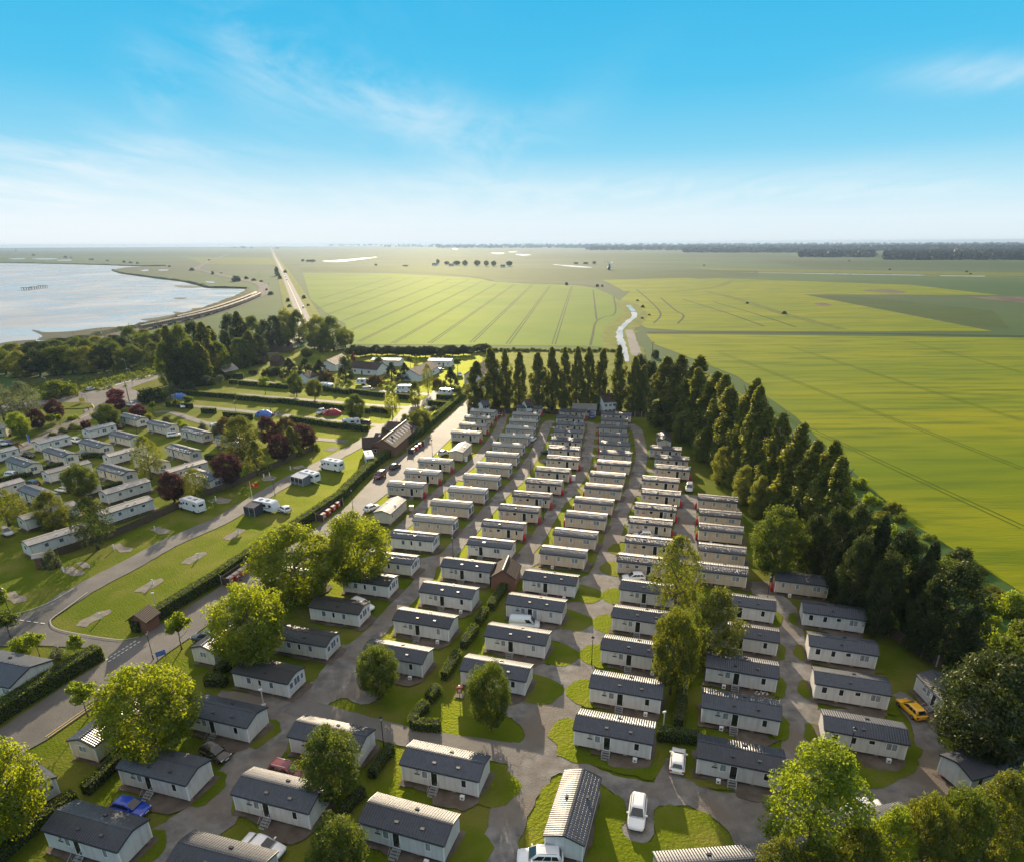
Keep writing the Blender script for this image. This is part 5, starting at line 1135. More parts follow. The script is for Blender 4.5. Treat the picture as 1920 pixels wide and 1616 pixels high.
def awning(name, c, u, n, L, D, H, m1, m2, label, cat):
    "a caravan awning or porch: pitched roof, window walls, poles"
    pr = Proto(name); hl = L / 2
    pr.part('roof_sheet', MB().add([(-hl, 0, H), (hl, 0, H), (hl, -D, H - .45), (-hl, -D, H - .45), (-hl, 0, H - .06), (hl, 0, H - .06), (hl, -D, H - .51), (-hl, -D, H - .51)], [(0, 3, 2, 1), (4, 5, 6, 7), (0, 1, 5, 4), (1, 2, 6, 5), (2, 3, 7, 6), (3, 0, 4, 7)]), M[m1])
    k = max(2, int(L / 1.2))
    for i in range(k):
        a, b = -hl + i * L / k, -hl + (i + 1) * L / k
        j = pr.part('wall_panel', MB().box(a, b, -D - .02, -D + .02, 0, H - .48), M[m2]); pr.part('window', MB().box(a + .12, b - .12, -D - .035, -D - .021, .8, H - .75), M['glass_car'], j)
    for s_ in (-1, 1): pr.part('wall_panel', MB().add([(s_ * hl, 0, 0), (s_ * hl, -D, 0), (s_ * hl, -D, H - .5), (s_ * hl, 0, H - .05), (s_ * (hl - .04), 0, 0), (s_ * (hl - .04), -D, 0), (s_ * (hl - .04), -D, H - .5), (s_ * (hl - .04), 0, H - .05)], [(0, 1, 2, 3), (7, 6, 5, 4)]), M[m2])
    for i in range(k + 1): pr.part('frame_pole', MB().tube([(-hl + i * L / k, -D - .03, 0), (-hl + i * L / k, -D - .03, H - .47)], .03, 6), M['trim_white'])
    pr.place((c.x, c.y, .06), math.atan2(u.y, u.x), None, label, cat, 'awnings')
o, c, u = rest(TC, (603, 907), (560, 897), 'white touring caravan with a grey window awning on the lawn', 'caravan')
nn = Vector((u.y, -u.x, 0)); nn = nn if nn.y < 0 else -nn; uu = Vector((-nn.y, nn.x, 0))
awning('porch_awning', c + nn * 1.15 - uu * .5, uu, nn, 4.2, 2.6, 2.45, 'awning_light', 'awning_grey', 'pale roofed grey window awning on the far touring caravan', 'awning')
o, c, u = rest(TC, (476, 953), (526, 962), 'white touring caravan with a dark domed porch below the red flag', 'caravan')
nn = Vector((u.y, -u.x, 0)); nn = nn if nn.y < 0 else -nn; uu = Vector((-nn.y, nn.x, 0))
awning('porch_awning', c + nn * 1.15 - uu * 1.4, uu, nn, 3.0, 2.7, 2.45, 'awning_dark', 'awning_dark', 'dark blue porch awning on the near touring caravan', 'awning')
o, c, u = rest(TC, (690, 722), (674, 722), 'white touring caravan with dark awning under the brown tree', 'caravan')
rest(MH, (606, 731), (622, 733), 'white motorhome behind the topmost camp hedge', 'motorhome'); rest(MH, (768, 736), (747, 736), 'white motorhome roof beyond the birch', 'motorhome'); rest(TC, (842, 742), (832, 741), 'white caravan beside the hedge corner at the top of the camp', 'caravan')
rest(TC, (652, 800), (668, 799), 'white caravan beside the black van on its pitch', 'caravan'); rest(TC, (415, 812), (402, 808), 'white caravan half hidden by silver bushes', 'caravan')
# ---- tents
def tent(loc, rz, L, Wt, H, m_, label, hoops=3):
    pr = Proto('tent'); nx, ny = 13, 9; v = []; f = []
    for i in range(nx):
        x = -L / 2 + L * i / (nx - 1); e = math.sin(math.pi * (i / (nx - 1) * .9 + .05)) ** .5; h = H * e * (.93 + .07 * math.cos(i / (nx - 1) * 2 * math.pi * hoops)); w = Wt / 2 * (e * .5 + .5)
        for j in range(ny): th = math.pi * j / (ny - 1); v.append((x, -w * math.cos(th), h * math.sin(th) ** .8))
    for i in range(nx - 1):
        for j in range(ny - 1): f.append((i * ny + j, i * ny + j + 1, (i + 1) * ny + j + 1, (i + 1) * ny + j))
    f += [tuple(range(ny)), tuple((nx - 1) * ny + j for j in range(ny))[::-1]]
    pr.part('flysheet', MB().add(v, f), M[m_], None, True)
    for k in range(hoops):
        x = -L / 2 + L * (k + .7) / (hoops + .4); i = (x + L / 2) / L; e = math.sin(math.pi * (i * .9 + .05)) ** .5
        pr.part('hoop_pole', MB().tube([(x, -(Wt / 2 * (e * .5 + .5) + .02) * math.cos(math.pi * j / 10), (H * e + .03) * max(0, math.sin(math.pi * j / 10)) ** .8) for j in range(11)], .035, 5), M['trim_dark'])
    pr.part('door_flap', MB().add([(-L * .32, -Wt * .47, .1), (-L * .12, -Wt * .48, .1), (-L * .14, -Wt * .37, H * .72), (-L * .30, -Wt * .35, H * .68)], [(0, 1, 2, 3)]), M['trim_dark'])
    pr.place(loc, rz, None, label, 'tent', 'tents')
tent(at(624, 778), R(12), 6.0, 3.2, 2.3, 'tent_red', 'dark red tunnel tent beside the silver estate')
tent(at(496, 780), R(-8), 6.2, 3.4, 2.3, 'tent_blue', 'blue tunnel tent behind the purple trees')
tent(at(337, 747), R(5), 5.4, 3.2, 2.2, 'tent_blue', 'blue tent beside the dark evergreen hedge'); tent(at(325, 748), R(20), 3, 2.6, 1.9, 'awning_grey', 'small grey tent beside the blue tent and evergreen')
# ------------------------------------------------------------------ train
def carriage():
    pr = Proto('train_carriage'); L, hw = 20.0, 1.4
    prof = [(-hw, 1.0), (-hw - .03, 2.2), (-hw * .96, 3.2), (-hw * .7, 3.65), (0, 3.85), (hw * .7, 3.65), (hw * .96, 3.2), (hw + .03, 2.2), (hw, 1.0)]
    pr.part('body', MB().prism_x(prof[::-1], -L / 2, L / 2), M['train_steel'])
    for s_ in (-1, 1):
        for k in range(7): pr.part('window', MB().box(-8.6 + k * 2.6, -6.9 + k * 2.6, min(s_ * 1.42, s_ * 1.45), max(s_ * 1.42, s_ * 1.45), 2.15, 2.95), M['glass_car'])
        for k in (-1, 1): pr.part('door', MB().box(k * 9.3 - .4, k * 9.3 + .4, min(s_ * 1.42, s_ * 1.45), max(s_ * 1.42, s_ * 1.45), 1.1, 3.0), M['trim_dark'])
    for k in (-7, 7):
        b = MB().box(k - 1.6, k + 1.6, -1.1, 1.1, .45, .98)
        for x in (-1.0, 1.0):
            for s_ in (-1, 1): b.tube([(k + x, s_ * .75 - .08, .46), (k + x, s_ * .75 + .08, .46)], .45, 12)
        pr.part('bogie', b, M['chassis'])
    return pr
CA = carriage()
acc = [0]
for i in range(1, len(RP)): acc.append(acc[-1] + (RP[i] - RP[i - 1]).length)
def along(s):
    for i in range(1, len(RP)):
        if acc[i] >= s: t = (s - acc[i - 1]) / (acc[i] - acc[i - 1]); return RP[i - 1].lerp(RP[i], t), (RP[i] - RP[i - 1]).normalized()
    return RP[-1], (RP[-1] - RP[-2]).normalized()
def near_s(px, py):
    p = at(px, py).to_2d(); return acc[min(range(len(RP)), key=lambda i: (RP[i] - p).length)]
sA = near_s(490, 554)
for side, n_, s0 in ((1, 14, sA + 4), (-1, 16, sA - 18)):
    for k in range(n_):
        p, t = along(s0 - k * 20.8); nrm = Vector((-t.y, t.x)); p = p + nrm * 3.9 * side
        CA.place((p.x, p.y, .22), math.atan2(t.y, t.x), None, ('%s carriage from the far end of the silver train on the %s track' % (ORD[k], 'shore side' if side > 0 else 'landward')), 'train carriage', 'train carriages on the shore line')
for k in range(6):
    p, t = along(near_s(60 + k * 55, 655 - k * 10)); nrm = Vector((-t.y, t.x))
    pr = MB(); pr.tube([(0, 0, 0), (0, 0, 7)], .12, 6); pr.tube([(0, 0, 6.6), (0, 3.6, 6.4)], .06, 5)
    tag(pr.build('line_mast', M['metal_step']), '%s slim metal mast from the left along the railway' % ORD[k], 'mast', 'railway masts').location = (p.x - nrm.x * 7.2, p.y - nrm.y * 7.2, 0)
# ------------------------------------------------------------------ buildings
def house(name, ridge_a, ridge_b, zr, ze, hw, wall, roof, label, cat='house', wins=(), chimney=False, over=.3, storeys=1, skylights=0, ridge_lit=False):
    a, b = at(*ridge_a, zr), at(*ridge_b, zr); d = b - a; d.z = 0; L = d.length; c = (a + b) / 2
    pr = Proto(name); hl = L / 2
    pr.part('wall', MB().prism_x([(-hw, 0), (hw, 0), (hw, ze), (0, zr - .12), (-hw, ze)], -hl, hl), M[wall])
    sl_ = (zr - ze) / hw; yo = hw + over; zo = ze - over * sl_
    rf = pr.part('roof', MB().prism_x([(-yo, zo), (0, zr - .02), (yo, zo), (yo, zo + .16), (0, zr + .14), (-yo, zo + .16)], -hl - over, hl + over), M[roof])
    if ridge_lit: pr.part('ridge_tiles', MB().tube([(-hl - over, 0, zr + .14), (hl + over, 0, zr + .14)], .14, 6), M['trim_cream'], rf)
    if chimney: pr.part('chimney', MB().box(hl * .3 - .35, hl * .3 + .35, -.3, .3, zr - .3, zr + 1.2).box(hl * .3 - .42, hl * .3 + .42, -.37, .37, zr + 1.201, zr + 1.35), M['brick'], rf)
    for k in range(skylights):
        x = -hl + L * (k + .6) / (skylights + .4); t0, t1 = .25, .72
        for s_ in (-1,):
            y0, y1 = s_ * hw * t0, s_ * hw * t1; z0, z1 = zr - (zr - ze) * t0 + .17, zr - (zr - ze) * t1 + .17
            pr.part('rooflight', MB().add([(x - .28, y0, z0), (x + .28, y0, z0), (x + .28, y1, z1), (x - .28, y1, z1), (x - .28, y0, z0 - .1), (x + .28, y0, z0 - .1), (x + .28, y1, z1 - .1), (x - .28, y1, z1 - .1)], [(0, 1, 2, 3), (4, 5, 1, 0), (5, 6, 2, 1), (6, 7, 3, 2), (7, 4, 0, 3)]), M['awning_light'], rf)
    for f, w, h, z in wins:
        for s_ in (-1, 1):
            x = -hl + f * L; y = s_ * hw
            fr = MB(); fr.box(x - w / 2, x + w / 2, min(y, y + s_ * .05), max(y, y + s_ * .05), z - h / 2, z + h / 2); i = pr.part('window', fr, M['trim_white'])
            pn = MB(); k2 = 2 if w > .9 else 1
            for q in range(k2): pn.box(x - w / 2 + .08 + q * (w - .08) / k2, x - w / 2 + (q + 1) * (w - .08) / k2, min(y + s_ * .05, y + s_ * .065), max(y + s_ * .05, y + s_ * .065), z - h / 2 + .08, z + h / 2 - .08)
            pr.part('pane', pn, M['pane_dark'], i)
    return pr.place((c.x, c.y, 0), math.atan2(d.y, d.x), None, label, cat)
WB = ((.2, 1.2, 1.1, 1.5), (.45, .9, 2.0, 1.05), (.7, 1.3, 1.1, 1.5)); W2 = ((.15, 1.1, 1.0, 1.4), (.5, 1.1, 1.0, 1.4), (.82, 1.1, 1.0, 1.4), (.15, 1.1, .9, 3.3), (.5, 1.1, .9, 3.3), (.82, 1.1, .9, 3.3))
house('bungalow', (664, 677), (716, 681), 5.2, 2.9, 4.2, 'render_white', 'roof_brown', 'white bungalow with brown roof behind the camp caravan', wins=WB)
house('bungalow', (612, 676), (640, 664), 5.0, 2.8, 4.2, 'render_white', 'roof_brown', 'white bungalow whose brown roof rises behind the round green bush', wins=WB)
house('chalet', (700, 671), (753, 672), 3.4, 2.7, 3.6, 'render_white', 'roof_grey', 'low white chalet with grey roof behind the left clipped ball trees', wins=((.12, .6, 1.6, 1.3), (.4, .8, 1, 1.5), (.75, 1.2, 1, 1.5)))
house('chalet', (806, 672), (848, 673), 3.4, 2.7, 3.6, 'render_white', 'roof_grey', 'low white chalet with blue car parked outside', wins=((.2, .6, 1.2, 1.3), (.5, 1.2, 1, 1.5), (.68, .8, 1.9, 1.05), (.88, .5, 1, 1.5)))
house('bungalow', (768, 693), (806, 677), 5.2, 2.9, 4.4, 'render_white', 'roof_brown', 'brown roofed house half hidden by the tall birch', wins=WB)
house('large_house', (891, 688), (917, 671), 9.0, 5.6, 4.8, 'render_white', 'roof_brown', 'large white two storey house with brown roof left of the poplars', wins=W2)
house('large_house', (1126, 740), (1149, 738), 6.6, 4.6, 3.0, 'render_white', 'roof_brown', 'white two storey house with red brown roof between poplars', wins=W2, chimney=True)
house('large_house', (984, 750), (998, 749), 5.4, 4.0, 2.4, 'render_white', 'roof_brown', 'white house glimpsed between the fourth and fifth poplars', wins=W2)
house('large_house', (902, 752), (913, 751), 5.0, 3.8, 2.4, 'render_white', 'roof_slate', 'white house glimpsed beside the first poplar', wins=W2)
house('summer_house', (1075, 757), (1118, 758), 3.6, 2.2, 3.0, 'trim_cream', 'roof_grey', 'low cream building behind the back fence and poplars', wins=WB)
# the amenity block: three brick wings under dark tiles
house('amenity_block', (680, 821), (735, 818), 4.6, 2.7, 3.6, 'brick', 'roof_brown', 'brown brick amenity block, wing facing the motorhome', 'building', wins=((.40, .8, .9, 1.7), (.54, .8, .9, 1.7), (.68, .8, .9, 1.7)))
house('amenity_block', (717, 824), (761, 789), 5.0, 2.9, 3.4, 'brick', 'roof_brown', 'long amenity wing with a row of bright rooflights', 'building', skylights=9, ridge_lit=True)
house('amenity_block', (729, 791), (772, 793), 4.5, 2.8, 3.2, 'brick', 'roof_brown', 'far cross wing of the amenity block by the silver bush', 'building')
house('amenity_annex', (706, 812), (724, 813), 3.6, 2.4, 2.2, 'brick', 'roof_brown', 'small flat annex beside the amenity wing', 'building', skylights=1)
house('brick_hut', (943, 1068), (953, 1044), 4.0, 2.5, 2.1, 'brick', 'roof_brown', 'brick hut with brown roof and lit ridge between the caravan rows', 'hut', ridge_lit=True)
p = at(936, 1097); tag(MB().box(-.45, .45, -.04, .04, 0, 2.0).box(-.2, .2, -.07, -.041, 1.3, 1.6).build('hut_door', M['fence_dark']), 'dark door leaf on the brick hut gable', 'door').location = (p.x, p.y - .35, 0)
house('brick_hut', (253, 1152), (277, 1135), 3.2, 2.1, 1.5, 'brick', 'roof_brown', 'small brick hut with tiled roof at the end of the long hedge', 'hut')
house('brick_shelter', (62, 1040), (78, 1037), 2.6, 2.3, .9, 'brick', 'roof_tan', 'little brick shelter beside a round bush at the timber fence end', 'shelter')
house('cabin', (-28, 796), (12, 793), 3.6, 2.4, 2.6, 'wall_sand', 'roof_grey', 'sand coloured cabin cut by the left edge', 'cabin', wins=WB)
house('playground_hut', (510, 667), (527, 668), 4.6, 2.3, 2.4, 'timber', 'roof_brown', 'small dark hut with chimney between the palisades', 'hut', chimney=True)
def shelter(name, c4, z, label, cat='shelter'):
    P = [at(*q, z) for q in c4]; c = sum(P, Vector()) / 4; pr = Proto(name)
    v = [(p.x - c.x, p.y - c.y, z + (.7 if i < 2 else 0)) for i, p in enumerate(P)]; v += [(x, y, q - .12) for x, y, q in v]
    pr.part('roof', MB().add(v, [(3, 2, 1, 0), (4, 5, 6, 7), (0, 1, 5, 4), (1, 2, 6, 5), (2, 3, 7, 6), (3, 0, 4, 7)]), M['roof_tan'])
    for x, y, q in v[4:]: pr.part('post', MB().box(x * .93 - .08, x * .93 + .08, y * .93 - .08, y * .93 + .08, 0, q - .02), M['timber'])
    return pr.place((c.x, c.y, 0), 0, None, label, cat)
shelter('open_shelter', [(408, 691), (436, 684), (448, 692), (421, 699)], 2.8, 'open sided shelter with tan ribbed roof by the tall trees')
def palisade(c4, h, label):
    P = [at(*q) for q in c4]; rg_ = random.Random(3); pr = Proto('palisade'); c = P[0]
    for i in range(len(P) - 1):
        a, b = P[i] - c, P[i + 1] - c; n = int((b - a).length / .55); mb = MB()
        for k in range(n): q = a.lerp(b, (k + .5) / n); hh = h + rg_.uniform(-.25, .25); mb.tube([(q.x, q.y, 0), (q.x, q.y, hh - .25), (q.x, q.y, hh)], [.24, .24, .04], 6)
        pr.part('stockade', mb, M['timber'])
    pr.place(c, 0, None, label, 'palisade')
palisade([(449, 682), (497, 683), (503, 678), (493, 669)], 3.6, 'log palisade nearest the open shelter'); palisade([(500, 661), (545, 662), (550, 656), (538, 650)], 3.6, 'log palisade with sunlit end beyond the small hut')
house('bungalow', (566, 700), (583, 696), 4.4, 2.6, 3.4, 'render_white', 'roof_brown', 'small house hidden in the dark trees of the camp edge')
# ------------------------------------------------------------------ fences
def fence(pts, h, m_, label, panel=1.9, post='timber', step=0, name='timber_fence'):
    pr = Proto(name); c = pts[0]; tot = 0
    for i in range(len(pts) - 1):
        a, b = pts[i] - c, pts[i + 1] - c; L = (b - a).length; n = max(1, round(L / panel)); t = (b - a).normalized(); nn = Vector((-t.y, t.x, 0))
        mb = MB()
        for k in range(n):
            p, q = a.lerp(b, k / n), a.lerp(b, (k + 1) / n); w = int(panel / .16)
            for j in range(w):
                u, v = p.lerp(q, (j + .04) / w), p.lerp(q, (j + .96) / w); o = nn * (.012 if j % 2 else 0); hh = h - .06
                mb.add([u + o, v + o, v + o + Vector((0, 0, hh)), u + o + Vector((0, 0, hh)), u + o + nn * .025, v + o + nn * .025, v + o + nn * .025 + Vector((0, 0, hh)), u + o + nn * .025 + Vector((0, 0, hh))], [(0, 1, 2, 3), (7, 6, 5, 4), (3, 2, 6, 7)])
        pr.part('panel', mb, M[m_])
        for z in (.35, h * .55, h - .25):
            rl = MB(); s_ = nn * -.05; rl.add([a + s_ + Vector((0, 0, z)), b + s_ + Vector((0, 0, z)), b + s_ + Vector((0, 0, z + .09)), a + s_ + Vector((0, 0, z + .09)), a + Vector((0, 0, z)) - nn * .004, b + Vector((0, 0, z)) - nn * .004, b + Vector((0, 0, z + .09)) - nn * .004, a + Vector((0, 0, z + .09)) - nn * .004], [(0, 1, 2, 3), (3, 2, 6, 7), (0, 4, 5, 1)]); pr.part('rail', rl, M[m_])
        for k in range(n + (i == len(pts) - 2)):
            p = a.lerp(b, k / n); pr.part('post', MB().box(p.x - .07, p.x + .07, p.y - .07, p.y + .07, 0, h + .06), M[post])
    pr.place(c, 0, None, label, 'fence')
fence(ph(112, 1041, 205, 1011, 290, 974, 331, 955), 1.7, 'timber', 'brown timber panel fence, near half beside the leaning dark tree', 2.4)
fence(ph(331, 955, 376, 934, 437, 913, 504, 882, 546, 863, 588, 845), 1.7, 'timber', 'brown timber panel fence, far half beneath the purple trees', 2.4)
fence(ph(877, 772, 950, 775, 1035, 777), 2.0, 'fence_dark', 'dark back fence behind the first two rows', 2.4, 'fence_dark'); fence(ph(1035, 777, 1115, 780, 1228, 783), 2.0, 'fence_dark', 'dark back fence behind the poplars, right half', 2.4, 'post_pale')
fence(ph(1540, 1095, 1632, 1170, 1700, 1214, 1755, 1250, 1800, 1272, 1850, 1300), 1.9, 'timber', 'timber fence with pale posts under the dark right hand trees', 3.0, 'post_pale')
fence(ph(1700, 1655, 1800, 1625, 1960, 1570), 1.8, 'fence_dark', 'dark fence below the bottom right trees', 2.4, 'post_pale')
# ------------------------------------------------------------------ hedges
hb = 'clipped green hedge '
hedge(ph(255, 1186, 330, 1139, 412, 1088), 2.2, 1.9, 'long clipped hedge beside the park road, stretch ending at the brick hut', None, 30, .22)
hedge(ph(412, 1088, 470, 1048, 560, 990, 640, 936), 2.2, 1.9, 'long clipped hedge beside the park road, stretch behind the red bins', None, 26, .24)
hedge(ph(640, 936, 705, 873, 785, 818), 2.3, 2.1, 'long clipped hedge beside the park road, stretch in front of the amenity block', None, 20, .28)
hedge(ph(785, 818, 860, 752, 894, 722), 2.3, 2.1, 'long clipped hedge beside the park road, far stretch', None, 14, .34)
hedge(ph(-60, 1396, -10, 1356, 90, 1292, 188, 1233), 2.3, 2.2, 'thick clipped hedge between the white lodge and the road', None, 34, .22)
for k, v in enumerate([(946, 1107, 932, 1125, 920, 1145), (910, 1152, 896, 1174), (892, 1184, 868, 1217), (858, 1233, 833, 1276), (821, 1299, 804, 1319), (799, 1330, 782, 1350, 778, 1366, 826, 1370)]):
    hedge(ph(*v), 1.6, 1.3, ['tall rounded end of the garden hedge beside the brick hut', 'short hedge block with sunlit top in the garden strip, second from the hut', 'hedge block with sunlit top left of the blue van', 'hedge block right of the pale caravan gable', 'square hedge block above the L shaped hedge', 'L shaped clipped hedge by the cross lane'][k], None, 34, .18)
hedge(ph(1285, 1250, 1279, 1300, 1271, 1368), 1.8, 1.4, 'upright hedge between two caravan rows above the white hatchback', None, 32, .18); hedge(ph(1232, 1384, 1308, 1394), 1.8, 1.4, 'dark crosswise hedge behind the white hatchback', None, 32, .18)
hedge(ph(735, 1410, 716, 1432, 698, 1460), 1.5, 1.2, 'low hedge right of the round tree in the bottom row', None, 32, .18); hedge(ph(682, 1490, 660, 1510, 643, 1532), 1.4, 1.2, 'low shaded hedge above the bottom small tree', None, 32, .18)
hedge(ph(240, 1416, 205, 1450, 162, 1490), 1.5, 1.3, 'shaded hedge left of the black roofed caravan', None, 34, .18); hedge(ph(142, 1500, 70, 1555, 0, 1616, -40, 1650), 1.5, 1.3, 'shaded hedge running off the bottom left corner', None, 34, .18)
hedge(ph(437, 1246, 408, 1268), 1.6, 1.5, 'shaded hedge behind the small gabled caravan', None, 30, .2); hedge(ph(388, 1282, 425, 1284), 1.5, 1.6, 'shaded low hedge before the black roofed white caravan', None, 30, .2)
camp = [('top', [(120, 386, 180, 388), (190, 392, 330, 404, 560, 424), (770, 432, 965, 460), (980, 452, 1230, 482), (1330, 490, 1425, 498)]), ('second', [(-260, 462, -170, 466), (-160, 467, 165, 493), (175, 498, 470, 526), (480, 522, 785, 562), (795, 557, 1128, 597), (1140, 582, 1276, 602)]), ('third', [(-330, 548, -150, 562), (-80, 595, 20, 598), (80, 620, 280, 640), (560, 652, 885, 702), (895, 702, 1112, 727)])]
for rn, segs in camp:
    for k, v in enumerate(segs): hedge(crop(*r3, *v), 2.0, 1.5, '%s clipped hedge block from the left in the %s camp row' % (ORD[k], rn), 'camp hedges', 13, .32)
hedge(crop(*r3, 1612, 490, 1722, 502), 1.8, 1.6, 'clipped hedge by the white caravan at the top of the camp', 'camp hedges', 13, .32); hedge(crop(*r3, 1552, 537, 1692, 548), 1.8, 1.6, 'clipped hedge beside the camp exit lane', 'camp hedges', 13, .32)
hedge(crop(*r3, 90, 355, 218, 348), 2.6, 2.2, 'tall dark hedge at the top left of the camp', 'camp hedges', 13, .32); hedge(crop(*r3, -40, 350, 50, 365), 2.4, 2, 'dark hedge under pale shrubs at the camp edge', 'camp hedges', 13, .32)
for k, v in enumerate([(0, 1160, 250, 1110, 500, 1060), (500, 1050, 600, 1020), (650, 985, 900, 930, 1240, 850), (1240, 810, 1400, 780, 1575, 790)]): hedge(crop(0, 760, 8, *v), 1.5, 1.2, '%s low hedge from the left between left park caravans' % ORD[k], 'left park hedges', 16, .28)
hedge(crop(0, 760, 8, 1500, 1290, 1700, 1230, 1960, 1160), 1.3, 1.2, 'low hedge in front of the long tan roofed caravan', 'left park hedges', 16, .28)
hedge(crop(200, 760, 8, 1500, 800, 1700, 830, 1650, 900), 1.5, 1.6, 'low hedge beside the lane lamp in the left park', 'left park hedges', 16, .28)
# roadside belt of scrub north of the camp
rgh = random.Random(8)
for k in range(26):
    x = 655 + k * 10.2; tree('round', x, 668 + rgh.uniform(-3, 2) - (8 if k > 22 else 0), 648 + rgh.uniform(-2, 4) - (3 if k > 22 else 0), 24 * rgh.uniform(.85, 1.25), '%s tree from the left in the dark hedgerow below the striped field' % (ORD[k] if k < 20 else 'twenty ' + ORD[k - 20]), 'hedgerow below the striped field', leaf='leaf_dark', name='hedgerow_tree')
for k in range(22): tree('bush', 918 + k * 11.5, 660 + rgh.uniform(-2, 1), 652 + rgh.uniform(-2, 2), 17 * rgh.uniform(.8, 1.2), '%s bush from the left in the low hedgerow behind the poplars' % (ORD[k] if k < 20 else 'twenty ' + ORD[k - 20]), 'low hedgerow behind the poplars', leaf='leaf_green', name='hedgerow_bush')
# ------------------------------------------------------------------ trees
SY = [(300, 1420, 1238, 216, 'largest bright sycamore, beside the road at lower left'), (478, 1255, 1086, 170, 'bright sycamore over the black roofed white caravan'), (563, 1126, 978, 195, 'left of the twin bright sycamores in the middle'), (676, 1098, 955, 158, 'right of the twin bright sycamores in the middle'), (15, 1590, 1366, 215, 'bright sycamore cut by the left edge at the bottom')]
for k, (x, y, t, w, l) in enumerate(SY): tree('round', x, y, t + 4, w * .93, l, 'bright sycamores', seed=k % 4)
tree('round', 712, 1310, 1202, 88, 'small round tree in front of a pale caravan, left of the garden strip', leaf='leaf_green', seed=0); tree('round', 920, 1368, 1236, 92, 'small round tree beside the red notice post', leaf='leaf_green', seed=1)
tree('round', 628, 1500, 1362, 130, 'round tree hiding a caravan in the bottom row', leaf='leaf_green', seed=2); tree('round', 640, 1650, 1533, 122, 'round tree cut by the bottom edge', leaf='leaf_green', seed=3)
tree('sapling', 341, 1217, 1138, 62, 'young tree by the road beside the lamp post', 'saplings on the verge', seed=0); tree('sapling', 166, 1346, 1275, 76, 'young tree on the verge left of the biggest sycamore', 'saplings on the verge', seed=1)
tree('birch', 1262, 1160, 998, 116, 'tall birch standing among the beige caravans', seed=0); tree('loose', 1335, 1245, 1098, 112, 'open birch with pale trunk right of the tall birch', leaf='leaf_birch', bark='bark_birch', seed=0); tree('round', 1256, 1300, 1132, 100, 'yellow green tree in front of the tall birch', leaf='leaf_birch', seed=1)
tree('loose', 1505, 1625, 1383, 205, 'loose light green ash at the bottom right', leaf='leaf_lime', seed=1); tree('round', 1822, 1432, 1222, 205, 'large dark round tree over the yellow car', leaf='leaf_dark', seed=2); tree('round', 1447, 1090, 948, 112, 'round pale flowered tree at the end of the short row', leaf='leaf_green', seed=3)
BR = [(1650, 1660, 1500, 105), (1712, 1650, 1470, 110), (1775, 1630, 1452, 110), (1842, 1610, 1432, 112), (1905, 1590, 1415, 110), (1590, 1680, 1535, 100), (1450, 1690, 1560, 110), (1930, 1540, 1400, 90), (1520, 1690, 1560, 100)]
for k, (x, y, t, w) in enumerate(sorted(BR)): tree('round' if k % 3 else 'loose', x, y, t + 12, w * .98, '%s bushy light green tree from the left along the bottom right edge' % ORD[k], 'bottom right trees', leaf=['leaf_birch', 'leaf_green', 'leaf_birch', 'leaf_lime'][k % 4])
PF = [(150 / 4.8 + 860, 765, 676, 28), (320 / 4.8 + 860, 766, 651, 29), (430 / 4.8 + 860, 767, 651, 20), (540 / 4.8 + 860, 767, 658, 22), (715 / 4.8 + 860, 768, 660, 26), (835 / 4.8 + 860, 769, 648, 23), (942 / 4.8 + 860, 770, 650, 22), (1050 / 4.8 + 860, 771, 648, 22), (1158 / 4.8 + 860, 771, 649, 23), (1258 / 4.8 + 860, 772, 652, 23), (1430 / 4.8 + 860, 773, 644, 23), (1555 / 4.8 + 860, 775, 667, 25), (1640 / 4.8 + 860, 776, 684, 21)]
for k, (x, y, t, w) in enumerate(PF): tree('poplar', x, y, t, w * 1.85, '%s slender poplar from the left behind the back fence' % ORD[k], 'poplars behind the back fence', seed=k % 4)
PR_ = [(1237, 798, 666, 42), (1262, 806, 663, 44), (1287, 820, 664, 46), (1305, 836, 688, 42), (1322, 850, 694, 48), (1342, 868, 700, 46), (1362, 885, 722, 48), (1384, 905, 704, 46), (1404, 925, 722, 44), (1420, 935, 760, 44), (1442, 960, 774, 48), (1464, 985, 790, 48), (1496, 1008, 820, 48), (1526, 1030, 820, 46), (1552, 1050, 850, 46)]
for k, (x, y, t, w) in enumerate(PR_): tree('poplar', x, y, t, w * 1.75, '%s poplar from the far end of the right boundary line' % ORD[k], 'poplars along the right boundary', seed=(k * 3) % 4)
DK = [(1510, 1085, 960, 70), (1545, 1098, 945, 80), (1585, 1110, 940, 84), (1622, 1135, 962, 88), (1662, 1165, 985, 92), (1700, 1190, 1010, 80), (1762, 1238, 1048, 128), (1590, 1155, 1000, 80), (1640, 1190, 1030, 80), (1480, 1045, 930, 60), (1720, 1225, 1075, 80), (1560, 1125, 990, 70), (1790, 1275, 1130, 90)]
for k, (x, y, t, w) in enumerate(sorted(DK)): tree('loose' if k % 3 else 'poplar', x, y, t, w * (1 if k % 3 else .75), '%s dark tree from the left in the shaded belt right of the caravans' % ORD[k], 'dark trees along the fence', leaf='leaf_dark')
for k, (x, y, t, w, lf) in enumerate([(1275, 828, 770, 40, 'leaf_poplar'), (1315, 865, 800, 44, 'leaf_poplar'), (1350, 905, 835, 44, 'leaf_poplar'), (1390, 945, 870, 50, 'leaf_poplar'), (1420, 970, 890, 46, 'leaf_poplar'), (1465, 1010, 940, 46, 'leaf_dark'), (1345, 880, 800, 44, 'leaf_poplar'), (1375, 915, 840, 40, 'leaf_poplar')]): tree('loose', x, y, t, w, '%s low leafy tree at the foot of the right boundary poplars' % ORD[k], 'undergrowth trees', leaf=lf)
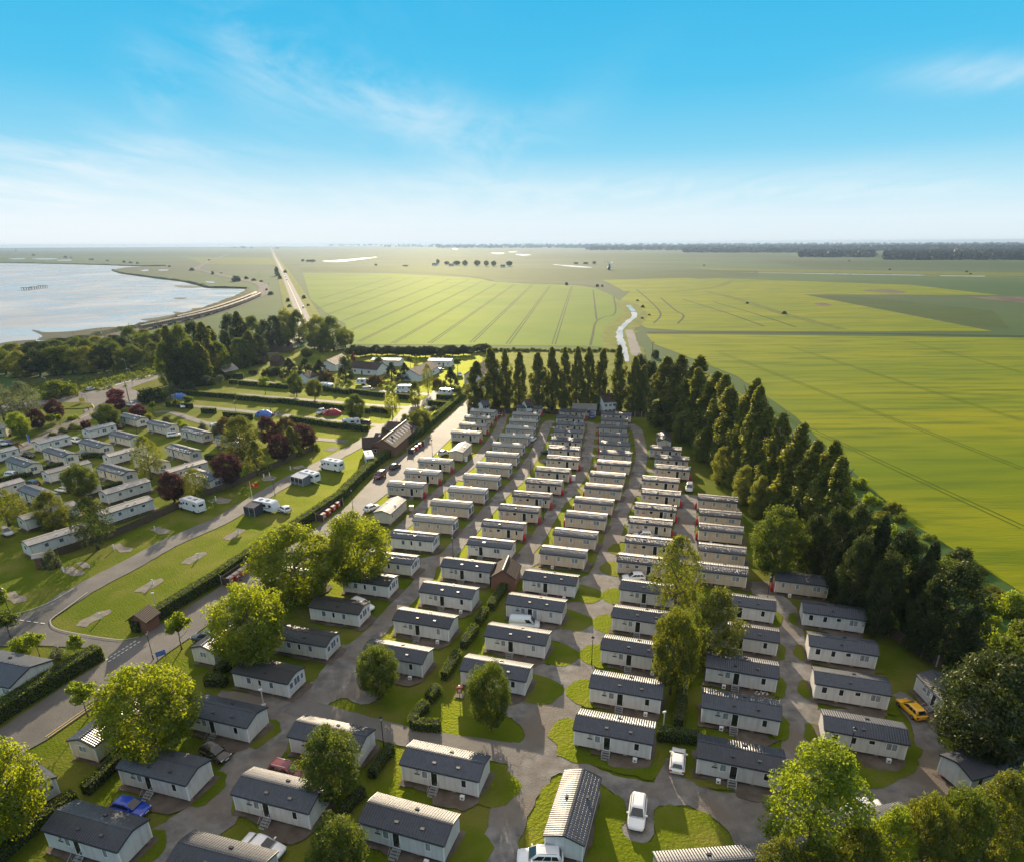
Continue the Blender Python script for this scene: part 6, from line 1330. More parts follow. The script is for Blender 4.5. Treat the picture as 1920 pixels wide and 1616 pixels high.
for k, (x, y, t, w, lf, l) in enumerate([(1800, 1050, 1022, 56, 'leaf_dark', 'dark bush alone in the rough edge of the right field'), (1838, 1225, 1158, 90, 'leaf_lime', 'light green bush beside the shaded tree belt'), (1888, 1255, 1175, 100, 'leaf_green', 'green bush above the large dark round tree'), (1925, 1210, 1150, 80, 'leaf_green', 'green bush cut by the right edge'), (1760, 1075, 1040, 60, 'leaf_green', 'green scrub at the edge of the right field'), (1900, 1150, 1105, 80, 'leaf_lime', 'pale scrub on the bank at the right edge'), (1660, 1010, 975, 50, 'leaf_lime', 'yellowish scrub bush beside the upper boundary trees'), (1228, 672, 651, 18, 'leaf_dark', 'small round dark bush beside the farm track'), (947, 1100, 1078, 17, 'leaf_dark', 'small dark bush clipped against the brick hut'), (115, 745, 708, 78, 'leaf_green', 'broad domed bush beside the left junction road'), (98, 1062, 1027, 40, 'leaf_silver', 'rounded pale bush beside the little brick shelter'), (5, 1125, 1098, 26, 'leaf_lime', 'small yellow bush at the left edge by the lamp'), (748, 866 - 30, 826, 20, 'leaf_green', 'round bush at the timber fence end')]):
    if l.startswith('round bush at'): x, y, t = 592, 845, 826
    tree('bush', x, y, t, w, l, leaf=lf)
LB = [(20, 1195, 1145, 70, 'leaf_green', 'sapling'), (75, 1232, 1178, 44, 'leaf_lime', 'sapling'), (45, 1215, 1185, 50, 'leaf_lime', 'bush'), (112, 1240, 1208, 50, 'leaf_silver', 'bush'), (150, 1240, 1185, 36, 'leaf_lime', 'sapling'), (132, 1248, 1218, 34, 'leaf_green', 'bush')]
for k, (x, y, t, w, lf, kd) in enumerate(LB): tree(kd, x, y, t, w, '%s plant from the left in the border behind the white lodge' % ORD[[0, 2, 1, 3, 5, 4][k]], 'lodge border plants', leaf=lf)
CT = [('sapling', 498, 740, 704, 27, 'leaf_lime', 'light green young tree in the camp, leftmost on its lawn'), ('round', 557, 744, 695, 33, 'leaf_green', 'round green tree in the camp beside the light willow'), ('round', 591, 750, 708, 36, 'leaf_birch', 'light willow tree in the camp'), ('round', 668, 790, 737, 44, 'leaf_green', 'round tree over the black van'), ('birch', 737, 783, 726, 33, 'leaf_birch', 'slender birch at the camp lane corner'), ('loose', 779, 762, 712, 28, 'leaf_birch', 'light tree beyond the slender birch'), ('birch', 803, 738, 680, 26, 'leaf_birch', 'tall birch in front of the brown roofed house'),
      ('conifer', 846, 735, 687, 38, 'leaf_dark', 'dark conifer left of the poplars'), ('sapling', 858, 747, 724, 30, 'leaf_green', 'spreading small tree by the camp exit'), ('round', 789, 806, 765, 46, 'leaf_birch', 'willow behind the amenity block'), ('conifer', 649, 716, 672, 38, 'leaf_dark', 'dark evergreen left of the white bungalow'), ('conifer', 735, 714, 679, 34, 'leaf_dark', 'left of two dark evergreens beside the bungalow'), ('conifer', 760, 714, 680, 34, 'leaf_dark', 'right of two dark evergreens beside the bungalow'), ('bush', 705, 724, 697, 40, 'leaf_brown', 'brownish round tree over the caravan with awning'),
      ('sapling', 710, 692, 665, 23, 'leaf_green', 'clipped ball tree before the left chalet'), ('sapling', 770, 690, 666, 19, 'leaf_green', 'middle clipped ball tree between the chalets'), ('sapling', 858, 697, 669, 24, 'leaf_green', 'clipped ball tree right of the white chalet'), ('conifer', 781, 684, 663, 11, 'leaf_lime', 'small golden conifer between the chalets'), ('bush', 649, 688, 660, 28, 'leaf_green', 'round green bush against the left brown roof'), ('bush', 662, 678, 660, 10, 'leaf_red', 'small red tree above the left brown roof'),
      ('conifer', 545, 709, 671, 42, 'leaf_dark', 'first dark tree from the left behind the camp'), ('conifer', 575, 709, 671, 42, 'leaf_dark', 'second dark tree from the left behind the camp'), ('conifer', 602, 710, 674, 42, 'leaf_dark', 'third dark tree from the left behind the camp'), ('bush', 520, 705, 683, 34, 'leaf_dark', 'dark bush left of the evergreens behind the camp'), ('bush', 612, 715, 690, 40, 'leaf_brown', 'brownish bush before the dark evergreens'), ('round', 576, 674, 649, 24, 'leaf_green', 'single tree on the lawn beyond the palisades'), ('bush', 500, 706, 688, 22, 'leaf_dark', 'dark clipped bush right of the lawn gap'), ('bush', 475, 702, 690, 22, 'leaf_dark', 'dark clipped bush left of the lawn gap'), ('bush', 522, 678, 668, 12, 'leaf_red', 'small red bush beside the dark hut'), ('bush', 760, 790, 774, 20, 'leaf_green', 'small bush at the foot of the slender birch'), ('bush', 722, 812, 797, 18, 'leaf_silver', 'silver bush against the amenity block'), ('sapling', 812, 783, 757, 26, 'leaf_silver', 'pale young tree beside the hedge and white parasol'),
      ('bush', 875, 735, 715, 30, 'leaf_green', 'scrub left of the first poplar'), ('bush', 820, 725, 705, 30, 'leaf_brown', 'brownish scrub beside the tall birch'),
      ('round', 432, 912, 843, 60, 'leaf_purple', 'dark purple tree by the timber fence, nearest the touring lane'), ('conifer', 484, 885, 824, 54, 'leaf_poplar', 'broad green conifer between the purple trees'), ('loose', 456, 855, 778, 78, 'leaf_birch', 'large yellow green tree behind the purple tree'), ('round', 528, 868, 808, 46, 'leaf_purple', 'purple tree right of the broad conifer'), ('round', 570, 846, 790, 56, 'leaf_purple', 'rightmost purple tree at the end of the timber fence'), ('conifer', 550, 855, 798, 48, 'leaf_poplar', 'green conifer between the two right purple trees'), ('round', 505, 835, 778, 44, 'leaf_purple', 'purple tree behind the broad conifer'), ('round', 540, 832, 780, 42, 'leaf_brown', 'bronze tree behind the purple trees'), ('round', 430, 830, 778, 40, 'leaf_brown', 'bronze tree left of the large yellow green tree'),
      ('birch', 284, 898, 814, 62, 'leaf_birch', 'full weeping birch in the middle of the left park'), ('round', 328, 940, 882, 62, 'leaf_purple', 'purple tree beside the weeping tree in the left park'), ('birch', 372, 940, 874, 54, 'leaf_birch', 'weeping tree beside the purple tree in the left park'), ('round', 158, 935, 864, 66, 'leaf_green', 'dense green tree between white caravans in the left park'), ('birch', 184, 1030, 928, 88, 'leaf_dark', 'dark weeping tree leaning over the timber fence'), ('loose', 105, 990, 918, 68, 'leaf_birch', 'olive tree left of the dark weeping tree'), ('birch', 18, 985, 914, 84, 'leaf_birch', 'olive weeping tree at the left edge'), ('round', -10, 1020, 962, 44, 'leaf_birch', 'tree cut by the left edge above the lane'),
      ('round', 205, 802, 756, 52, 'leaf_green', 'round green tree beside the left park entrance lane'), ('birch', 12, 800, 711, 60, 'leaf_silver', 'tall grey green willow at the left edge'), ('birch', 52, 785, 713, 66, 'leaf_silver', 'grey green willow, right of the one at the left edge'), ('round', 42, 820, 772, 44, 'leaf_lime', 'bright green round tree below the willows'), ('round', 73, 806, 764, 34, 'leaf_purple', 'purple tree below the willows'), ('round', 108, 790, 747, 36, 'leaf_purple', 'purple tree beside the grass island'), ('sapling', 98, 804, 774, 26, 'leaf_green', 'left small tree between the purple trees'), ('sapling', 114, 799, 774, 20, 'leaf_lime', 'right small tree between the purple trees'), ('bush', 163, 803, 783, 22, 'leaf_purple', 'purple bush beside the entrance lane'), ('round', 218, 752, 728, 34, 'leaf_red', 'red maple nearest the junction road'), ('round', 219, 772, 744, 42, 'leaf_red', 'red brown maple in the middle of the shrub group'), ('round', 262, 786, 757, 32, 'leaf_red', 'dark red maple by the topmost left park caravan'), ('sapling', 287, 776, 750, 22, 'leaf_lime', 'small light tree by the camp entrance'), ('bush', 282, 792, 769, 26, 'leaf_birch', 'olive bush beside the dark red maple'), ('sapling', 330, 770, 746, 19, 'leaf_birch', 'left small tree beside the white car in the camp'), ('sapling', 356, 770, 740, 28, 'leaf_green', 'right small tree beside the white car in the camp'), ('bush', 290, 754, 720, 64, 'leaf_dark', 'wide dark evergreen mass beside the junction'), ('bush', 325, 741, 714, 22, 'leaf_silver', 'grey green bush right of the evergreen mass'), ('bush', 352, 737, 712, 38, 'leaf_dark', 'dark bush behind the tall camp hedge'), ('sapling', 390, 730, 701, 24, 'leaf_silver', 'left pale shrub on the dark camp hedge'), ('sapling', 415, 729, 701, 22, 'leaf_silver', 'right pale shrub on the dark camp hedge'), ('bush', 313, 792, 775, 18, 'leaf_silver', 'silver bush behind the second topmost left park caravan'), ('bush', 381, 808, 787, 20, 'leaf_silver', 'left of two silver bushes above the left park'), ('bush', 406, 814, 790, 22, 'leaf_silver', 'right of two silver bushes above the left park'), ('bush', 340, 800, 786, 20, 'leaf_lime', 'bright green shrub above the left park caravans'), ('bush', 348, 804, 791, 24, 'leaf_lime', 'yellow green shrub beside the bright green one'), ('bush', 98, 817, 808, 18, 'leaf_green', 'left shrub along the entrance lane'), ('bush', 118, 811, 800, 20, 'leaf_green', 'middle shrub along the entrance lane'), ('bush', 140, 806, 792, 26, 'leaf_green', 'right shrub along the entrance lane'), ('bush', 138, 787, 776, 26, 'leaf_lime', 'light shrub on the grass island edge'), ('bush', 20, 818, 811, 8, 'leaf_red', 'tiny red bush beside the cabin')]
for kd, x, y, t, w, lf, l in CT: tree(kd, x, y, t, w, l, leaf=lf)
for k in range(46):
    s_ = k / 45; x = 1560 + 400 * s_ + SEED.uniform(-25, 25); y = 905 + 300 * s_ ** 1.1 + SEED.uniform(-22, 38)
    tree('bush', x, y, y - SEED.uniform(10, 26), SEED.uniform(22, 50), 'rough scrub bush on the field edge right of the shaded trees', 'scrub bushes on the field edge', leaf=SEED.choice(['leaf_lime', 'leaf_green', 'leaf_birch']))
# palm
p = at(37, 849); h = height_at(p, 828); pr = Proto('palm_tree'); pr.part('trunk', MB().tube([(0, 0, 0), (.1, 0, h * .5), (.05, .05, h * .85)], [.22, .17, .16]), M['bark'])
fr = MB(); rg_ = random.Random(2)
for k in range(26):
    th = k * 2.4; el = rg_.uniform(-.5, 1.1); d_ = Vector((math.cos(th), math.sin(th), 0)); q = [Vector((.05, .05, h * .85)) + d_ * (1.7 * t) + Vector((0, 0, el * t * 1.3 - 1.3 * t * t)) for t in (0, .35, .7, 1)]; s_ = Vector((-d_.y, d_.x, 0))
    for i in range(3): fr.add([q[i] + s_ * .16, q[i] - s_ * .16, q[i + 1] - s_ * (.16 if i < 2 else .02), q[i + 1] + s_ * (.16 if i < 2 else .02)], [(0, 1, 2, 3)])
pr.part('crown', fr, M['leaf_brown']); pr.place(p, 0, None, 'small palm tree beside the black people carrier', 'tree')
# woods beside the railway
WD = [(12, 702, 653, 62), (44, 706, 657, 58), (76, 705, 652, 58), (106, 703, 648, 58), (137, 701, 646, 58), (168, 700, 648, 54), (196, 698, 644, 48), (224, 694, 640, 48), (252, 688, 644, 44), (30, 682, 641, 54), (70, 678, 639, 54), (110, 674, 636, 54), (150, 670, 631, 50), (185, 668, 629, 48), (216, 666, 627, 44), (252, 662, 611, 50), (286, 664, 620, 44), (312, 660, 614, 48), (258, 676, 643, 36), (292, 680, 640, 50), (-20, 700, 660, 60), (-10, 680, 645, 60), (90, 690, 640, 50), (170, 684, 634, 50), (210, 680, 632, 44), (275, 650, 615, 36), (235, 676, 630, 40)]
for k, (x, y, t, w) in enumerate(WD): tree('loose' if k % 2 else 'round', x, y, t, w, 'leafy tree in the wood between the railway and the junction road', 'wood beside the railway', leaf=['leaf_green', 'leaf_poplar', 'leaf_dark', 'leaf_green'][k % 4], name='woodland_tree')
TC_ = [(332, 724, 609, 54), (352, 718, 604, 54), (374, 704, 598, 52), (397, 708, 602, 54), (320, 726, 640, 46), (345, 728, 650, 50), (388, 722, 640, 50), (417, 704, 638, 46), (440, 672, 586, 46), (460, 670, 583, 46), (480, 664, 588, 46), (502, 660, 598, 40), (430, 684, 620, 46), (456, 690, 630, 46), (520, 658, 588, 38), (405, 690, 610, 46), (365, 725, 630, 44), (490, 680, 625, 40), (470, 685, 620, 46)]
for k, (x, y, t, w) in enumerate(TC_): tree('poplar' if k % 3 == 0 else 'loose', x, y, t, w, 'tall grey green tree in the central wood before the straight road', 'central wood', leaf=['leaf_poplar', 'leaf_green', 'leaf_dark'][k % 3], name='woodland_tree')
for k, (x, y, t, w) in enumerate([(541, 644, 577, 44), (562, 644, 579, 42), (530, 652, 602, 38), (576, 634, 605, 26), (600, 650, 586, 46), (626, 657, 591, 58), (648, 652, 612, 40), (610, 660, 615, 40), (590, 655, 620, 30)]): tree('loose' if k % 2 else 'round', x, y, t, w, 'leafy tree at the bend of the straight road', 'trees at the road bend', leaf=['leaf_poplar', 'leaf_green'][k % 2], name='woodland_tree')
tree('round', 1196, 762, 660, 44, 'dark round tree behind the last poplars', leaf='leaf_dark'); tree('round', 1216, 760, 672, 36, 'second dark round tree behind the last poplars, right of it', leaf='leaf_dark')
# shrubs dotted over the marsh and along the straight road
SH = [(443, 528, 514, 19), (462, 524, 517, 9), (476, 527, 521, 10), (490, 529, 525, 7), (508, 553, 546, 12), (500, 545, 541, 6), (520, 518, 498, 10), (525, 524, 514, 8), (540, 566, 557, 8), (543, 576, 570, 9), (570, 560, 553, 9), (578, 574, 569, 7), (535, 512, 505, 7), (360, 508, 501, 11), (399, 515, 508, 6), (415, 513, 511, 5), (318, 501, 497, 5), (233, 493, 488, 7), (245, 494, 490, 8), (258, 495, 491, 6), (123, 484, 480, 7), (133, 484, 482, 5), (172, 488, 485, 10), (201, 490, 487, 6), (63, 480, 476, 6), (30, 471, 468, 4), (392, 489, 486, 5), (1470, 589, 582, 11), (1401, 570, 566, 7), (1120, 538, 532, 7), (1129, 538, 533, 5), (1062, 535, 528, 7), (1195, 565, 561, 6), (1205, 577, 571, 8), (1217, 592, 588, 6), (1204, 598, 594, 7), (1668, 507, 503, 5), (1812, 511, 507, 6), (1592, 491, 488, 4), (1320, 499, 496, 4), (1820, 515, 512, 5)]
for k, (x, y, t, w) in enumerate(SH): tree('bush', x, y, t, w * 1.1, 'lone dark shrub dotted on the open marsh', 'shrubs dotted over the marsh', leaf='leaf_dark')
FT = [(568, 491, 484, 12), (578, 492, 485, 12), (586, 492, 485, 14), (705, 499, 493, 8), (760, 500, 495, 14), (821, 496, 484, 12), (838, 497, 488, 14), (856, 498, 487, 16), (872, 499, 486, 18), (895, 499, 486, 16), (912, 500, 486, 18), (926, 500, 487, 14), (955, 500, 487, 14), (1080, 496, 490, 14), (1098, 496, 490, 14), (1114, 496, 488, 14), (440, 466, 461, 12), (456, 466, 460, 12), (472, 466, 461, 10), (520, 467, 462, 12)]
for k, (x, y, t, w) in enumerate(FT): tree('round', x, y, t + 2, w * (.6 + .5 * (k * 7 % 5) / 5), 'hazy tree in a distant farmstead clump on the plain', 'distant farmstead trees', leaf='leaf_green', name='distant_tree')
for x, y, l in ((815, 497, 'left'), (846, 498, 'middle'), (943, 500, 'right')):
    house('farm_building', (x - 4, y - 3), (x + 4, y - 3), 6, 4, 5, 'render_white', 'roof_brown', 'tiny pale farm building, %s of the distant clump' % l, 'farm building')
# far woods on the skyline
rng = np.random.default_rng(9); cen, nr, sz = [], [], []
def wood(x0, x1, y0, y1, n, h):
    for _ in range(n):
        x = rng.uniform(x0, x1); y = rng.uniform(y0, y1); p = at(x, y); hh = h * rng.uniform(.6, 1.25); k = 26; d = unit(rng, k)
        cen.append(np.array([p.x, p.y, hh * .5]) + d * np.array([hh * .62, hh * .62, hh * .5])); nr.append(d + rng.normal(size=(k, 3)) * .5); sz.append(rng.uniform(.35, .6, k) * hh)
wood(1280, 1500, 470, 474.5, 500, 18); wood(1500, 1640, 474, 483, 420, 17); wood(1660, 1960, 474, 488, 900, 18); wood(1500, 1960, 464, 471, 900, 24); wood(1100, 1520, 462.5, 470, 900, 24); wood(820, 1120, 461.5, 466, 420, 24); wood(1960, 2300, 468, 486, 260, 15); wood(720, 830, 462, 464, 60, 18); wood(600, 2200, 459.4, 461.8, 700, 30); wood(-600, 520, 460.4, 462, 200, 18)
me = leaves('far_woods', np.concatenate(cen), np.concatenate(nr), np.concatenate(sz), M['leaf_far'], rng, .9); tag(link('far_woods', me), 'distant hazy woods along the skyline', 'woods', kind='stuff')
# tufts of scrub in the reed beds
cen, nr, sz = [], [], []
for (x0, y0, x1, y1, n, wd) in ((140, 735, 235, 705, 260, 12), (235, 712, 310, 683, 220, 12), (20, 742, 100, 722, 150, 10), (150, 720, 300, 680, 200, 10)):
    a, b = at(x0, y0), at(x1, y1); t = (b - a).normalized(); nn_ = np.array([-t.y, t.x])
    for _ in range(n):
        s = rng.random(); o = rng.normal() * wd * .45; k = 14; d = unit(rng, k); d[:, 2] = abs(d[:, 2]); r = rng.uniform(.5, 1.3)
        q = np.array([a.x + (b.x - a.x) * s + nn_[0] * o, a.y + (b.y - a.y) * s + nn_[1] * o, .2]); cen.append(q + d * r); nr.append(d + rng.normal(size=(k, 3)) * .4); sz.append(rng.uniform(.4, .9, k))
tag(link('scrub', leaves('scrub', np.concatenate(cen), np.concatenate(nr), np.concatenate(sz), M['leaf_green'], rng, .8)), 'low tangled scrub and reeds beside the junction road', 'scrub', kind='stuff')
# ------------------------------------------------------------------ street furniture
def lamp(tall):
    pr = Proto('street_lamp'); h = tall
    pr.part('pole', MB().tube([(0, 0, 0), (0, 0, .9), (0, 0, .92), (0, 0, h)], [.085, .085, .05, .045], 8), M['black_metal'])
    pr.part('lantern', MB().lathe([(.06, 0), (.20, .34), (.20, .36)], 8, (0, 0, h)), M['lamp_glass']); pr.part('cap', MB().lathe([(.25, 0), (.22, .05), (.07, .20), (.03, .30)], 8, (0, 0, h + .362)), M['black_metal'])
    return pr
LP = lamp(4.3)
for x, y, l in [(1109, 1247, 'black lantern lamp on the grass left of the big birch row'), (720, 1404, 'black lantern lamp at the cross lane in the bottom row'), (19, 1151, 'black lantern lamp at the left edge junction'), (288, 1237, 'black lantern lamp between two young trees by the road'), (850, 1048, 'black lantern lamp behind the pale roof in the middle lane'), (995, 892, 'black lantern lamp beside the second middle lane'), (1019, 975, 'black lantern lamp in front of the beige caravan with open door'), (834, 905, 'black lantern lamp at the end of the first row'), (811, 855, 'black lantern lamp at the park road kerb'), (516, 931, 'black lantern lamp behind the dark porch awning'), (662, 954, 'black lantern lamp beside the red bins on the park road'), (1277, 905, 'black lantern lamp by the silver people carrier'), (1258, 985, 'black lantern lamp in the row left of the short lane'), (1438, 1125, 'black lantern lamp beside the red gas bottles on the right'), (1588, 1425, 'black lantern lamp in front of the lowest right hand caravan'), (129, 875, 'black lantern lamp above the tan roof in the left park'), (257, 812, 'black lantern lamp between the topmost left park caravans'), (412, 858, 'black lantern lamp by the purple tree in the left park'), (1170, 770, 'black lantern lamp between the right hand poplars'), (443, 775, 'black lantern lamp on the camp lane'), (722, 765, 'black lantern lamp under the slender birch')]:
    p = at(x, y); LP.place(p, 0, None, l, 'lamp post', 'black lantern lamp posts')
SL = Proto('street_light'); SL.part('pole', MB().tube([(0, 0, 0), (0, 0, 6.6), (.3, 0, 6.95), (1.0, 0, 7.0)], [.08, .06, .05, .04], 8), M['metal_step']); SL.part('lamp_head', MB().box(.95, 1.6, -.13, .13, 6.94, 7.06), M['grey_plastic'])
for x, y, l in ((93, 741, 'tall grey street light before the domed bush'), (240, 703, 'tall grey street light by the dashed junction road'), (249, 723, 'second grey street light at the grass wedge')): SL.place(at(x, y), R(160), None, l, 'street light', 'grey street lights')
CP = Proto('camera_post'); CP.part('pole', MB().tube([(0, 0, 0), (0, 0, 2.6)], .07), M['grey_plastic']); CP.part('camera_head', MB().box(-.28, .16, -.09, .09, 2.61, 2.8), M['trim_white']); CP.part('cabinet', MB().box(-.25, .25, -.18, .18, 0, .4), M['grey_plastic'])
for x, y, l in ((1243, 1367, 'pale post with a white head beside the dark cross hedge'), (495, 1324, 'pale post with white lamp head below the black roofed caravan'), (293, 1138, 'pale floodlight post behind the brick hut')): CP.place(at(x, y), R(20), None, l, 'post')
# hook-up posts on the touring pitches
HP = Proto('hookup_post'); HP.part('pedestal', MB().box(-.11, .11, -.09, .09, 0, .95), M['trim_white']); HP.part('socket_cover', MB().box(-.13, .13, -.13, .12, .955, 1.1), M['grey_plastic'])
for k, (x, y) in enumerate([(190, 1160), (287, 1096), (372, 1047), (447, 1000), (120, 1072), (214, 1030), (291, 995), (4, 1120), (545, 881), (506, 893), (405, 938), (495, 895)]): HP.place(at(x, y), R(20 * k), None, '%s white hook-up post from the near left on the touring lawn' % ORD[sorted(range(12), key=lambda q: [(190, 1160), (287, 1096), (372, 1047), (447, 1000), (120, 1072), (214, 1030), (291, 995), (4, 1120), (545, 881), (506, 893), (405, 938), (495, 895)][q][0]).index(k)], 'hook-up post', 'hook-up posts')
AR = MB().tube([(0, 0, 0), (0, 0, 1.7)], .03, 6)
for k in range(4): th = math.pi / 2 * k; AR.tube([(0, 0, 1.2), (1.1 * math.cos(th), 1.1 * math.sin(th), 1.75)], .02, 5); AR.tube([(1.0 * math.cos(th), 1.0 * math.sin(th), 1.7), (1.0 * math.cos(th + 1.57), 1.0 * math.sin(th + 1.57), 1.7)], .012, 4)
tag(AR.build('clothes_airer', M['grey_plastic']), 'rotary clothes airer on the grass beside the motorhome', 'clothes airer').location = at(400, 951)
# flag on its pole
p = at(476, 950); pr = Proto('flag'); pr.part('pole', MB().tube([(0, 0, 0), (0, 0, 6.2)], .04, 6), M['trim_white'])
fl = MB(); fy = MB()
def fz(i, j): return (i * .16, .12 * math.sin(i * .7), 6.0 - j * .18 - i * .02)
for i in range(11):
    for j in range(6): (fy if (i - 4) ** 2 + (j - 2) ** 2 < 5 else fl).add([fz(i, j), fz(i + 1, j), fz(i + 1, j + 1), fz(i, j + 1)], [(0, 1, 2, 3)])
i = pr.part('flag_cloth', fl, M['gas_red']); pr.part('flag_centre', fy, M['plate_yellow'], i); pr.place(p, 0, None, 'red flag with yellow centre flying above the dark porch caravan', 'flag')
bf = MB(); pr = Proto('banner_flag'); pr.part('pole', MB().tube([(0, 0, 0), (0, 0, 3.2)], .03, 6), M['trim_white']); pr.part('cloth', MB().add([(0.03, 0, .5), (.6, 0, .6), (.55, .05, 2.8), (.03, 0, 3.15), (.03, .02, .5), (.6, .02, .6), (.55, .07, 2.8), (.03, .02, 3.15)], [(0, 1, 2, 3), (7, 6, 5, 4)]), M['tent_blue']); pr.place(at(55, 833), 0, None, 'blue feather banner by the left park entrance', 'banner')
# signs
def sign(x, y, w, h, z, m_, label, rz=0):
    pr = Proto('sign_board')
    for s_ in (-1, 1): pr.part('post', MB().box(s_ * w * .42 - .04, s_ * w * .42 + .04, .0, .07, 0, z + h), M['timber'])
    pr.part('board', MB().box(-w / 2, w / 2, -.045, -.005, z, z + h), M[m_]); return pr.place(at(x, y), rz, None, label, 'sign')
sign(304, 1236, 1.3, .8, .7, 'tent_blue', 'blue sign board at the kerb beside the lamp and the largest sycamore', R(40)); sign(216, 1302, .9, .7, .5, 'tent_blue', 'small blue sign on the kerb by the largest sycamore', R(30)); sign(155, 757, 2.0, 1.4, .7, 'plate_yellow', 'orange yellow sign board on the grass island', R(10)); sign(160, 754, 1.8, .45, 2.6, 'awning_light', 'pale direction sign at the junction', R(10)); sign(207, 712, .8, 1.0, 1.2, 'car_navy', 'blue road sign on the scrub verge', R(20))
pr = Proto('notice_post'); pr.part('post', MB().tube([(0, 0, 0), (0, 0, 1.5)], .04, 6), M['black_metal']); pr.part('box', MB().box(-.34, .34, -.16, .16, 1.05, 1.95), M['cloth_red']); pr.part('panel', MB().box(-.18, .18, -.18, -.161, 1.25, 1.7), M['grey_plastic']); pr.part('lamp', MB().box(-.1, .1, -.1, .1, 1.951, 2.2), M['trim_white']); pr.place(at(862, 1310), R(8), None, 'dark red fire point box on a post beside the small round tree', 'fire point')
sheet('paving', ph(851, 1308, 857, 1299, 872, 1300, 868, 1311), .05, 'concrete')
# ---- red bins in fenced bays
BN = Proto('wheeled_bin'); BN.part('body', MB().add([(-.62, -.48, .2), (.62, -.48, .2), (.62, .48, .2), (-.62, .48, .2), (-.68, -.55, 1.15), (.68, -.55, 1.15), (.68, .55, 1.15), (-.68, .55, 1.15)], [(3, 2, 1, 0), (4, 5, 6, 7), (0, 1, 5, 4), (1, 2, 6, 5), (2, 3, 7, 6), (3, 0, 4, 7)]), M['gas_red'])
BN.part('lid', MB().prism_x([(-.58, 1.155), (.58, 1.155), (.58, 1.25), (.2, 1.38), (-.35, 1.36), (-.6, 1.22)], -.70, .70), M['bin_lid']); BN.part('label_panel', MB().box(-.28, .28, -.555, -.54, .55, .9), M['trim_white'])
for sx in (-1, 1):
    for sy in (-1, 1): BN.part('castor', MB().tube([(sx * .5 - .04, sy * .38, .1), (sx * .5 + .04, sy * .38, .1)], .1, 10), M['tyre'])
def binbay(a, b, n, where):
    A, B = at(*a), at(*b); d = B - A; L = d.length; u = d.normalized(); nn_ = Vector((u.y, -u.x, 0)); ang = math.atan2(u.y, u.x)
    pr = Proto('bin_enclosure'); D = 1.7
    pr.part('back_panel', MB().box(-.1, L + .1, .85, .92, 0, 1.75), M['fence_dark'])
    for x in (-.1, L + .03): pr.part('side_panel', MB().box(x, x + .07, -.85, .849, 0, 1.6), M['fence_dark'])
    for x in (-.14, L + .07):
        for y in (-.92, .92): pr.part('post', MB().box(x, x + .1, y, y + .1, 0, 2.0), M['post_pale'])
    pr.place(A, ang, None, 'dark timber bin bay holding red bins, %s' % where, 'bin bay', 'bin bays')
    for k in range(n): p = A + u * (L * (k + .5) / n); BN.place(p + Vector((0, 0, .045)), ang, None, '%s red wheeled bin from the left, bay %s' % (ORD[k], where), 'bin', 'red bins')
binbay((426, 1098), (468, 1068), 4, 'behind the twin sycamores'); binbay((601, 977), (637, 948), 4, 'beside the park road lamp'); binbay((771, 852), (790, 837), 3, 'opposite the amenity block'); binbay((934, 781), (944, 782), 2, 'at the head of the first lane')
# ---- gas bottles at the ends of caravans
GB = Proto('gas_bottle'); GB.part('body', MB().lathe([(.13, 0), (.19, .03), (.19, 1.05), (.15, 1.17), (.07, 1.22)], 12), M['gas_red'], None, True); GB.part('collar', MB().lathe([(.11, 1.18), (.12, 1.36), (.09, 1.37)], 10), M['gas_red']); GB.part('valve', MB().lathe([(.035, 1.36), (.035, 1.46)], 8), M['rim'])
PIER_ENDS = [(i, 1) for i in ('A1 A2 A3 A4 A6 A7 A8 B1 C1 C7 C8 C9 C10 C11 C12 E3 E5 E6 E7 E4').split()] + [(i, -1) for i in ('D3 D4 D5 D6 D7 D9 D10 D11 F1 F2 F3 G1').split()]
RN = ROWN
for i, s_ in PIER_ENDS:
    c, u, n, xs, ys, st = info[i]; k = int(i[1:])
    for j in (0, 1):
        pos = c + u * s_ * (xs + .32) + n * (ys - .35 - j * .46 if s_ > 0 else ys - .9 - j * .46); pos.z = .05
        GB.place(pos, R(37 * k), (1.18, 1.18, 1.18), '%s red gas bottle beside the %s caravan from the back, %s' % ('front' if j == 0 else 'rear', ORD[k - 1], RN[i[0]]), 'gas bottle', 'red gas bottles')
# ---- white service boxes
UB = Proto('service_box'); UB.part('case', MB().box(-.24, .24, -.15, .15, .06, .62), M['trim_white']); UB.part('dial', MB().box(-.10, .10, -.165, -.151, .26, .46), M['trim_dark']); UB.part('foot', MB().box(-.2, .2, -.12, .12, 0, .059), M['chassis'])
for i in 'C15 C16 C17 D14 E12 E13 E14 F8 F9 F10 H1 H2 G5 G1 F3 D13'.split():
    c, u, n, xs, ys, st = info[i]; side = -.45 if i[0] == 'F' and int(i[1:]) > 5 else .62
    if i in ('D13', 'G1', 'F3'): side = -.4
    UB.place(c + u * xs * side + n * (ys + .45) + Vector((0, 0, .05)), math.atan2(u.y, u.x), None, 'small white meter box before the %s caravan from the back, %s' % (ORD[int(i[1:]) - 1], RN.get(i[0], 'bottom left group')), 'meter box', 'white meter boxes')
tag(MB().box(-.45, .45, -.35, .35, .05, 1.1).box(-.5, .5, -.4, .4, 1.105, 1.2).build('storage_box', M['trim_cream']), 'cream storage box standing alone on the grass beside the chequered roof caravan', 'storage box').location = at(772, 957)
tag(MB().box(-.45, .45, -.3, .3, .05, 1.5).box(-.5, .5, -.35, .35, 1.505, 1.58).build('storage_box', M['trim_white']), 'white cabinet standing on the grass by the beige caravan row end', 'storage box').location = at(1075, 902)
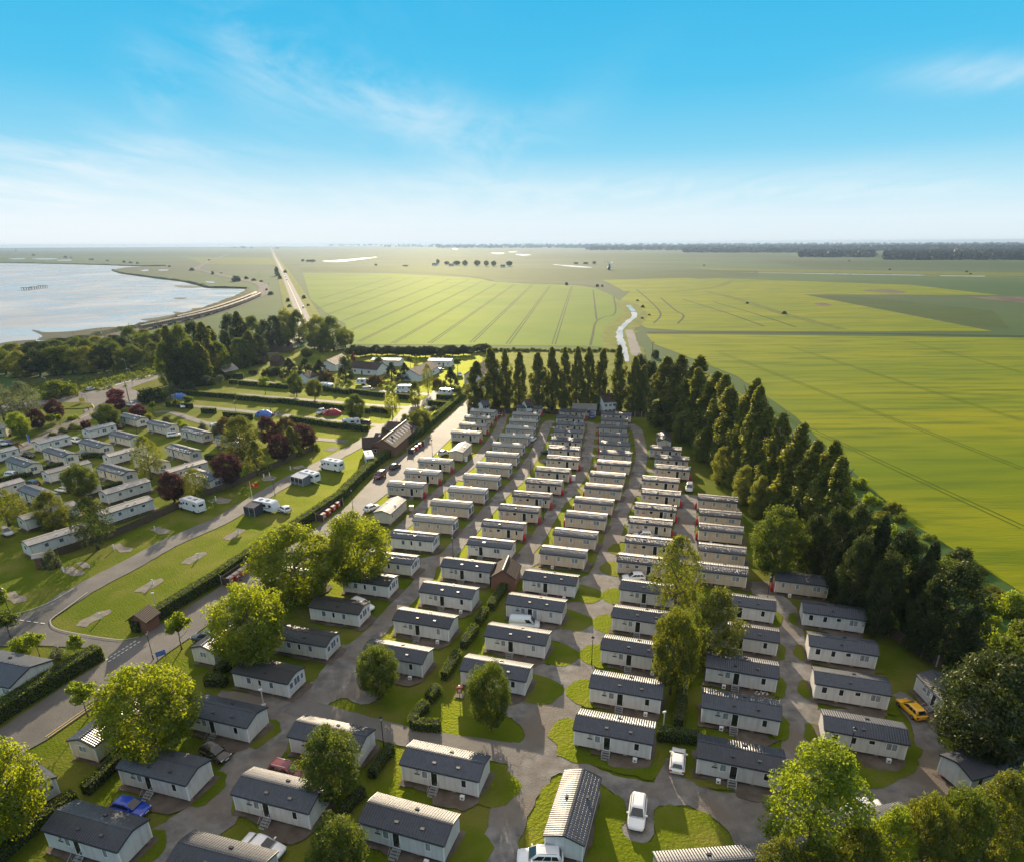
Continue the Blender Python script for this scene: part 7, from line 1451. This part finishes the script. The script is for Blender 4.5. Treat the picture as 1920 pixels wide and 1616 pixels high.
tag(MB().box(-.4, .4, -.3, .3, .05, 1.2).box(-.45, .45, -.33, .33, 1.205, 1.27).build('storage_box', M['trim_white']), 'white cabinet beside the end-on sand caravan gable', 'storage box').location = at(874, 865)
# white dust sheet, low on the ground
cl = MB(); nx = 9
for i in range(nx):
    for j in range(5): cl.v.append((i * .22 + .1 * math.sin(j * 2.3), j * .2 + .12 * math.sin(i * 1.7), .06 + .14 * abs(math.sin(i * 1.3 + j * 2.1))))
cl.f = [(i * 5 + j, (i + 1) * 5 + j, (i + 1) * 5 + j + 1, i * 5 + j + 1) for i in range(nx - 1) for j in range(4)]
tag(cl.build('crumpled_sheet', M['cloth_white']), 'crumpled white cloth lying before a pale caravan on the right', 'cloth').location = at(1417, 1304)
# bench by the birch
pr = Proto('picnic_bench'); pr.part('table_top', MB().box(-.9, .9, -.38, .38, .7, .76), M['timber'])
for s_ in (-1, 1):
    pr.part('seat', MB().box(-.9, .9, s_ * .72 - .14, s_ * .72 + .14, .42, .47), M['timber']); pr.part('leg', MB().box(s_ * .7 - .04, s_ * .7 + .04, -.75, .75, .34, .415).box(s_ * .7 - .04, s_ * .7 + .04, -.3, .3, 0, .335), M['timber'])
pr.place(at(549, 743), R(20), None, 'picnic bench on the camp lane beneath the round green tree', 'bench')
# parasol
pr = Proto('parasol'); pr.part('canopy', MB().lathe([(1.4, 2.1), (1.35, 2.16), (.1, 2.6)], 12), M['cloth_white']); pr.part('pole', MB().tube([(0, 0, 0), (0, 0, 2.3)], .03, 6), M['metal_step']); pr.place(at(803, 776), 0, None, 'white parasol beside the silver shrub and hedge', 'parasol')
# telegraph poles
TP = Proto('telegraph_pole'); TP.part('pole', MB().tube([(0, 0, 0), (0, 0, 9)], [.16, .11], 8), M['timber']); TP.part('crossarm', MB().box(-.9, .9, -.06, .06, 8.2, 8.32), M['timber'])
for x, y, l in ((505, 545, 'telegraph pole beside the railway bend'), (244, 760, 'dark telegraph pole among the red shrubs'), (1222, 674, 'telegraph pole beside the farm track'), (486, 520, 'distant telegraph pole on the marsh')): TP.place(at(x, y), .3, None, l, 'telegraph pole')
# drainage windmill far out
p = at(1142, 507); pr = Proto('windmill'); pr.part('tower', MB().tube([(0, 0, 0), (0, 0, 10)], [3.4, 2.0], 12), M['fence_dark']); pr.part('cap', MB().lathe([(2.2, 10.01), (2.0, 11), (1.0, 12.2), (.2, 12.6)], 12), M['trim_dark'])
for k in range(4): th = R(40) + math.pi / 2 * k; d_ = Vector((math.cos(th), 0, math.sin(th))); q = Vector((0, -2.6, 11)); s_ = Vector((-d_.z, 0, d_.x)); pr.part('sail', MB().add([q + d_ * 1.5 - s_ * .3, q + d_ * 9 - s_ * .3, q + d_ * 9 + s_ * 1.4, q + d_ * 1.5 + s_ * 1.4, q + d_ * 1.5 - s_ * .3 + Vector((0, .15, 0)), q + d_ * 9 - s_ * .3 + Vector((0, .15, 0)), q + d_ * 9 + s_ * 1.4 + Vector((0, .15, 0)), q + d_ * 1.5 + s_ * 1.4 + Vector((0, .15, 0))], [(0, 1, 2, 3), (7, 6, 5, 4), (0, 4, 5, 1), (2, 6, 7, 3)]), M['trim_white'])
pr.place(p, .2, None, 'dark drainage windmill with white sails on the distant marsh', 'windmill')
# old staging posts standing in the estuary
for k, (x, y) in enumerate(((50, 545), (65, 543.5), (81, 541))):
    pr = Proto('estuary_platform'); pr.part('deck', MB().box(-5, 5, -3, 3, 3.2, 3.7), M['timber'])
    for x_ in (-4.5, -1.5, 1.5, 4.5):
        for y_ in (-2.6, 2.6): pr.part('pile', MB().tube([(x_, y_, 0), (x_, y_, 3.19)], .25, 6), M['timber'])
    pr.place(at(x, y), .15, None, '%s dark timber platform standing in the estuary' % ['left', 'middle', 'right'][k], 'platform', 'estuary platforms')
# ------------------------------------------------------------------ people
def person(loc, rz, shirt, legs, label, arm=.25, stride=.12, hairm='hair'):
    root = empty('person', loc, rz); tag(root, label, 'person')
    J = dict(pelvis=((0, 0, .92), .13), waist=((0, 0, 1.1), .125), chest=((0, .0, 1.32), .15), neck=((0, 0, 1.49), .06), head0=((0, -.01, 1.57), .075), head1=((0, -.01, 1.68), .098), head2=((0, .0, 1.75), .07))
    E_ = [('pelvis', 'waist'), ('waist', 'chest'), ('chest', 'neck'), ('neck', 'head0'), ('head0', 'head1'), ('head1', 'head2')]
    for s_, t in ((-1, 'l'), (1, 'r')):
        J.update({'hip' + t: ((s_ * .10, 0, .86), .095), 'knee' + t: ((s_ * .11, -.03 - s_ * stride * .5, .48), .062), 'ank' + t: ((s_ * .11, .02 - s_ * stride, .09), .042), 'toe' + t: ((s_ * .12, -.14 - s_ * stride, .05), .04),
                  'sh' + t: ((s_ * .19, 0, 1.41), .062), 'el' + t: ((s_ * .26, s_ * .04, 1.12), .045), 'wr' + t: ((s_ * .27, -arm * .6, .92), .032), 'hand' + t: ((s_ * .27, -arm * .75, .83), .036)})
        E_ += [('pelvis', 'hip' + t), ('hip' + t, 'knee' + t), ('knee' + t, 'ank' + t), ('ank' + t, 'toe' + t), ('chest', 'sh' + t), ('sh' + t, 'el' + t), ('el' + t, 'wr' + t), ('wr' + t, 'hand' + t)]
        for k in range(4):
            a = 'f%d%s' % (k, t); J[a] = ((s_ * (.25 + .014 * k), -arm * .78 - .012 * k, .745 + .008 * abs(k - 1.5)), .010); E_.append(('hand' + t, a))
        J['th' + t] = ((s_ * .235, -arm * .78 - .045, .80), .011); E_.append(('hand' + t, 'th' + t))
    def skinned(name, keys, m_, grow_=0.0):
        ks = [k for k in J if keys(k)]; ix = {k: i for i, k in enumerate(ks)}; me = bpy.data.meshes.new(name); me.from_pydata([J[k][0] for k in ks], [(ix[a], ix[b]) for a, b in E_ if a in ix and b in ix], [])
        o = link(name, me, root); sk = o.modifiers.new('skin', 'SKIN'); o.modifiers.new('sub', 'SUBSURF').levels = 1; o.modifiers['sub'].render_levels = 1
        for i, k in enumerate(ks): r = J[k][1] + (grow_ if J[k][1] > .02 else 0); me.skin_vertices[0].data[i].radius = (r, r * .8 if k in ('chest', 'waist', 'pelvis') else r)
        me.skin_vertices[0].data[0].use_root = True; me.materials.append(M[m_]); return o
    skinned('body', lambda k: True, 'skin')
    skinned('shirt', lambda k: k in ('pelvis', 'waist', 'chest') or k[:2] in ('sh', 'el'), shirt, .018); skinned('trousers', lambda k: k in ('pelvis',) or k[:3] in ('hip', 'kne', 'ank'), legs, .016)
    hb_ = MB(); hb_.lathe([(.104, 0), (.108, .05), (.09, .11), (.04, .14)], 10, (0, .012, 1.67)); hb_.build('hair', M[hairm], root, True)
    fc = MB(); fc.box(-.012, .012, -.125, -.095, 1.63, 1.665); fc.build('nose', M['skin'], root)
    return root
person(at(452, 1093), R(200), 'cloth_dark', 'cloth_dark', 'person in dark clothes standing at the red bins behind the sycamores')
person(at(516, 781), R(30), 'cloth_dark', 'cloth_blue', 'person in dark top beside the blue tent'); person(at(508, 773), R(120), 'cloth_dark', 'cloth_dark', 'person in dark clothes standing on the camp lane'); person(at(522, 779), R(-40), 'cloth_white', 'cloth_dark', 'person in pale top beside the blue tent'); person(at(512, 781), R(80), 'cloth_red', 'cloth_blue', 'person in orange red top beside the blue tent')
person(at(469, 691), R(10), 'cloth_dark', 'cloth_dark', 'person in dark clothes on the lawn by the open shelter'); person(at(167, 771), R(60), 'cloth_dark', 'cloth_dark', 'person in dark clothes on the entrance lane kerb'); person(at(558, 655), R(0), 'cloth_dark', 'cloth_blue', 'person beyond the log palisades, left of two'); person(at(562, 655), R(90), 'cloth_white', 'cloth_dark', 'person beyond the log palisades, right of two')
# ------------------------------------------------------------------ summer haze
hz = MB().box(-9000, 9000, -190, 9500, -1, 61).mesh('haze', None)
hm = bpy.data.materials.new('haze'); hm.use_nodes = True; t = hm.node_tree; t.nodes.clear()
pv = t.nodes.new('ShaderNodeVolumePrincipled'); pv.inputs['Color'].default_value = (0.26, 0.37, 0.54, 1); pv.inputs['Density'].default_value = 0.00009; pv.inputs['Anisotropy'].default_value = 0.4
o_ = t.nodes.new('ShaderNodeOutputMaterial'); t.links.new(pv.outputs[0], o_.inputs['Volume']); hz.materials.append(hm)
tag(link('haze', hz), 'thin summer haze over the plain', 'haze', kind='stuff')
S.cycles.volume_step_rate = 5
